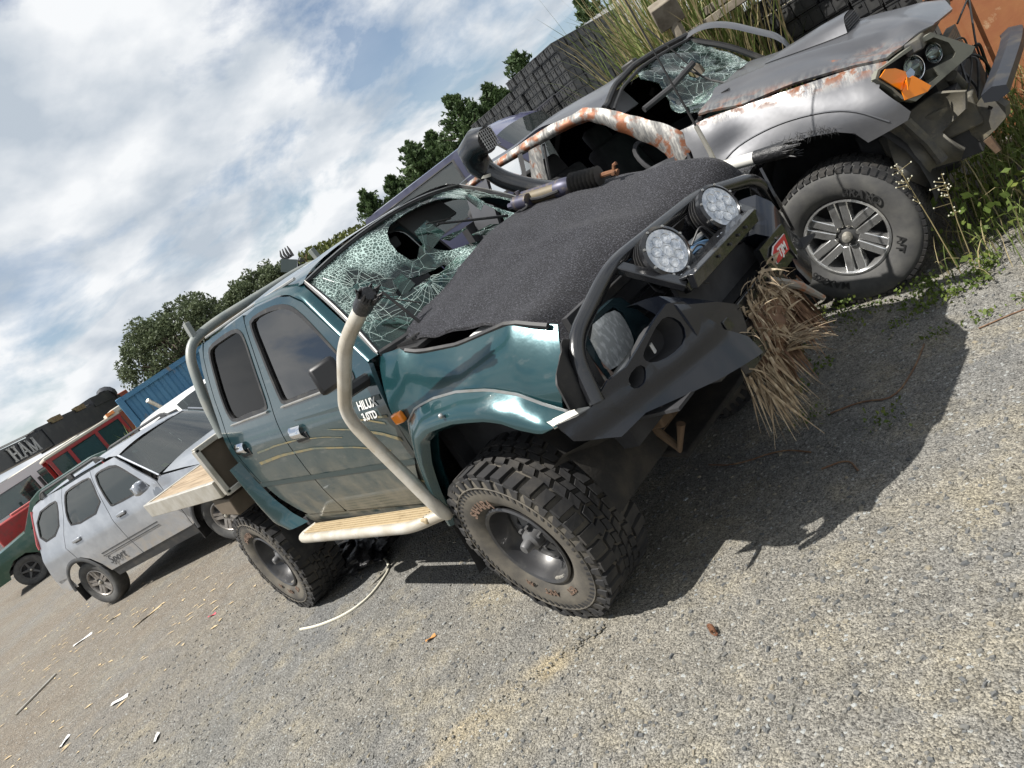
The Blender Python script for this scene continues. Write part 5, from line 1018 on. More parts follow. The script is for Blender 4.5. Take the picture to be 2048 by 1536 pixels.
def sroof(u, v):
    # u from rear to front header, v from near to far
    Y = lerp(.225, 1.46, v); hx = float(np.interp(v, [0, .2, .45, .8, 1], [-.985, -.985, -.965, -.90, -.83])); X = lerp(-2.36, hx, u); fz = float(np.interp(v, [0, .07, .2, .45, .8, 1], [1.735, 1.77, 1.825, 1.862, 1.862, 1.855])); rz = 1.868 + .035*(1-(2*v-1)**2)
    k = max(0, (u-.62)/.38); z = lerp(rz, fz, k*k*(3-2*k)) - .02*math.exp(-((u-.75)/.15)**2-((v-.3)/.2)**2) + .008*math.sin(u*11+v*5)
    if v < .02: z = max(z, 1.74)
    return (X, Y, z)
ro = sp_(MB().grid(sroof, 36, 26), 'roof', 'silver_plain')
sp_(MB().tube([sroof(1, v) for v in np.linspace(0, 1, 24)], .021, 8), 'header_rail', 'black_trim', ro); sp_(MB().tube([(sroof(1, v)[0]+.04, sroof(1, v)[1], sroof(1, v)[2]-.035) for v in np.linspace(0.02, .98, 24)], .012, 6), 'header_seal', 'black_trim', ro)
sp_(MB().tube([sroof(u, .80+.02*u) for u in np.linspace(.62, .86, 8)], .012, 6), 'roof_rack_foot', 'black_trim', ro)
sp_(MB().box(Vector(sroof(.90, .62))+Vector((0, 0, .02)), (.11, .07, .05)), 'roof_lamp', 'black_trim', ro, bevel=.012)
# far pillar bent outward, far door frame
fpp = [(-.90, 1.44, 1.852), (-.86, 1.52, 1.868), (-.73, 1.55, 1.868), (-.58, 1.55, 1.79), (-.43, 1.55, 1.64), (-.30, 1.54, 1.516), (-.26, 1.50, 1.39)]; fq = resamp(chaikin(fpp, 2), 24); sp_(MB().grid(lambda u, v: tuple(fq[round(u*23)] + np.array([.02*v, -.13*v, -.035*v*v])), 24, 5), 'far_pillar', 'silver_plain')
sp_(MB().tube(fillet([(-.83, 1.42, 1.83), (-.60, 1.44, 1.63), (-.42, 1.46, 1.40)], .1), .022, 7), 'far_pillar_seal', 'black_trim')
sp_(patch_mb([(-.5, .55), (-.5, 1.36), (-2.3, 1.40), (-2.3, .55)], lambda x, z: (x, 1.60-sY(z), z), .2, (), .03), 'far_doors', 'interior')
sp_(patch_mb([(-.75, 1.36), (-1.1, 1.80), (-2.2, 1.84), (-2.3, 1.38)], lambda x, z: (x, 1.60-sY(z), z), .3, (), .006), 'far_window', 'dark_glass')
sp_(MB().tube([(-1.55, 1.40, 1.84), (-1.60, 1.52, 1.36)], .05, 8), 'far_centre_pillar', 'interior')
# windscreen: sagging, torn sheet along the bonnet and the far side
def sws(u, v):
    b = Vector((-.47+.09*(1-(2*u-1)**2), lerp(.16, 1.46, u), 1.395+.03*(1-(2*u-1)**2))); h = Vector(sroof(1, min(1, u)))+Vector((.03, 0, -.03)); q = b.lerp(h, v); sag = .16*math.exp(-((u-.38)/.22)**2-((v-.45)/.3)**2) + .05*math.exp(-((u-.72)/.2)**2-((v-.5)/.3)**2); return q + Vector((-.6*sag, 0, -.9*sag)) + Vector((0, 0, .012*math.sin(u*21+v*13)))
sw_ = sp_(patch_mb([(.04, 0), (1, 0), (1, 1), (.42, 1), (.36, .90), (.42, .76), (.36, .60), (.28, .52), (.24, .36), (.16, .26), (.07, .18)], lambda u, v: sws(u, v), .035, [chaikin([(.60, .62), (.70, .70), (.80, .66), (.74, .52), (.62, .50)], 1, True)], .005), 'windscreen', 'wreck_glass', smooth=False)
sp_(MB().tube([tuple(sws(u, -.01)) for u in np.linspace(0, 1, 20)], .018, 6), 'cowl_seal', 'black_trim')
wq = sp_(MB().tube([sws(.42, .02), sws(.47, .30)+Vector((.06, 0, .06)), sws(.47, .62)+Vector((.10, 0, .12))], [.010, .008, .006], 6), 'wiper_arm', 'black_trim'); sp_(MB().tube([sws(.465, .34)+Vector((.07, 0, .07)), sws(.45, .95)+Vector((.16, 0, .20))], .009, 5, flat=.4), 'wiper_blade', 'rubber', wq)
sp_(MB().tube([(-.86, .42, 1.60), (-.72, .60, 1.62), (-.60, .78, 1.67)], .02, 8), 'bent_trim', 'interior')
# inside
sp_(MB().tube([(-.62, .2, 1.24), (-.60, .8, 1.26), (-.62, 1.4, 1.24)], .13, 10), 'dashboard', 'interior')
sp_(MB().box((-1.4, .8, .66), (1.9, 1.4, .08)), 'cab_floor', 'interior'); sp_(MB().box((-2.34, .8, 1.15), (.06, 1.5, .9)), 'cab_rear_wall', 'interior')
for Y, X in ((.42, -1.30), (1.18, -1.30), (.45, -2.05), (1.15, -2.05)):
    s = MB(); s.box((X, Y, .95), (.5, .5, .16)); s.box((X-.28, Y, 1.25), (.14, .5, .60), Matrix.Rotation(R(-14), 3, 'Y')); s.box((X-.38, Y, 1.60), (.10, .27, .18), Matrix.Rotation(R(-14), 3, 'Y')); sp_(s, 'seat', 'interior', bevel=.04)
sw2 = MB(); rot = Matrix.Translation((-.92, .42, 1.28)) @ Matrix.Rotation(R(60), 4, 'Y'); sw2.tube([rot @ Vector((.19*math.cos(a), .19*math.sin(a), 0)) for a in np.linspace(0, 2*math.pi, 25)], .015, 6); sp_(sw2, 'steering_wheel', 'interior')
sp_(MB().tube([(-1.56, .24, 1.52), (-1.54, .26, 1.44)], .03, 8), 'belt_anchor', 'interior_grey'); sp_(MB().box((-1.05, .55, 1.72), (.16, .30, .02), Matrix.Rotation(R(70), 3, 'Y')), 'sun_visor', 'interior_grey')
# tub behind
for Y in (.02, 1.56): sp_(MB().box((-3.15, Y+.02, .92), (1.5, .05, .48)), 'tub_side', 'silver_plain', bevel=.01)
sp_(MB().box((-3.9, .8, .92), (.05, 1.5, .48)), 'tailgate', 'silver_plain', bevel=.01); sp_(MB().box((-3.15, .8, .72), (1.5, 1.5, .05)), 'tub_floor', 'interior')
# wheels
def road_wheel(parent, loc, rz, Rt, hw, rr_, n_sp, twin, mt='tyre_grey', ma='alloy', detail=True, text=None, camber=0, ndiv=48):
    e = bpy.data.objects.new('wheel', None); COL.objects.link(e); e.parent = parent; e.location = loc; e.rotation_euler = (camber, 0, rz)
    t = MB(); t.lathe([(rr_+.002, -hw*.70), (rr_+.02, -hw*.86), (lerp(rr_, Rt, .5), -hw), (lerp(rr_, Rt, .78), -hw*.97), (Rt*.965, -hw*.86), (Rt*.985, -hw*.72), (Rt*.992, -hw*.3), (Rt*.992, hw*.3), (Rt*.985, hw*.72), (Rt*.965, hw*.86), (lerp(rr_, Rt, .5), hw), (rr_+.01, hw*.8)], ndiv); t.obj('tyre', mt, e, ang=60)
    if detail:
        tr = MB(); n = 58
        for k in range(n):
            a = 2*math.pi*k/n; b = a+2*math.pi/n*.74
            for y0, y1, r0, r1, o in ((-hw*.93, -hw*.5, Rt*.955, Rt, 0), (-hw*.42, hw*0, Rt*.98, Rt*1.002, .03), (hw*.06, hw*.44, Rt*.98, Rt*1.002, 0), (hw*.5, hw*.93, Rt*.955, Rt, .03)):
                P = lambda q, y, r: (r*math.cos(q+o), y, r*math.sin(q+o)); tr.hexa([P(a, y0, r0), P(b, y0, r0), P(b, y1, r0), P(a, y1, r0), P(a, y0*.97, r1), P(b, y0*.97, r1), P(b, y1*.97, r1), P(a, y1*.97, r1)])
        tr.obj('tread', 'rubber', e, smooth=False)
    MB().lathe([(rr_+.004, -hw*.74), (rr_+.006, -hw*.80), (rr_-.006, -hw*.82), (rr_-.014, -hw*.72), (rr_-.022, -hw*.2), (rr_-.022, hw*.7)], ndiv).obj('rim', ma, e)
    MB().lathe([(0, -hw*.1), (rr_-.02, -hw*.05)], 32).obj('brake_shade', 'interior', e)
    for k in range(n_sp):
        c = 2*math.pi*k/n_sp + .35; sp = MB()
        for dd in ((-1, 1) if twin else (0,)):
            w0, w1 = (.031, .036) if twin else (.040, .030); off = dd*(.026 if twin else 0); w0 *= rr_/.23; w1 *= rr_/.23; off *= rr_/.23
            def pt(r, s, y): x, z = r*math.cos(c) - s*math.sin(c), r*math.sin(c) + s*math.cos(c); return (x, y, z)
            r0, r1 = rr_*.26, rr_*.97
            sp.hexa([pt(r0, off-w0, -hw*.34), pt(r1, off*1.25-w1, -hw*.40), pt(r1, off*1.25+w1, -hw*.40), pt(r0, off+w0, -hw*.34), pt(r0, off-w0*.7, -hw*.64), pt(r1, off*1.25-w1*.6, -hw*.74), pt(r1, off*1.25+w1*.6, -hw*.74), pt(r0, off+w0*.7, -hw*.64)])
        sp.obj('spoke', ma, e, bevel=.004 if detail else 0)
    MB().lathe([(0, -hw*.62), (rr_*.17, -hw*.60), (rr_*.26, -hw*.52), (rr_*.36, -hw*.46), (rr_*.38, -hw*.3)], 24).obj('hub', 'alloy_dark', e)
    MB().lathe([(0, -hw*.90), (rr_*.10, -hw*.86), (rr_*.13, -hw*.6)], 16).obj('hub_cap', 'alu', e)
    if detail:
        for k in range(6):
            a = k*math.pi/3; MB().tube([(rr_*.27*math.cos(a), -hw*.5, rr_*.27*math.sin(a)), (rr_*.27*math.cos(a), -hw*.62, rr_*.27*math.sin(a))], .011, 6).obj('wheel_nut', 'steel_grey', e)
    for s, a0, size in (text or ()):
        v, f = text_mesh(s, size, .0018, .0008); rb = rr_+.035; mb = MB(); mb.add([((rb+vy)*math.cos(a0-vx/(rb+.02)), -hw*1.0+.006*(1 if False else 0)-.0005+vz, (rb+vy)*math.sin(a0-vx/(rb+.02))) for vx, vy, vz in v], f); mb.obj('sidewall_lettering', mt if False else 'tyre_letter', e)
    return e
mat('tyre_letter', (.022, .022, .022), .6)
road_wheel(S, (0, .105, .46), R(-2), .39, .132, .216, 6, True, text=(('BRAVO', R(48), .060), ('A/T', R(-28), .060), ('MAXXIS', R(-132), .060)), camber=R(2))
road_wheel(S, (0, 1.50, .46), R(180), .39, .132, .216, 6, True, detail=False)
road_wheel(S, (-3.08, .105, .44), 0, .39, .132, .216, 6, True, detail=False); road_wheel(S, (-3.08, 1.50, .44), R(180), .39, .132, .216, 6, True, detail=False)
# ------------------------------------------------------------------ other vehicles in the yard
glass_mat('car_glass', (.42, .50, .48), 1.0, .01, ior=1.9, diff=((.13, .16, .155), .14))  # grey-green diffuse share paints in the reflection on the panes
mat('silver_car', (.33, .35, .38), .30, .55, coat=.8, var=((.44, .46, .49), 4, .4, .7), dirt=((.32, .29, .25), .45, .85, 7)); mat('plastic_dark', (.05, .052, .055), .6, var=((.10, .095, .085), 8, .5, .75)); mat('tail_red', (.35, .02, .015), .15, coat=1)
mat('dull_alloy', (.36, .34, .32), .4, .7, var=((.24, .22, .20), 18, .45, .7))
def veh_sides(root, panels, Wf, paint, res=.06):
    """panels: (name, outline, window or None); built on both sides"""
    out = {}
    for sg in (-1, 1):
        f = lambda x, z, o=0: (x, sg*(Wf(z)+o), z)
        for nm, ol, win in panels:
            o = patch_mb(ol, lambda x, z: f(x, z), res, [win] if win else (), .02).obj(nm, paint, root); out[(nm, sg)] = o
            if win:
                patch_mb(inset(win, -.004), lambda x, z: f(x, z, .004), res, [inset(win, .022)], .012).obj('window_seal', 'black_trim', o); patch_mb(inset(win, .016), lambda x, z: f(x, z, -.008), .12, (), .004).obj('window', 'car_glass', o)
    return out
def skin(root, pts, Wf, nm, m, crown=.04, ny=12, ex=0, bow=0):
    P = resamp(pts, max(2, len(pts)*4)); n = len(P)
    return MB().grid(lambda u, v: (P[round(u*(n-1))][0] + bow*(1-(2*v-1)**2), (2*v-1)*(Wf(P[round(u*(n-1))][1])+ex), P[round(u*(n-1))][1] + crown*(1-abs(2*v-1)**2.5)), n, ny).obj(nm, m, root)
def WC(z): return float(np.interp(z, [.25, .4, .7, .95, 1.08, 1.3, 1.5, 1.64], [.80, .84, .865, .86, .82, .75, .67, .585]))
V1 = thing('estate_car', 'silver five-door soft-roader with black roof rails behind the wooden tray', 'car', (-6.788, .793, .016), R(24.63))
QW = chaikin([(-2.90, 1.50), (-2.42, 1.535), (-2.36, 1.47), (-2.55, 1.15), (-3.0, 1.14)], 1, True); RW = chaikin([(-2.20, 1.50), (-2.12, 1.555), (-1.64, 1.545), (-1.575, 1.50), (-1.56, 1.12), (-2.27, 1.12), (-2.30, 1.27)], 1, True); FW = chaikin([(-1.51, 1.50), (-1.42, 1.535), (-1.09, 1.51), (-.94, 1.40), (-.64, 1.09), (-.64, 1.07), (-1.38, 1.09), (-1.43, 1.12)], 1, True)
pn = veh_sides(V1, [('rear_quarter', [(-3.19, .72), (-3.21, .62), (-2.98, .60), (-2.93, .62), (-2.82, .72), (-2.64, .765), (-2.525, .765), (-2.575, .95), (-2.50, 1.10), (-2.35, 1.30), (-2.255, 1.52), (-2.22, 1.60), (-2.54, 1.622), (-2.90, 1.605), (-2.95, 1.57), (-3.06, 1.16), (-3.14, .90)], QW),
    ('rear_door', [(-2.515, .765), (-2.45, .755), (-2.32, .68), (-2.22, .54), (-2.17, .41), (-1.475, .42), (-1.51, 1.03), (-1.56, 1.47), (-1.575, 1.59), (-2.21, 1.60), (-2.245, 1.52), (-2.34, 1.30), (-2.49, 1.10), (-2.565, .95)], RW),
    ('front_door', [(-1.465, .42), (-.465, .43), (-.405, .78), (-.50, 1.08), (-.92, 1.47), (-1.05, 1.57), (-1.565, 1.59), (-1.55, 1.47), (-1.50, 1.03)], FW),
    ('front_fender', [(-.455, .43), (-.39, .43), (-.36, .5), (-.28, .62), (-.12, .72), (.05, .73), (.2, .68), (.32, .55), (.36, .45), (.65, .45), (.72, .6), (.70, .80), (.32, .985), (-.42, 1.115), (-.487, 1.07), (-.395, .78)], None)], WC, 'silver_car')
WSs = lambda z: WC(z)-.01
skin(V1, [(-2.96, 1.57), (-2.90, 1.605), (-2.54, 1.625), (-1.8, 1.63), (-1.15, 1.605), (-.98, 1.56)], WC, 'roof', 'silver_car', .045); skin(V1, [(-.955, 1.545), (-.41, 1.14)], WSs, 'windscreen', 'car_glass', .03, bow=.10)
skin(V1, [(-.34, 1.125), (.0, 1.06), (.32, .985), (.60, .90), (.70, .80)], WC, 'bonnet', 'silver_car', .055); skin(V1, [(.70, .80), (.73, .6), (.68, .42)], lambda z: WC(z)-.02, 'front_panel', 'silver_car', .0, bow=.08); skin(V1, [(-2.96, 1.57), (-3.06, 1.16), (-3.18, .72)], lambda z: WC(z)-.01, 'tailgate', 'silver_car', 0, bow=-.06)
for sg in (-1, 1):
    MB().tube([(-.95, sg*.645, 1.555), (-.66, sg*.745, 1.345), (-.40, sg*.815, 1.125)], [.016, .012, .012], 8).obj('windscreen_pillar', 'silver_car', V1)
    MB().tube(fillet([(-2.70, sg*.60, 1.63), (-2.62, sg*.60, 1.70), (-1.35, sg*.60, 1.69), (-1.25, sg*.60, 1.61)], .06), .018, 8).obj('roof_rail', 'plastic_dark', V1)
    for x in (-2.62, -1.95, -1.36): MB().box((x, sg*.60, 1.655), (.10, .03, .06)).obj('roof_rail_foot', 'plastic_dark', V1, bevel=.006)
    MB().grid(lambda u, v: (-2.16+1.72*u, sg*(WC(.36)+.01-.03*v), .43-.13*v), 8, 3).obj('sill_cladding', 'plastic_dark', V1)
    arch = [(-2.62+.41*math.cos(a), .36+.425*math.sin(a)) for a in np.linspace(R(175), R(2), 20)]
    strip_mb(arch, [(-2.62+(x+2.62)*.85, .36+(z-.36)*.85) for x, z in arch], lambda q, s: (q[0], sg*(.868+.012*math.sin(math.pi*s)), q[1]), 20, 4).obj('arch_moulding', 'plastic_dark', pn[('rear_quarter', sg)])
    arch = [(.40*math.cos(a), .36+.40*math.sin(a)) for a in np.linspace(R(178), R(2), 20)]; strip_mb(arch, [(x*.86, .36+(z-.36)*.86) for x, z in arch], lambda q, s: (q[0], sg*(.868+.012*math.sin(math.pi*s)), q[1]), 20, 4).obj('arch_moulding', 'plastic_dark', pn[('front_fender', sg)])
    MB().grid(lambda u, v: (-3.22-.03*math.sin(v*3.1)+.32*u, sg*(.855-.02*(1-u)), .70-.27*v), 5, 8).obj('rear_bumper_corner', 'silver_car', V1)
    for hx, pr_ in ((-1.30, 'front_door'), (-2.285, 'rear_door')):
        o = MB().box((hx, sg*(WC(.97)+.012), .972), (.17, .03, .045)).obj('door_handle', 'silver_car', pn[(pr_, sg)], bevel=.012); MB().box((hx+.01, sg*(WC(.97)+.003), .962), (.13, .008, .05)).obj('handle_recess', 'interior', o)
    for z0 in (.655, .615): MB().grid(lambda u, v: (-2.08+1.2*u, sg*(WC(.64)+.005), z0+.014*v+.01*u), 10, 2).obj('door_stripe', 'plastic_dark', pn[('rear_door', sg)])
    mo = MB().box((-.60, sg*.97, 1.13), (.11, .20, .15), Matrix.Rotation(R(-sg*14), 3, 'Z'), (.8, .85)).obj('door_mirror', 'silver_car', V1, bevel=.04)
    MB().box((-.66, sg*.97, 1.13), (.006, .16, .11), Matrix.Rotation(R(-sg*14), 3, 'Z')).obj('mirror_glass', 'chrome', mo); MB().box((.12, sg*(WC(.88)+.008), .885), (.07, .015, .03)).obj('side_indicator', 'amber', pn[('front_fender', sg)], bevel=.005)
    MB().tube([(-2.965, sg*.63, 1.56), (-3.07, sg*.80, 1.16), (-3.075, sg*.81, 1.10)], .022, 7).obj('tail_lamp', 'tail_red', V1); MB().box((-2.98, sg*.78, .33), (.012, .16, .24)).obj('mud_flap', 'black_trim', V1); MB().box((-.42, sg*.78, .33), (.012, .16, .22)).obj('mud_flap', 'black_trim', V1)
v_, f_ = text_mesh('Sport', .155, .001, 0.0)
mb = MB(); mb.add([(-1.90+vx*1.0+vy*.25, -(WC(.52)+.006)-vz, .485+vy*1.05) for vx, vy, vz in v_], f_); mb.obj('script_decal', 'plastic_dark', pn[('rear_door', -1)])
MB().box((-1.3, 0, .5), (2.9, 1.5, .2)).obj('floor_pan', 'interior', V1); MB().box((-2.62, 0, .52), (.95, 1.12, .5)).obj('wheel_house', 'interior', V1); MB().box((0, 0, .52), (.9, 1.12, .5)).obj('wheel_house', 'interior', V1); MB().box((-.62, 0, 1.0), (.35, 1.4, .2)).obj('dashboard', 'interior', V1, bevel=.05)
for x, y in ((-1.25, -.37), (-1.25, .37), (-2.1, -.35), (-2.1, .35)):
    s = MB(); s.box((x, y, .72), (.5, .48, .15)); s.box((x-.26, y, 1.0), (.13, .46, .6), Matrix.Rotation(R(-12), 3, 'Y')); s.box((x-.33, y, 1.38), (.09, .26, .17)); s.obj('seat', 'interior_grey', V1, bevel=.04)
rot = Matrix.Translation((-.85, -.37, 1.02)) @ Matrix.Rotation(R(62), 4, 'Y'); MB().tube([rot @ Vector((.18*math.cos(a), .18*math.sin(a), 0)) for a in np.linspace(0, 2*math.pi, 21)], .014, 6).obj('steering_wheel', 'interior', V1)
MB().box((-.48, -.60, 1.17), (.004, .07, .06), Matrix.Rotation(R(-50), 3, 'Y')).obj('windscreen_label', mat('label_green', (.45, .60, .10), .6), V1); MB().box((-.86, -.50, 1.49), (.004, .05, .05), Matrix.Rotation(R(-50), 3, 'Y')).obj('windscreen_label', mat('label_pale', (.5, .62, .6), .6), V1)
MB().tube([(-.30, -.45, 1.13), (-.42, -.05, 1.19), (-.46, .25, 1.215)], .010, 5).obj('wiper', 'black_trim', V1)
for x, y, a in ((0, -.71, 0), (-2.62, -.71, 0), (0, .71, R(180)), (-2.62, .71, R(180))): road_wheel(V1, (x, y, .325), a, .33, .105, .195, 5, True, ma='dull_alloy', detail=False, ndiv=36)

def boxy(name, label, cat, loc, rz, prof, wins, Wf, paint, segs, wheels, wr=.34, extra=None, alloy='alloy_dark'):
    """simple van or wagon: side profile, windows, top skin pieces (name, points, material, crown)"""
    r = thing(name, label, cat, loc, rz)
    for sg in (-1, 1):
        f = lambda x, z, o=0: (x, sg*(Wf(z)+o), z)
        b = patch_mb(prof, lambda x, z: f(x, z), .09, wins, .03).obj('body_side', paint, r)
        for wn in wins:
            o = patch_mb(inset(wn, .0), lambda x, z: f(x, z, -.012), .15, (), .006).obj('window', 'car_glass', r); patch_mb(inset(wn, -.02), lambda x, z: f(x, z, .005), .15, [inset(wn, .02)], .012).obj('window_seal', 'black_trim', o)
    for nm, pts, m, cr in segs: skin(r, pts, lambda z: Wf(z)-.004, nm, m, cr)
    for x in wheels:
        for sg in (-1, 1): road_wheel(r, (x, sg*(Wf(.4)-.10), wr), 0 if sg < 0 else R(180), wr, .11, wr*.56, 5, False, ma=alloy, detail=False, ndiv=28)
    z0 = min(q[1] for q in prof); xs = [q[0] for q in prof]; MB().box(((min(xs)+max(xs))/2, 0, z0+.12), (max(xs)-min(xs)-.2, Wf(z0+.1)*2-.1, .1)).obj('floor_pan', 'interior', r)
    for x in (wheels[0]-1.1, wheels[0]-1.9):
        for y in (-.35, .35):
            s = MB(); s.box((x, y, z0+.45), (.45, .45, .14)); s.box((x-.25, y, z0+.8), (.12, .44, .6)); s.obj('seat', 'interior', r)
    return r
mat('navy_dark', (.020, .022, .05), .4, coat=.4); mat('purple_paint', (.045, .047, .13), .35, .3, coat=.6, var=((.10, .10, .17), 2.5, .45, .7)); mat('blue_cab', (.03, .12, .25), .45); mat('white_car', (.66, .67, .66), .4, coat=.4, dirt=((.40, .37, .31), .4, 1.2, 5)); mat('dark_green_car', (.02, .07, .045), .35, .2, coat=.6, var=((.06, .10, .07), 5, .45, .7)); mat('cladding_grey', (.30, .31, .30), .55)
# purple van whose long side window shows above the green pickup's roof
WV = lambda z: float(np.interp(z, [.4, 1.2, 1.6, 2.3, 2.5], [.86, .90, .88, .76, .70]))
pw1 = [(-2.16, 1.60), (-2.16, 2.33), (-.30, 2.36), (-.20, 1.62)]; pw2 = [(.02, 1.62), (-.04, 2.36), (.36, 2.30), (.86, 1.62)]
van = boxy('van', 'purple van with a large side window seen over the green pickup roof', 'van', (-5.05, 5.75, .0), R(12), [(-2.35, .5), (-2.35, 2.2), (-2.25, 2.42), (.15, 2.44), (.50, 2.28), (1.02, 1.58), (1.75, 1.30), (1.9, 1.0), (1.9, .5)], [pw1, pw2], WV, 'navy_dark', [('roof', [(-2.35, 2.2), (-2.25, 2.42), (.15, 2.44), (.50, 2.28)], 'purple_paint', .05), ('windscreen', [(.50, 2.28), (1.02, 1.58)], 'car_glass', .05), ('bonnet', [(1.02, 1.58), (1.75, 1.30), (1.9, 1.0), (1.9, .5)], 'navy_dark', .04), ('tail', [(-2.35, 2.2), (-2.35, .5)], 'purple_paint', 0)], (1.1, -1.5))
# white wagon glimpsed behind the silver car
WQ = lambda z: float(np.interp(z, [.3, .9, 1.1, 1.75], [.82, .86, .82, .62]))
def wagon(name, label, loc, rz, paint, low=None):
    w1 = [(-2.6, 1.18), (-2.5, 1.62), (-1.7, 1.66), (-1.66, 1.14)]; w2 = [(-1.56, 1.14), (-1.58, 1.66), (-1.0, 1.62), (-.55, 1.14)]
    r = boxy(name, label, 'car', loc, rz, [(-3.2, .45), (-3.2, 1.1), (-2.95, 1.72), (-2.6, 1.80), (-1.2, 1.80), (-.92, 1.70), (-.40, 1.16), (.55, 1.05), (.75, .85), (.75, .45), (.42, .45), (.36, .62), (.15, .78), (-.15, .78), (-.36, .62), (-.42, .45), (-2.25, .45), (-2.3, .62), (-2.5, .78), (-2.8, .78), (-3.0, .62), (-3.05, .45)], [w1, w2], WQ, paint, [('roof', [(-2.95, 1.72), (-2.6, 1.80), (-1.2, 1.80), (-.92, 1.70)], paint, .04), ('windscreen', [(-.92, 1.70), (-.40, 1.16)], 'car_glass', .04), ('bonnet', [(-.40, 1.16), (.55, 1.05), (.75, .85)], paint, .05), ('front_panel', [(.75, .85), (.75, .45)], 'cladding_grey', 0), ('tailgate', [(-2.95, 1.72), (-3.2, 1.1), (-3.2, .45)], paint, 0)], (0, -2.66), .37); return r
q = bgp(160.2, 0, 15.5); wagon('wagon', 'white wagon glimpsed between the silver car and the green pickup hoop', (q.x-.4, q.y+.6, 0), R(10), 'white_car')
q = bgp(175.1, 0, 22.0); gw = wagon('off_roader', 'dark green off-roader with black steel wheels at the left edge', (q.x-.75, q.y+.1, 0), R(262), 'dark_green_car')
# ------------------------------------------------------------------ background
mat('crate_black', (.034, .035, .036), .33, var=((.06, .06, .058), 9, .45, .7)); 
def crate_mesh():
    m = MB(); m.box((0, 0, .064), (.196, .270, .128), None, (.985, .985)); m.box((0, 0, .133), (.206, .280, .014))
    for x in (-.05, .05): m.box((x, -.137, .066), (.080, .012, .10))
    for y in (-.068, .068): m.box((.099, y, .066), (.012, .118, .10)); m.box((-.099, y, .066), (.012, .118, .10))
    m.box((-.05, -.146, .10), (.03, .012, .014)); m.box((.05, -.146, .10), (.03, .012, .014))
    me = m.mesh('crate', smooth=False); me.materials.append(MATS['crate_black']); return me
CM = crate_mesh(); cr_ = random.Random(4)
ORD = ('top', 'second', 'third', 'fourth', 'fifth', 'sixth', 'seventh', 'eighth', 'ninth', 'tenth', 'eleventh', 'twelfth')
def crate_at(p, rz, label, group):
    o = bpy.data.objects.new('crate', CM); COL.objects.link(o); o.location = p; o.rotation_euler = (0, 0, rz + cr_.uniform(-.04, .04)); return tag(o, label, 'crate', group)
def stack(corner, ang, ncol, ndep, nrow, ztop, label, group, drop=lambda i: 0):
    """corner: near corner; ang: direction of the long left-hand face; crate fronts face the standpoint"""
    u = Vector((math.cos(ang), math.sin(ang), 0)); v = Vector((-u.y, u.x, 0)); v = v if v.dot(corner - CAM) > 0 else -v
    rz = math.atan2(u.y, u.x); rz = rz + (math.pi if (Matrix.Rotation(rz, 3, 'Z') @ Vector((0, -1, 0))).dot(v) > 0 else 0); c = Vector((corner.x, corner.y, 0)); n = 0
    cut = ztop - nrow*.147
    for r in range(nrow):
        z = ztop - (r+1)*.147
        for i in range(ncol):
            if r >= drop(i): crate_at(c + u*(.108+.217*i) + v*(.145+cr_.uniform(-.02, .03)) + Vector((0, 0, z)), rz, 'black crate, %s row down, %s from the corner on the left face, %s' % (ORD[r], ('first',)[0] if i == 0 else ORD[i], label), group)
        for j in range(1, ndep):
            if r >= drop(0): crate_at(c + u*(.108+cr_.uniform(-.01, .02)) + v*(.145+.292*j) + Vector((0, 0, z)), rz, 'black crate, %s row down, %s back on the right face, %s' % (ORD[r], ORD[j], label), group)
    # what carries them: the hidden lower rows and inside of the stack as one mass
    low = MB(); w, d = .217*ncol, .292*ndep
    k = max(0, round(cut/.147))
    for r in range(k):
        zz = cut - (r+1)*(cut/k)
        for i in range(ncol): low.box(c + u*(.108+.217*i) + v*.145 + Vector((0, 0, zz+.07)), (.208, .285, .135), rz)
        for j in range(1, ndep): low.box(c + u*.108 + v*(.145+.292*j) + Vector((0, 0, zz+.07)), (.208, .285, .135), rz)
    low.box(c + u*(w/2+.10) + v*(d/2+.14) + Vector((0, 0, (ztop-.2)/2)), (w-.24, max(.1, d-.30), ztop-.2), rz); tag(low.obj('crate_pile', 'crate_black', smooth=False), None, kind='stuff')
stack(Vector((-4.47, 7.20, 0)), R(172), 12, 6, 9, 3.02, 'tall stack', 'crates in the tall stack', lambda i: (0 if i < 6 else (1 if i < 9 else 1)))
stack(bgp(125.9, 0, 10.9), R(172), 5, 2, 6, 2.36, 'low stack', 'crates in the low stack')
q = bgp(105.5, 0, 7.3); stack(Vector((q.x, q.y, 0)), R(176), 7, 2, 7, 1.80, 'stack behind wreck', 'crates behind the wreck', lambda i: 0 if i > 3 else i % 2)
mat('old_timber', (.20, .175, .135), .85, var=((.11, .09, .065), 9, .4, .65), bump=(20, .4, .006))
for k, (az, D, z, l) in enumerate(((114.6, 7.2, 1.88, 1.5), (113.8, 7.5, 1.97, 1.3))):
    q = bgp(az, 0, D); tag(MB().box((q.x+.3, q.y, z), (l, .12, .07), Matrix.Rotation(R(8+6*k), 3, 'Z')).obj('timber_baulk', 'old_timber', bevel=.006), ('lower', 'upper')[k] + ' weathered timber beam lying on the crates behind the silver wreck', 'timber')
q = bgp(118.3, 0, 6.9); tag(MB().box((q.x, q.y, 2.12), (.22, .18, .20), Matrix.Rotation(R(30), 3, 'Z') @ Matrix.Rotation(R(20), 3, 'X')).obj('timber_block', 'old_timber', bevel=.01), 'brown timber block end sticking out of the tall grass', 'timber')
tag(MB().tube([(q.x, q.y, 0), (q.x+.02, q.y, 2.1)], .05, 8).obj('timber_post', 'old_timber'), 'weathered post standing in the tall grass', 'post')

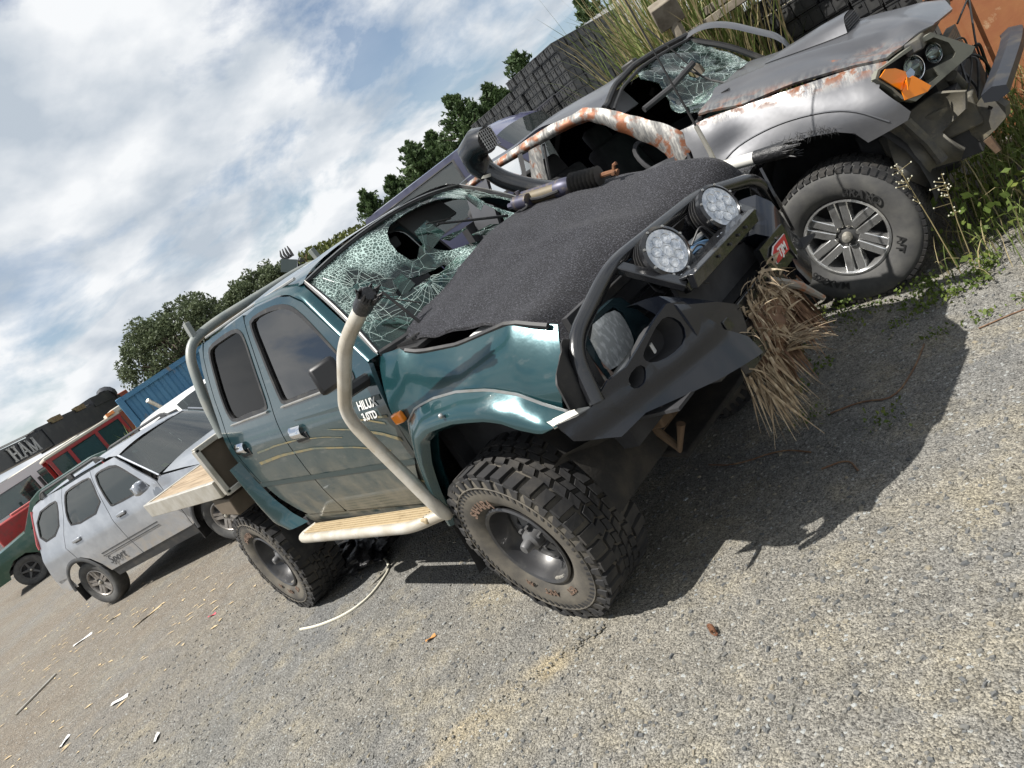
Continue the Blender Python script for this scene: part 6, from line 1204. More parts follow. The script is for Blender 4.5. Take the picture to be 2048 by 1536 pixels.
# shed behind the stack
mat('roof_iron', (.15, .157, .165), .75, 0, var=((.20, .20, .19), 4, .45, .7)); mat('shed_white', (.66, .65, .60), .6); mat('rust_red', (.25, .07, .04), .8)
sh_ = thing('shed', 'grey iron roofed shed with a white gable behind the crate stack', 'shed', bgp(124, 0, 24), R(205)); sh_.location.z = 0
MB().box((0, 0, 1.3), (4.0, 3.6, 2.6)).obj('wall', 'roof_iron', sh_)
rf = MB(); rf.add([(-2.2, -2.0, 2.55), (2.2, -2.0, 2.55), (2.2, 0, 4.25), (-2.2, 0, 4.25), (-2.2, 2.0, 2.55), (2.2, 2.0, 2.55), (-2.2, -2.0, 2.49), (2.2, -2.0, 2.49), (2.2, 0, 4.19), (-2.2, 0, 4.19), (-2.2, 2.0, 2.49), (2.2, 2.0, 2.49)], [(0, 1, 2, 3), (3, 2, 5, 4), (6, 9, 8, 7), (9, 10, 11, 8), (0, 6, 7, 1), (4, 5, 11, 10), (0, 3, 9, 6), (3, 4, 10, 9), (1, 7, 8, 2), (2, 8, 11, 5)]); ro_ = rf.obj('roof', 'roof_iron', sh_, smooth=False)
for i in range(22): MB().tube([(-2.15+.2*i, -2.0, 2.565), (-2.15+.2*i, 0, 4.265)], .02, 5).obj('roof_rib', 'roof_iron', ro_)
for x in (-2.02, 2.02): MB().add([(x, -1.8, 2.55), (x, 1.8, 2.55), (x, 0, 4.15)], [(0, 1, 2)]).obj('gable', 'shed_white', sh_)
MB().tube([(-2.2, -2.03, 2.54), (2.2, -2.03, 2.54)], .05, 6).obj('gutter', 'rust_red', sh_)

# shipping container
mat('container_blue', (.045, .15, .27), .55, .15, var=((.07, .19, .30), 2.5, .4, .7), var2=((.17, .15, .11), 4, .62, .75, (1, 1, .35)), bump=(8, .2, .01)); mat('container_dark', (.03, .07, .11), .6)
A0 = bgp(165.02, 0, 20.7); A1 = bgp(159.1, 0, 20.4); dv = (A1-A0); dv.z = 0; dv.normalize(); 
ct = thing('shipping_container', 'blue corrugated shipping container behind the silver car', 'container', (A0.x, A0.y, 0), math.atan2(dv.y, dv.x)); Lc = 6.06
cw = MB(); n = 22; ys = []
# front face towards the standpoint lies on local -Y or +Y
sgn = -1 if (Matrix.Rotation(math.atan2(dv.y, dv.x), 3, 'Z') @ Vector((0, -1, 0))).dot(CAM - A0) > 0 else 1
pf = []
for i in range(n):
    x = .15 + i*(Lc-.3)/n; w_ = (Lc-.3)/n; pf += [(x, 0), (x+w_*.35, 0), (x+w_*.5, .035), (x+w_*.85, .035)]
pf.append((Lc-.15, 0))
for yb, s2 in ((0, 1), (-sgn*2.44, -1)):
    m_ = MB(); vs = []
    for x, d in pf: vs += [(x, yb - sgn*s2*d, .16), (x, yb - sgn*s2*d, 2.48)]
    m_.add(vs, [(2*i, 2*i+2, 2*i+3, 2*i+1) for i in range(len(pf)-1)]); m_.obj('corrugated_side', 'container_blue', ct, smooth=False)
MB().box((Lc/2, -sgn*1.22, 2.56), (Lc, 2.40, .04)).obj('roof', 'container_blue', ct); MB().box((Lc/2, -sgn*1.22, .1), (Lc, 2.40, .10)).obj('floor', 'container_dark', ct)
for x in (.06, Lc-.06):
    MB().box((x, -sgn*1.22, 1.3), (.05, 2.3, 2.3)).obj('end_wall', 'container_blue', ct)
    for y in (.0, -sgn*2.44): MB().box((x, y, 1.30), (.16, .14, 2.59)).obj('corner_post', 'container_blue', ct, bevel=.01)
for y in (.0, -sgn*2.44):
    MB().box((Lc/2, y, 2.53), (Lc, .10, .12)).obj('top_rail', 'container_blue', ct); MB().box((Lc/2, y, .10), (Lc, .10, .16)).obj('bottom_rail', 'container_dark', ct)
tag(MB().tube([(A0.x+dv.x*1.0, A0.y+dv.y*1.0, 0), (A0.x+dv.x*.9+.6, A0.y+dv.y*.9, 1.1), (A0.x+dv.x*.6+1.2, A0.y+dv.y*.6-.4, 2.15)], .05, 8).obj('steel_pole', 'alu'), 'pale steel pole leaning in front of the blue container', 'pole')

# black crane boom with painted letters
mat('boom_black', (.012, .014, .018), .45, coat=.2, var=((.04, .04, .038), 3, .5, .75)); mat('letter_grey', (.36, .37, .37), .6); mat('leaf_moss', (.12, .10, .05), .95, var=((.22, .14, .08), 12, .45, .65))
b0 = bgp(176.5, 0, 27.8); b1 = bgp(165.0, 0, 40.5); b0.z = 3.40; b1.z = 3.28; bd_ = b1-b0; BLn = bd_.length; ax = bd_.normalized(); fc = Vector((ax.y, -ax.x, 0)).normalized(); fc = fc if fc.dot(CAM-b0) > 0 else -fc; upv = ax.cross(fc); upv = upv if upv.z > 0 else -upv
CB = thing('crane_boom', 'long black crane boom with white block lettering', 'crane', b0)
RM = Matrix((ax, fc, upv)).transposed()                      # local x along boom, y towards the viewer, z up
def bb(c, d, nm, m='boom_black', par=None, bev=0): return MB().box(RM @ Vector(c), d, RM).obj(nm, m, par or CB, bevel=bev)
bb((BLn/2, 0, 0), (BLn, .55, .68), 'boom_section'); bb((BLn*.72, 0, .0), (BLn*.5, .62, .78), 'boom_section'); bb((BLn*.50, 0, .40), (1.3, .5, .22), 'hose_reel'); bb((BLn*.66, 0, .43), (1.8, .5, .25), 'boom_head'); bb((BLn*.88, 0, .50), (2.4, .7, .45), 'winch_housing')
MB().tube([RM @ Vector((BLn*.95, 0, .45)), RM @ Vector((BLn*.97, 0, .62))], .45, 12).obj('winch_drum', 'boom_black', CB)
for k in range(2): MB().tube([RM @ Vector((.3, -.15+.3*k, .40)), RM @ Vector((BLn*.9, -.15+.3*k, .52))], .02, 5).obj('hoist_rope', 'steel_grey', CB)
for t in (.55, .58, .70, .73): bb((BLn*t, .25, .52), (.35, .2, .22), 'moss_clump', 'leaf_moss')
MB().box((0, 0, 0), (.5, .5, 3.2)).xf(Matrix.Translation(RM @ Vector((BLn*.9, 0, -1.7)))).obj('boom_rest', 'boom_black', CB)
def letter(ch, x0, h, par):
    """slab-serif capitals made of bars, in boom coordinates on the facing side; returns advance"""
    t = .20*h; sH = .09*h; y = .30; z0 = -h/2
    def bar(xa, za, xb, zb, w_):
        a, b_ = Vector((xa, 0, za)), Vector((xb, 0, zb)); d = (b_-a).normalized(); s = Vector((0, 1, 0)).cross(d)*w_/2; P = [a-s, a+s, b_+s, b_-s]; mb = MB(); mb.add([RM @ (q + Vector((0, y, 0))) for q in P] + [RM @ (q + Vector((0, y+.03, 0))) for q in P], [(3, 2, 1, 0), (4, 5, 6, 7), (0, 1, 5, 4), (1, 2, 6, 5), (2, 3, 7, 6), (3, 0, 4, 7)]); mb.obj('letter_stroke', 'letter_grey', par, smooth=False)
    if ch == 'H':
        for xx in (x0+.17*h, x0+.78*h):
            bar(xx, z0, xx, -z0, t); bar(xx-.19*h, z0+sH/2, xx+.19*h, z0+sH/2, sH); bar(xx-.19*h, -z0-sH/2, xx+.19*h, -z0-sH/2, sH)
        bar(x0+.17*h, 0, x0+.78*h, 0, .12*h); return 1.05*h
    if ch == 'A':
        bar(x0+.14*h, z0, x0+.50*h, -z0, .13*h); bar(x0+.86*h, z0, x0+.50*h, -z0, t*.98); bar(x0+.25*h, z0+.32*h, x0+.75*h, z0+.32*h, .10*h)
        for xx in (.14, .86): bar(x0+(xx-.17)*h, z0+sH/2, x0+(xx+.17)*h, z0+sH/2, sH)
        return 1.06*h
    if ch == 'M':
        bar(x0+.17*h, z0, x0+.17*h, -z0, .13*h); bar(x0+1.0*h, z0, x0+1.0*h, -z0, t*.98); bar(x0+.17*h, -z0-.04*h, x0+.58*h, z0+.06*h, t*.92); bar(x0+1.0*h, -z0-.04*h, x0+.60*h, z0+.06*h, .11*h)
        for xx in (.17, 1.0): bar(x0+(xx-.17)*h, z0+sH/2, x0+(xx+.17)*h, z0+sH/2, sH); bar(x0+(xx-.15)*h, -z0-sH/2, x0+(xx+.12)*h, -z0-sH/2, sH)
        return 1.2*h
def az_on_boom(az):
    d = Vector((math.cos(R(az)), math.sin(R(az)))); a = Vector((ax.x, ax.y)); o = Vector((b0.x-CAM.x, b0.y-CAM.y)); return (o.y*d.x - o.x*d.y)/(a.x*d.y - a.y*d.x)
hL = .55; xM = az_on_boom(171.0); lt = bb((xM, .28, 0), (.02, .02, .02), 'lettering', 'letter_grey')
letter('M', xM-.60*hL, hL, lt); letter('A', xM-.60*hL-1.08*hL, hL, lt); letter('H', xM-.60*hL-2.2*hL, hL, lt)

# red tractor cab, white truck body
mat('tractor_red', (.30, .018, .016), .45, coat=.3, var=((.16, .03, .02), 6, .5, .7)); mat('roof_cream', (.55, .52, .44), .6); mat('dark_cab', (.03, .03, .032), .6)
tq = bgp(168.2, 0, 27.5); T = thing('tractor', 'red tractor with a glazed cab under the black crane boom', 'tractor', (tq.x, tq.y, 0), R(168.6+90+8))   # local +x points left in the picture
for x in (-1.15, -.35, .55, 1.15):
    for y in (-.7, .7): MB().box((x, y, 1.75), (.10, .10, 1.35)).obj('cab_post', 'tractor_red', T)
for y in (-.7, .7):
    MB().box((0, y, 2.42), (2.45, .09, .10)).obj('cab_rail', 'tractor_red', T); MB().box((0, y, 1.12), (2.45, .09, .14)).obj('cab_rail', 'tractor_red', T)
    for xa, xb in ((-1.10, -.40), (-.30, .50), (.60, 1.10)): MB().box(((xa+xb)/2, y, 1.76), (xb-xa, .012, 1.2)).obj('cab_window', 'green_glass' if 'green_glass' in MATS else glass_mat('green_glass', (.12, .26, .24), .8, .03, ior=1.6, diff=((.05, .13, .12), .35)), T)
MB().box((0, 0, 2.52), (2.5, 1.5, .10)).obj('cab_roof', 'roof_cream', T, bevel=.03); MB().box((0, 0, .95), (2.4, 1.4, .30)).obj('chassis', 'tractor_red', T)
MB().box((2.35, 0, 1.30), (2.2, .9, .75)).obj('engine_cover', 'tractor_red', T, bevel=.06); MB().box((2.1, 0, 1.70), (1.4, .8, .10)).obj('engine_cover_top', mat('pink_panel', (.42, .10, .09), .5), T, bevel=.03)
MB().tube([(1.6, .3, 1.6), (1.6, .3, 2.2)], .05, 8).obj('exhaust', 'dark_cab', T); MB().box((-1.0, .75, 2.62), (.25, .12, .1)).obj('beacon', 'amber', T)
for x, wr in ((-.7, .78), (2.6, .5)):
    for s in (-1, 1): road_wheel(T, (x, s*.85, wr), 0 if s < 0 else R(180), wr, .2, wr*.5, 6, False, ma='tractor_red', detail=False, ndiv=24)
MB().box((-2.2, 0, 2.62), (2.3, 1.5, .16)).obj('canopy', 'roof_cream', T, bevel=.03)
for y in (-.68, .68): MB().box((-3.2, y, 1.6), (.08, .08, 2.0)).obj('canopy_post', 'tractor_red', T)
wq_ = bgp(172.3, 0, 30); WV2 = lambda z: float(np.interp(z, [.5, 1.6, 2.6], [.95, .95, .88]))
boxy('box_truck', 'white truck cab with dark side windows left of the red tractor', 'truck', (wq_.x, wq_.y, 0), R(172.3+90+12), [(-2.2, .6), (-2.2, 2.55), (-2.0, 2.70), (1.2, 2.70), (1.6, 2.5), (2.1, 1.75), (2.2, .6)], [[(-1.7, 1.75), (-1.7, 2.42), (-.3, 2.42), (-.3, 1.75)], [(-.1, 1.75), (-.1, 2.42), (1.2, 2.42), (1.6, 1.75)]], WV2, 'white_car', [('roof', [(-2.2, 2.55), (-2.0, 2.70), (1.2, 2.70), (1.6, 2.5)], 'roof_cream', .05), ('windscreen', [(1.6, 2.5), (2.1, 1.75)], 'car_glass', .03), ('front_panel', [(2.1, 1.75), (2.2, .6)], 'white_car', 0), ('tail', [(-2.2, 2.55), (-2.2, .6)], 'white_car', 0)], (1.3, -1.3), .42)
rq = bgp(165.5, 0, 43); rb_ = tag(MB().box((rq.x, rq.y, 1.9), (1.6, 1.4, 3.75), R(30)).obj('red_bin', 'rust_red', bevel=.05), 'small red box roof poking up beside the blue container', 'bin')

# far digger arm over the pickup roof
dg = bgp(149.3, 0, 46); DA = thing('excavator', 'distant brown excavator arm with grab above the green pickup roof', 'excavator', (dg.x, dg.y, 0), R(60)); mat('digger_ochre', (.22, .15, .07), .7, var=((.10, .07, .05), 5, .45, .7))
MB().tube([(1.6, 0, 1.2), (1.25, 0, 3.4), (.35, 0, 4.75)], [.42, .40, .30], 6).obj('boom', 'digger_ochre', DA, smooth=False); MB().tube([(.45, 0, 4.8), (.0, 0, 4.6), (-.35, 0, 4.05)], .24, 6).obj('stick', 'dark_cab', DA, smooth=False); MB().box((-.75, 0, 4.75), (.9, .7, .75), Matrix.Rotation(R(35), 3, 'Y')).obj('grab_body', mat('digger_grey', (.09, .12, .12), .6), DA)
for k in range(4): MB().tube([(-.72+.16*k, 0, 5.1), (-.80+.20*k, 0, 5.45), (-.66+.16*k, 0, 5.75)], [.10, .08, .03], 5).obj('grab_tine', 'dark_cab', DA)
MB().box((2.2, 0, 1.3), (2.6, 2.2, 1.6)).obj('house', 'digger_ochre', DA, bevel=.1); MB().box((2.2, 0, .35), (3.2, 2.4, .7)).obj('tracks', 'dark_cab', DA, bevel=.15)

# rusty bin by the front of the wreck
mat('rust_sheet', (.27, .11, .042), .85, var=((.24, .085, .035), 6, .4, .65), var2=((.46, .33, .20), 9, .6, .72), bump=(20, .3, .006))
rx = bgp(101.6, 0, 6.3); RB = thing('scrap_bin', 'rust orange steel bin beyond the front of the silver wreck', 'bin', (rx.x, rx.y, 0), R(8))
for c_, d_ in (((.45, 0, .6), (1.6, .03, 1.2)), ((.45, .9, .6), (1.6, .03, 1.2)), ((-.35, .45, .6), (.03, .9, 1.2)), ((1.25, .45, .6), (.03, .9, 1.2)), ((.45, .45, .05), (1.6, .9, .03))): MB().box(c_, d_).obj('bin_panel', 'rust_sheet', RB)
for x in (-.2, .3, .8): MB().box((x, -.03, .6), (.06, .04, 1.2)).obj('bin_rib', 'rust_sheet', RB)
MB().box((.45, -.03, 1.2), (1.66, .06, .06)).obj('bin_rim', 'rust_sheet', RB)
# ------------------------------------------------------------------ trees, grass, weeds
def leaf_mat(name, c1, c2, c3, sc=1.6):
    m = bpy.data.materials.new(name); MATS[name] = m; m.use_nodes = True; t = m.node_tree; b = t.nodes['Principled BSDF']; lk = t.links.new; tc = t.nodes.new('ShaderNodeTexCoord')
    n = t.nodes.new('ShaderNodeTexNoise'); n.inputs['Scale'].default_value = sc; n.inputs['Detail'].default_value = 8; n.inputs['Roughness'].default_value = .75; lk(tc.outputs['Object'], n.inputs['Vector'])
    r = t.nodes.new('ShaderNodeValToRGB'); e = r.color_ramp.elements; e[0].position = .30; e[0].color = (*c1, 1); e[1].position = .72; e[1].color = (*c3, 1); q = e.new(.52); q.color = (*c2, 1); lk(n.outputs['Fac'], r.inputs[0]); lk(r.outputs[0], b.inputs['Base Color']); b.inputs['Roughness'].default_value = .6; b.inputs['Specular IOR Level'].default_value = .25
    tr = t.nodes.new('ShaderNodeBsdfTranslucent'); lk(r.outputs[0], tr.inputs[0]); mx = t.nodes.new('ShaderNodeMixShader'); mx.inputs[0].default_value = .28; lk(b.outputs[0], mx.inputs[1]); lk(tr.outputs[0], mx.inputs[2]); lk(mx.outputs[0], t.nodes['Material Output'].inputs[0]); return m
leaf_mat('leaf_olive', (.045, .062, .032), (.095, .12, .062), (.17, .20, .11), 1.2); leaf_mat('leaf_conifer', (.030, .052, .020), (.062, .10, .038), (.12, .17, .066), 1.8); leaf_mat('leaf_hedge', (.05, .065, .02), (.10, .115, .035), (.19, .18, .06), 3); leaf_mat('leaf_weed', (.05, .085, .018), (.10, .14, .03), (.24, .25, .06), 9)
leaf_mat('blade_green', (.06, .10, .025), (.15, .19, .055), (.30, .30, .12), 2.2); leaf_mat('blade_straw', (.24, .19, .09), (.38, .32, .17), (.52, .46, .28), 4); mat('bark', (.10, .08, .06), .9, bump=(14, .5, .02))
TG = np.random.default_rng(5)
def leaves(mb, C, nrm, size, asp=.55, up=0):
    """one small bent leaf spray (quad) per point"""
    n = len(C); d = TG.normal(size=(n, 3)) + nrm*.8; d[:, 2] += up; d /= np.linalg.norm(d, axis=1, keepdims=True); s = np.cross(d, TG.normal(size=(n, 3))); s /= np.linalg.norm(s, axis=1, keepdims=True); L = size*TG.uniform(.6, 1.4, n)[:, None]; w_ = L*asp*.5
    V = np.stack([C - d*L*.5, C - s*w_, C + d*L*.5, C + s*w_], 1).reshape(-1, 3); o = len(mb.v); mb.v += [tuple(q) for q in V.tolist()]; mb.f += [(o+4*i, o+4*i+1, o+4*i+2, o+4*i+3) for i in range(n)]
def broad_tree(name, label, base, H, rx, rz, cz, nclump, per, lsize, m='leaf_olive', group=None):
    T_ = thing(name, label, 'tree', base, 0, group); rt = random.Random(len(label)+int(H*10)); tk = MB(); tk.tube([(0, 0, 0), (.1, .05, H*.25), (0, .1, H*.5)], [H*.045, H*.035, H*.022], 8)
    cl = MB()
    for i in range(nclump):
        th = TG.uniform(0, 2*math.pi); cphi = TG.uniform(-.75, 1); rr_ = TG.uniform(.45, 1.0)**.6; c = np.array([rx*rr_*math.cos(th)*math.sqrt(max(.05, 1-cphi*cphi*.8)), rx*rr_*math.sin(th)*math.sqrt(max(.05, 1-cphi*cphi*.8)), cz + rz*rr_*cphi])
        r = TG.uniform(.18, .36)*rx*.55; d = TG.normal(size=(per, 3)); d /= np.linalg.norm(d, axis=1, keepdims=True); P = c + d*r*TG.uniform(.35, 1, (per, 1))**.5*np.array([1, 1, .8]); leaves(cl, P, d, lsize)
        if i % 4 == 0: tk.tube([(0, .05, H*.3), tuple(c*np.array([.5, .5, .75])), tuple(c)], [H*.014, H*.009, H*.003], 5)
    tk.obj('trunk', 'bark', T_); cl.obj('crown', m, T_, smooth=False, recalc=False); return T_
def conifer(name, label, base, H, rad, n, lsize, group=None, tops=3):
    T_ = thing(name, label, 'tree', base, 0, group); cl = MB(); tk = MB(); tk.tube([(0, 0, 0), (0, 0, H*.9)], [H*.04, .03], 7); rt = random.Random(int(H*100)+n)
    spires = [(0, 0, 1.0)] + [(rt.uniform(-.6, .6)*rad, rt.uniform(-.5, .5)*rad, rt.uniform(.72, .95)) for _ in range(tops-1)]
    for (sx, sy, sh) in spires:
        hh = H*sh; nb = int(n/tops/42)
        for i in range(nb):
            t = rt.random()**.7; z = hh*(.12+.88*t); r = rad*(1-t**3.2)*rt.uniform(.45, 1.12)*.8+.10; a = rt.uniform(0, 6.28); tip = np.array([sx+r*math.cos(a), sy+r*math.sin(a), z+.22*r+.12]); root = np.array([sx, sy, z-.2*r]); k = 42; u = TG.random(k)**.6; P = root + (tip-root)*u[:, None] + TG.normal(size=(k, 3))*(.05+.10*r)*(1.1-u[:, None]*.8); leaves(cl, P, np.tile(tip-root, (k, 1))/max(r, .2), lsize, .38, .55)
            if i % 6 == 0: tk.tube([tuple(root), tuple(tip)], [.03, .01], 4)
    tk.obj('trunk', 'bark', T_); cl.obj('crown', 'leaf_conifer', T_, smooth=False, recalc=False); return T_
def gb(az, D): q = bgp(az, 0, D); return (q.x, q.y, 0)
broad_tree('broadleaf_tree', 'large round olive green tree left of its neighbour behind the blue container', gb(159.6, 45), 6.7, 3.25, 2.35, 4.1, 260, 110, .17, group='trees behind the container')
broad_tree('broadleaf_tree', 'darker tree partly hidden behind the green pickup cab', gb(153.3, 48), 6.1, 2.75, 1.95, 4.0, 210, 110, .17, group='trees behind the container')
for az, el, D, rad, lab in ((122.7, 7.6, 28, 1.5, 'dark conifer rising behind the shed roof'), (128.4, 7.1, 29, 1.9, 'dark conifer with ragged top behind the middle of the crate stack'), (133.9, 7.3, 30, 1.9, 'tallest dark conifer at the left end of the crate stack'), (138.3, 6.3, 31, 1.6, 'conifer above the purple van roof'), (142.8, 5.2, 32, 1.3, 'small conifer left of the purple van'), (136.4, 6.0, 33, 1.6, 'dark conifer between the tallest one and the purple van roof'), (140.6, 5.0, 33, 1.5, 'low bushy conifer behind the purple van roof'), (131.2, 6.5, 33, 1.7, 'dark conifer behind the left half of the crate stack'), (120.2, 6.8, 30, 1.6, 'dark conifer behind the tall grass clump')):
    p_ = gb(az, D); conifer('conifer', lab, p_, CAM.z + D*math.tan(R(el)), rad, 21000, .19, 'conifers along the boundary', 3 if rad > .9 else 2)
# clipped hedge
h0 = bgp(148.6, 0, 23); h1 = bgp(139.8, 0, 20.5); hd = MB(); Vh = np.array([(h1-h0).x, (h1-h0).y, 0]); nn = np.array([-Vh[1], Vh[0], 0])/np.linalg.norm(Vh); k = 9000; uu = TG.random(k); hh = 3.25 - .60*uu; zz = TG.random(k)**.6*hh; P = np.array([h0.x, h0.y, 0]) + uu[:, None]*Vh + nn*TG.uniform(-.55, .55, (k, 1)); P[:, 2] = zz + .12*np.sin(uu*23); leaves(hd, P - np.array([h0.x, h0.y, 0]), np.tile([0, 0, .5], (k, 1)), .17)
HG = thing('hedge', 'clipped yellow green hedge beyond the pickup roof', 'hedge', (h0.x, h0.y, 0)); hd.obj('foliage', 'leaf_hedge', HG, smooth=False, recalc=False)
st_ = MB()
for i in range(9): a = Vector((Vh[0], Vh[1], 0))*(i/8); st_.tube([a, a+Vector((.05, 0, 1.8))], .05, 5)
st_.obj('stems', 'bark', HG)

gr = random.Random(31)
def long_blade(mb, p0, a, H, lean, w, seg=6):
    d = Vector((math.cos(a), math.sin(a), 0)); s = Vector((-d.y, d.x, 0)); vs = []
    for i in range(seg+1):
        t = i/seg; p = Vector(p0) + Vector((0, 0, H*(t - .42*lean*t**3))) + d*(lean*H*.55*t**1.9); ww = w*(1-t)**.6*(.5+.5*min(1, t*4)); vs += [p - s*ww/2, p + s*ww/2 + Vector((0, 0, 0))]
    mb.add(vs, [(2*i, 2*i+1, 2*i+3, 2*i+2) for i in range(seg)])
for az, D, H, n, lab in ((119.6, 7.9, 3.2, 560, 'tall green and straw grass clump rising left behind the silver wreck'), (117.6, 7.6, 3.2, 640, 'tall grass clump at the middle behind the silver wreck'), (115.6, 8.1, 2.8, 420, 'tall grass clump beside the timber beams')):
    T_ = thing('grass_clump', lab, 'tall grass', gb(az, D), 0, 'tall grass clumps'); a_ = MB(); b_ = MB()
    for i in range(n):
        o = (gr.gauss(0, .22), gr.gauss(0, .22), 0); long_blade(a_ if gr.random() < .6 else b_, o, gr.uniform(0, 6.28), H*gr.uniform(.6, 1.05), gr.uniform(.05, .55), gr.uniform(.016, .034))
    for i in range(7): long_blade(b_, (gr.gauss(0, .2), gr.gauss(0, .2), 0), gr.uniform(0, 6.28), H*1.1, .25, .022)
    tag(a_.obj('green_blades', 'blade_green', T_, smooth=False, recalc=False), None, kind='stuff'); tag(b_.obj('dry_blades', 'blade_straw', T_, smooth=False, recalc=False), None, kind='stuff')
q = bgp(165.55, 0, 24); T_ = thing('grass_clump', 'bushy pale grass growing between the crane and the blue container', 'tall grass', (q.x, q.y, 0), 0, 'tall grass clumps'); a_ = MB()
for i in range(260): long_blade(a_, (gr.gauss(0, .25), gr.gauss(0, .25), 0), gr.uniform(0, 6.28), gr.uniform(1.4, 2.5), gr.uniform(.3, 1.2), .05, 4)
a_.obj('blades', 'blade_green', T_, smooth=False, recalc=False)
# rough grass and weeds by the front of the wreck
wg1, wg2, wd = MB(), MB(), MB()
for i in range(5200):
    x = gr.uniform(.55, 3.2); y = gr.uniform(1.25, 5.2); ed = 1.42 + .35*max(0, 1.15-x) - .10*(x-1.2)
    if y < ed + gr.uniform(-.12, .25) or (x < 1.05 and 1.3 < y < 3.1 and x < .95): continue
    H = gr.uniform(.15, .85)*(1 if y > ed+.45 else .40); long_blade(wg1 if gr.random() < .72 else wg2, (x, y, gz(x, y)), gr.uniform(0, 6.28), H, gr.uniform(.2, 1.2), gr.uniform(.005, .012), 4)
def weed(x, y, r, n, h):
    k = n; P = np.array([x, y, gz(x, y)]) + TG.normal(size=(k, 3))*np.array([r, r, 0]); P[:, 2] += TG.random(k)*h + .004; leaves(wd, P, np.tile([0, 0, .8], (k, 1)), .020, .7, .3)
for i in range(46):
    t = gr.random(); x = lerp(-.25, 1.25, t); y = float(np.interp(x, [-.25, .2, .8, 1.25], [1.40, 1.40, 1.36, 1.45])) + gr.gauss(-.04, .07); weed(x, y, gr.uniform(.02, .06), gr.randint(20, 60), gr.uniform(.02, .09))
for x, y in ((.50, .95), (.30, 1.12), (1.05, .98), (.42, .74), (.85, 1.15), (1.25, 1.05), (1.42, 1.12), (.60, .45), (1.0, .30)): weed(x, y, .045, 40, .035)
for i in range(3200):
    x = gr.uniform(1.0, 2.8); y = gr.uniform(1.55, 4.4); 
    P = np.array([[x, y, gz(x, y)+gr.uniform(.01, .35)]]); leaves(wd, P, np.array([[0, 0, .6]]), .05, .6, .2)
for mb, nm, m, lb in ((wg1, 'rough_grass', 'blade_green', 'rough green grass in front of the silver wreck'), (wg2, 'dry_grass', 'blade_straw', 'dry grass stems in front of the silver wreck'), (wd, 'ground_weeds', 'leaf_weed', 'low leafy weeds along the edge of the gravel')):
    tag(mb.obj(nm, m, smooth=False, recalc=False), lb, kind='stuff')
# seed stalks
for k, (x, y, H, dx_) in enumerate(((1.10, 1.47, .64, -.05), (1.16, 1.50, .52, .04), (1.72, 1.35, .62, -.10), (1.62, 1.22, .55, .12))):
    T_ = thing('seed_stalk', ('taller thin weed stalk with tiny white seed heads by the wreck tyre', 'shorter thin weed stalk with white seed heads by the wreck tyre', 'tall dry weed stalk at the right edge above the gravel', 'leaning dry weed stalk at the right edge')[k], 'weed', (x, y, gz(x, y))); s_ = MB(); hd_ = MB(); s_.tube([(0, 0, 0), (dx_*.4, .0, H*.5), (dx_, .01, H)], [.003, .0025, .0012], 5)
    for i in range(22):
        t = gr.uniform(.55, 1); c = Vector((dx_*t, 0, H*t)); d = Vector((gr.gauss(0, .03), gr.gauss(0, .03), gr.uniform(.005, .03))); s_.tube([c, c+d], [.001, .0008], 3); hd_.ball(c+d, .0042, 5, 4)
    s_.obj('stem', 'blade_straw', T_); tag(hd_.obj('seed_heads', mat('seed_white', (.6, .58, .45), .8), T_), None, kind='stuff')

# ------------------------------------------------------------------ litter on the ground
def gpts(L_, h=.006): return [(x, y, gz(x, y)+h) for x, y in L_]
mat('rope_white', (.58, .55, .45), .8, bump=(120, .5, .003)); mat('scrap_white', (.74, .74, .72), .6); mat('bag_black', (.010, .010, .011), .28, coat=.2, bump=(16, .9, .02)); mat('chip_wood', (.50, .40, .24), .8, var=((.34, .25, .14), 20, .4, .6)); mat('red_plastic', (.55, .05, .08), .5)
tag(MB().tube(chaikin(gpts([(-2.571, -1.109), (-2.40, -1.076), (-2.258, -1.024), (-2.139, -.961), (-2.06, -.875), (-2.041, -.772), (-2.069, -.672), (-2.131, -.539), (-2.266, -.461), (-2.45, -.393)], .008), 2), .009, 6).obj('rope', 'rope_white'), 'off-white cord lying on the gravel beside the rear wheel', 'cord')
bgm = MB(); rb2 = random.Random(8)
def bagf(u, v):
    a = 2*math.pi*u; t = math.pi*v; r = 1 + .22*math.sin(5*a+3*t) + .15*math.sin(9*a-7*t); return (-2.62+.34*r*math.sin(t)*math.cos(a), -.42+.22*r*math.sin(t)*math.sin(a), max(.004, .10*(1-math.cos(t))*.5*2*(.7+.3*r)-.01))
bgm.grid(bagf, 40, 22); tag(bgm.obj('plastic_bag', 'bag_black', weld=True, ang=60), 'crumpled black plastic sheet on the ground inside the rear wheel', 'plastic bag')
def scrap(x, y, L_, w_, a, m, nm, lab, cat, grp=None, lift=.01):
    c, s = math.cos(a), math.sin(a); n = 6; mb = MB(); mb.grid(lambda u, v: (x + c*(u-.5)*L_ - s*(v-.5)*w_*(.55+.45*math.sin(math.pi*u+.4)), y + s*(u-.5)*L_ + c*(v-.5)*w_*(.55+.45*math.sin(math.pi*u+.4)), gz(x, y) + .004 + lift*(math.sin(u*5+v*3)+1)*.6), 7, 4); mb.grid(lambda u, v: (x + c*(u-.5)*L_ - s*(v-.5)*w_*(.55+.45*math.sin(math.pi*u+.4)), y + s*(u-.5)*L_ + c*(v-.5)*w_*(.55+.45*math.sin(math.pi*u+.4)), gz(x, y) + .002 + lift*(math.sin(u*5+v*3)+1)*.6), 7, 4)
    o = mb.obj(nm, m, smooth=False, recalc=False); return tag(o, lab, cat, grp)
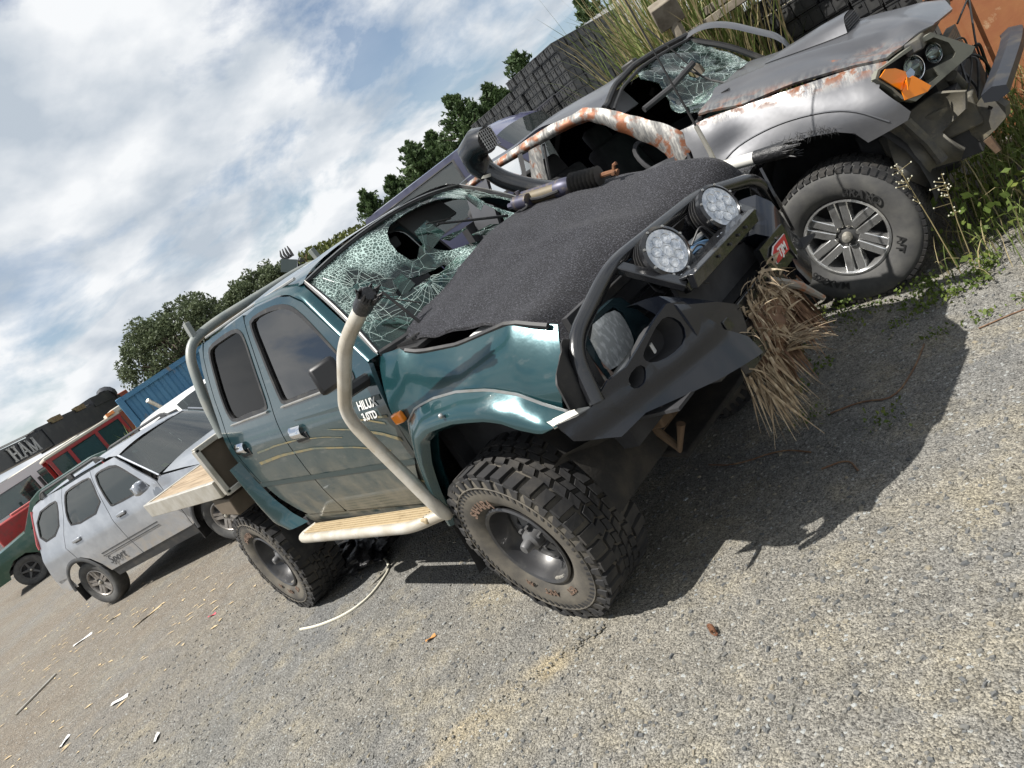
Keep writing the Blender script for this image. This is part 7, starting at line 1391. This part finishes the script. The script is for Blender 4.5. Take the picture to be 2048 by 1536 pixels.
scrap(-4.55, -1.99, .17, .075, R(40), 'scrap_white', 'plastic_scrap', 'largest torn white plastic scrap on the gravel, lower left', 'plastic scrap', 'white scraps'); scrap(-4.78, -2.43, .16, .045, R(140), 'scrap_white', 'plastic_scrap', 'white plastic scrap nearest the bottom left corner', 'plastic scrap', 'white scraps'); scrap(-3.09, -2.08, .12, .035, R(148), 'scrap_white', 'plastic_scrap', 'small white plastic scrap at the bottom of the picture', 'plastic scrap', 'white scraps'); scrap(-8.2, -1.62, .25, .09, R(60), 'scrap_white', 'plastic_scrap', 'pale scrap lying in the wood chips beyond the others', 'plastic scrap', 'white scraps')
scrap(-6.61, -1.17, .34, .05, R(80), 'chip_wood', 'wood_sliver', 'long pale wood sliver in front of the silver car', 'wood sliver', 'wood slivers'); scrap(-7.95, -1.26, .22, .04, R(40), 'chip_wood', 'wood_sliver', 'shorter wood sliver near the silver car rear wheel', 'wood sliver', 'wood slivers'); scrap(-4.59, -1.07, .09, .03, R(35), 'red_plastic', 'red_scrap', 'small red plastic bit on the gravel', 'plastic scrap'); scrap(-.96, -1.07, .06, .03, R(55), mat('leaf_orange', (.42, .20, .06), .8), 'dead_leaf', 'orange dead leaf on the gravel below the step', 'leaf')
tag(MB().tube(gpts([(-7.103, -2.566), (-7.29, -2.32), (-7.471, -2.078)], .012), .013, 6).obj('rod', 'alu'), 'thin grey rod lying on the dirt at lower left', 'rod')
sp2 = MB(); sp2.tube([(.715+.012*math.cos(a)+.0035*a*.35, -.90+.004*a*-.3, .016+.012*math.sin(a)) for a in np.linspace(0, 6.28*4, 50)], .0035, 5); tag(sp2.obj('rusty_spring', 'rust'), 'small rusty coil spring on the gravel by the truck shadow', 'spring')
chips = MB()
for i in range(220):
    x = gr.uniform(-11, -4.2); y = gr.uniform(-3.2, -.5); a = gr.gauss(.9, .6); L_ = gr.uniform(.02, .12); c, s = math.cos(a), math.sin(a); w_ = gr.uniform(.006, .02); z = gz(x, y)+.006; chips.add([(x-c*L_/2, y-s*L_/2, z), (x-s*w_, y+c*w_, z+.004), (x+c*L_/2, y+s*L_/2, z), (x+s*w_, y-c*w_, z+.002)], [(0, 1, 2, 3)])
tag(chips.obj('wood_chips', 'chip_wood', smooth=False, recalc=False), 'pale wood chips scattered over the dirt', kind='stuff')
for k, (pts_, lab) in enumerate((([(.16, .16), (.34, .12), (.55, .20), (.72, .14)], 'long bent twig in the shadow of the green pickup'), ([(.71, .44), (.85, .50), (1.0, .46), (1.03, .70), (1.02, .92)], 'forked dry twig on the gravel by the wreck tyre'), ([(.82, .0), (.92, .05), (.99, -.04)], 'short curved twig in the shade ahead of the bull bar'), ([(1.25, .95), (1.45, 1.05), (1.62, 1.0)], 'dry straw stem lying on gravel at right'))):
    tag(MB().tube(chaikin(gpts(pts_, .006), 2), .0040, 5).obj('twig', 'palm_brown'), lab, 'twig')
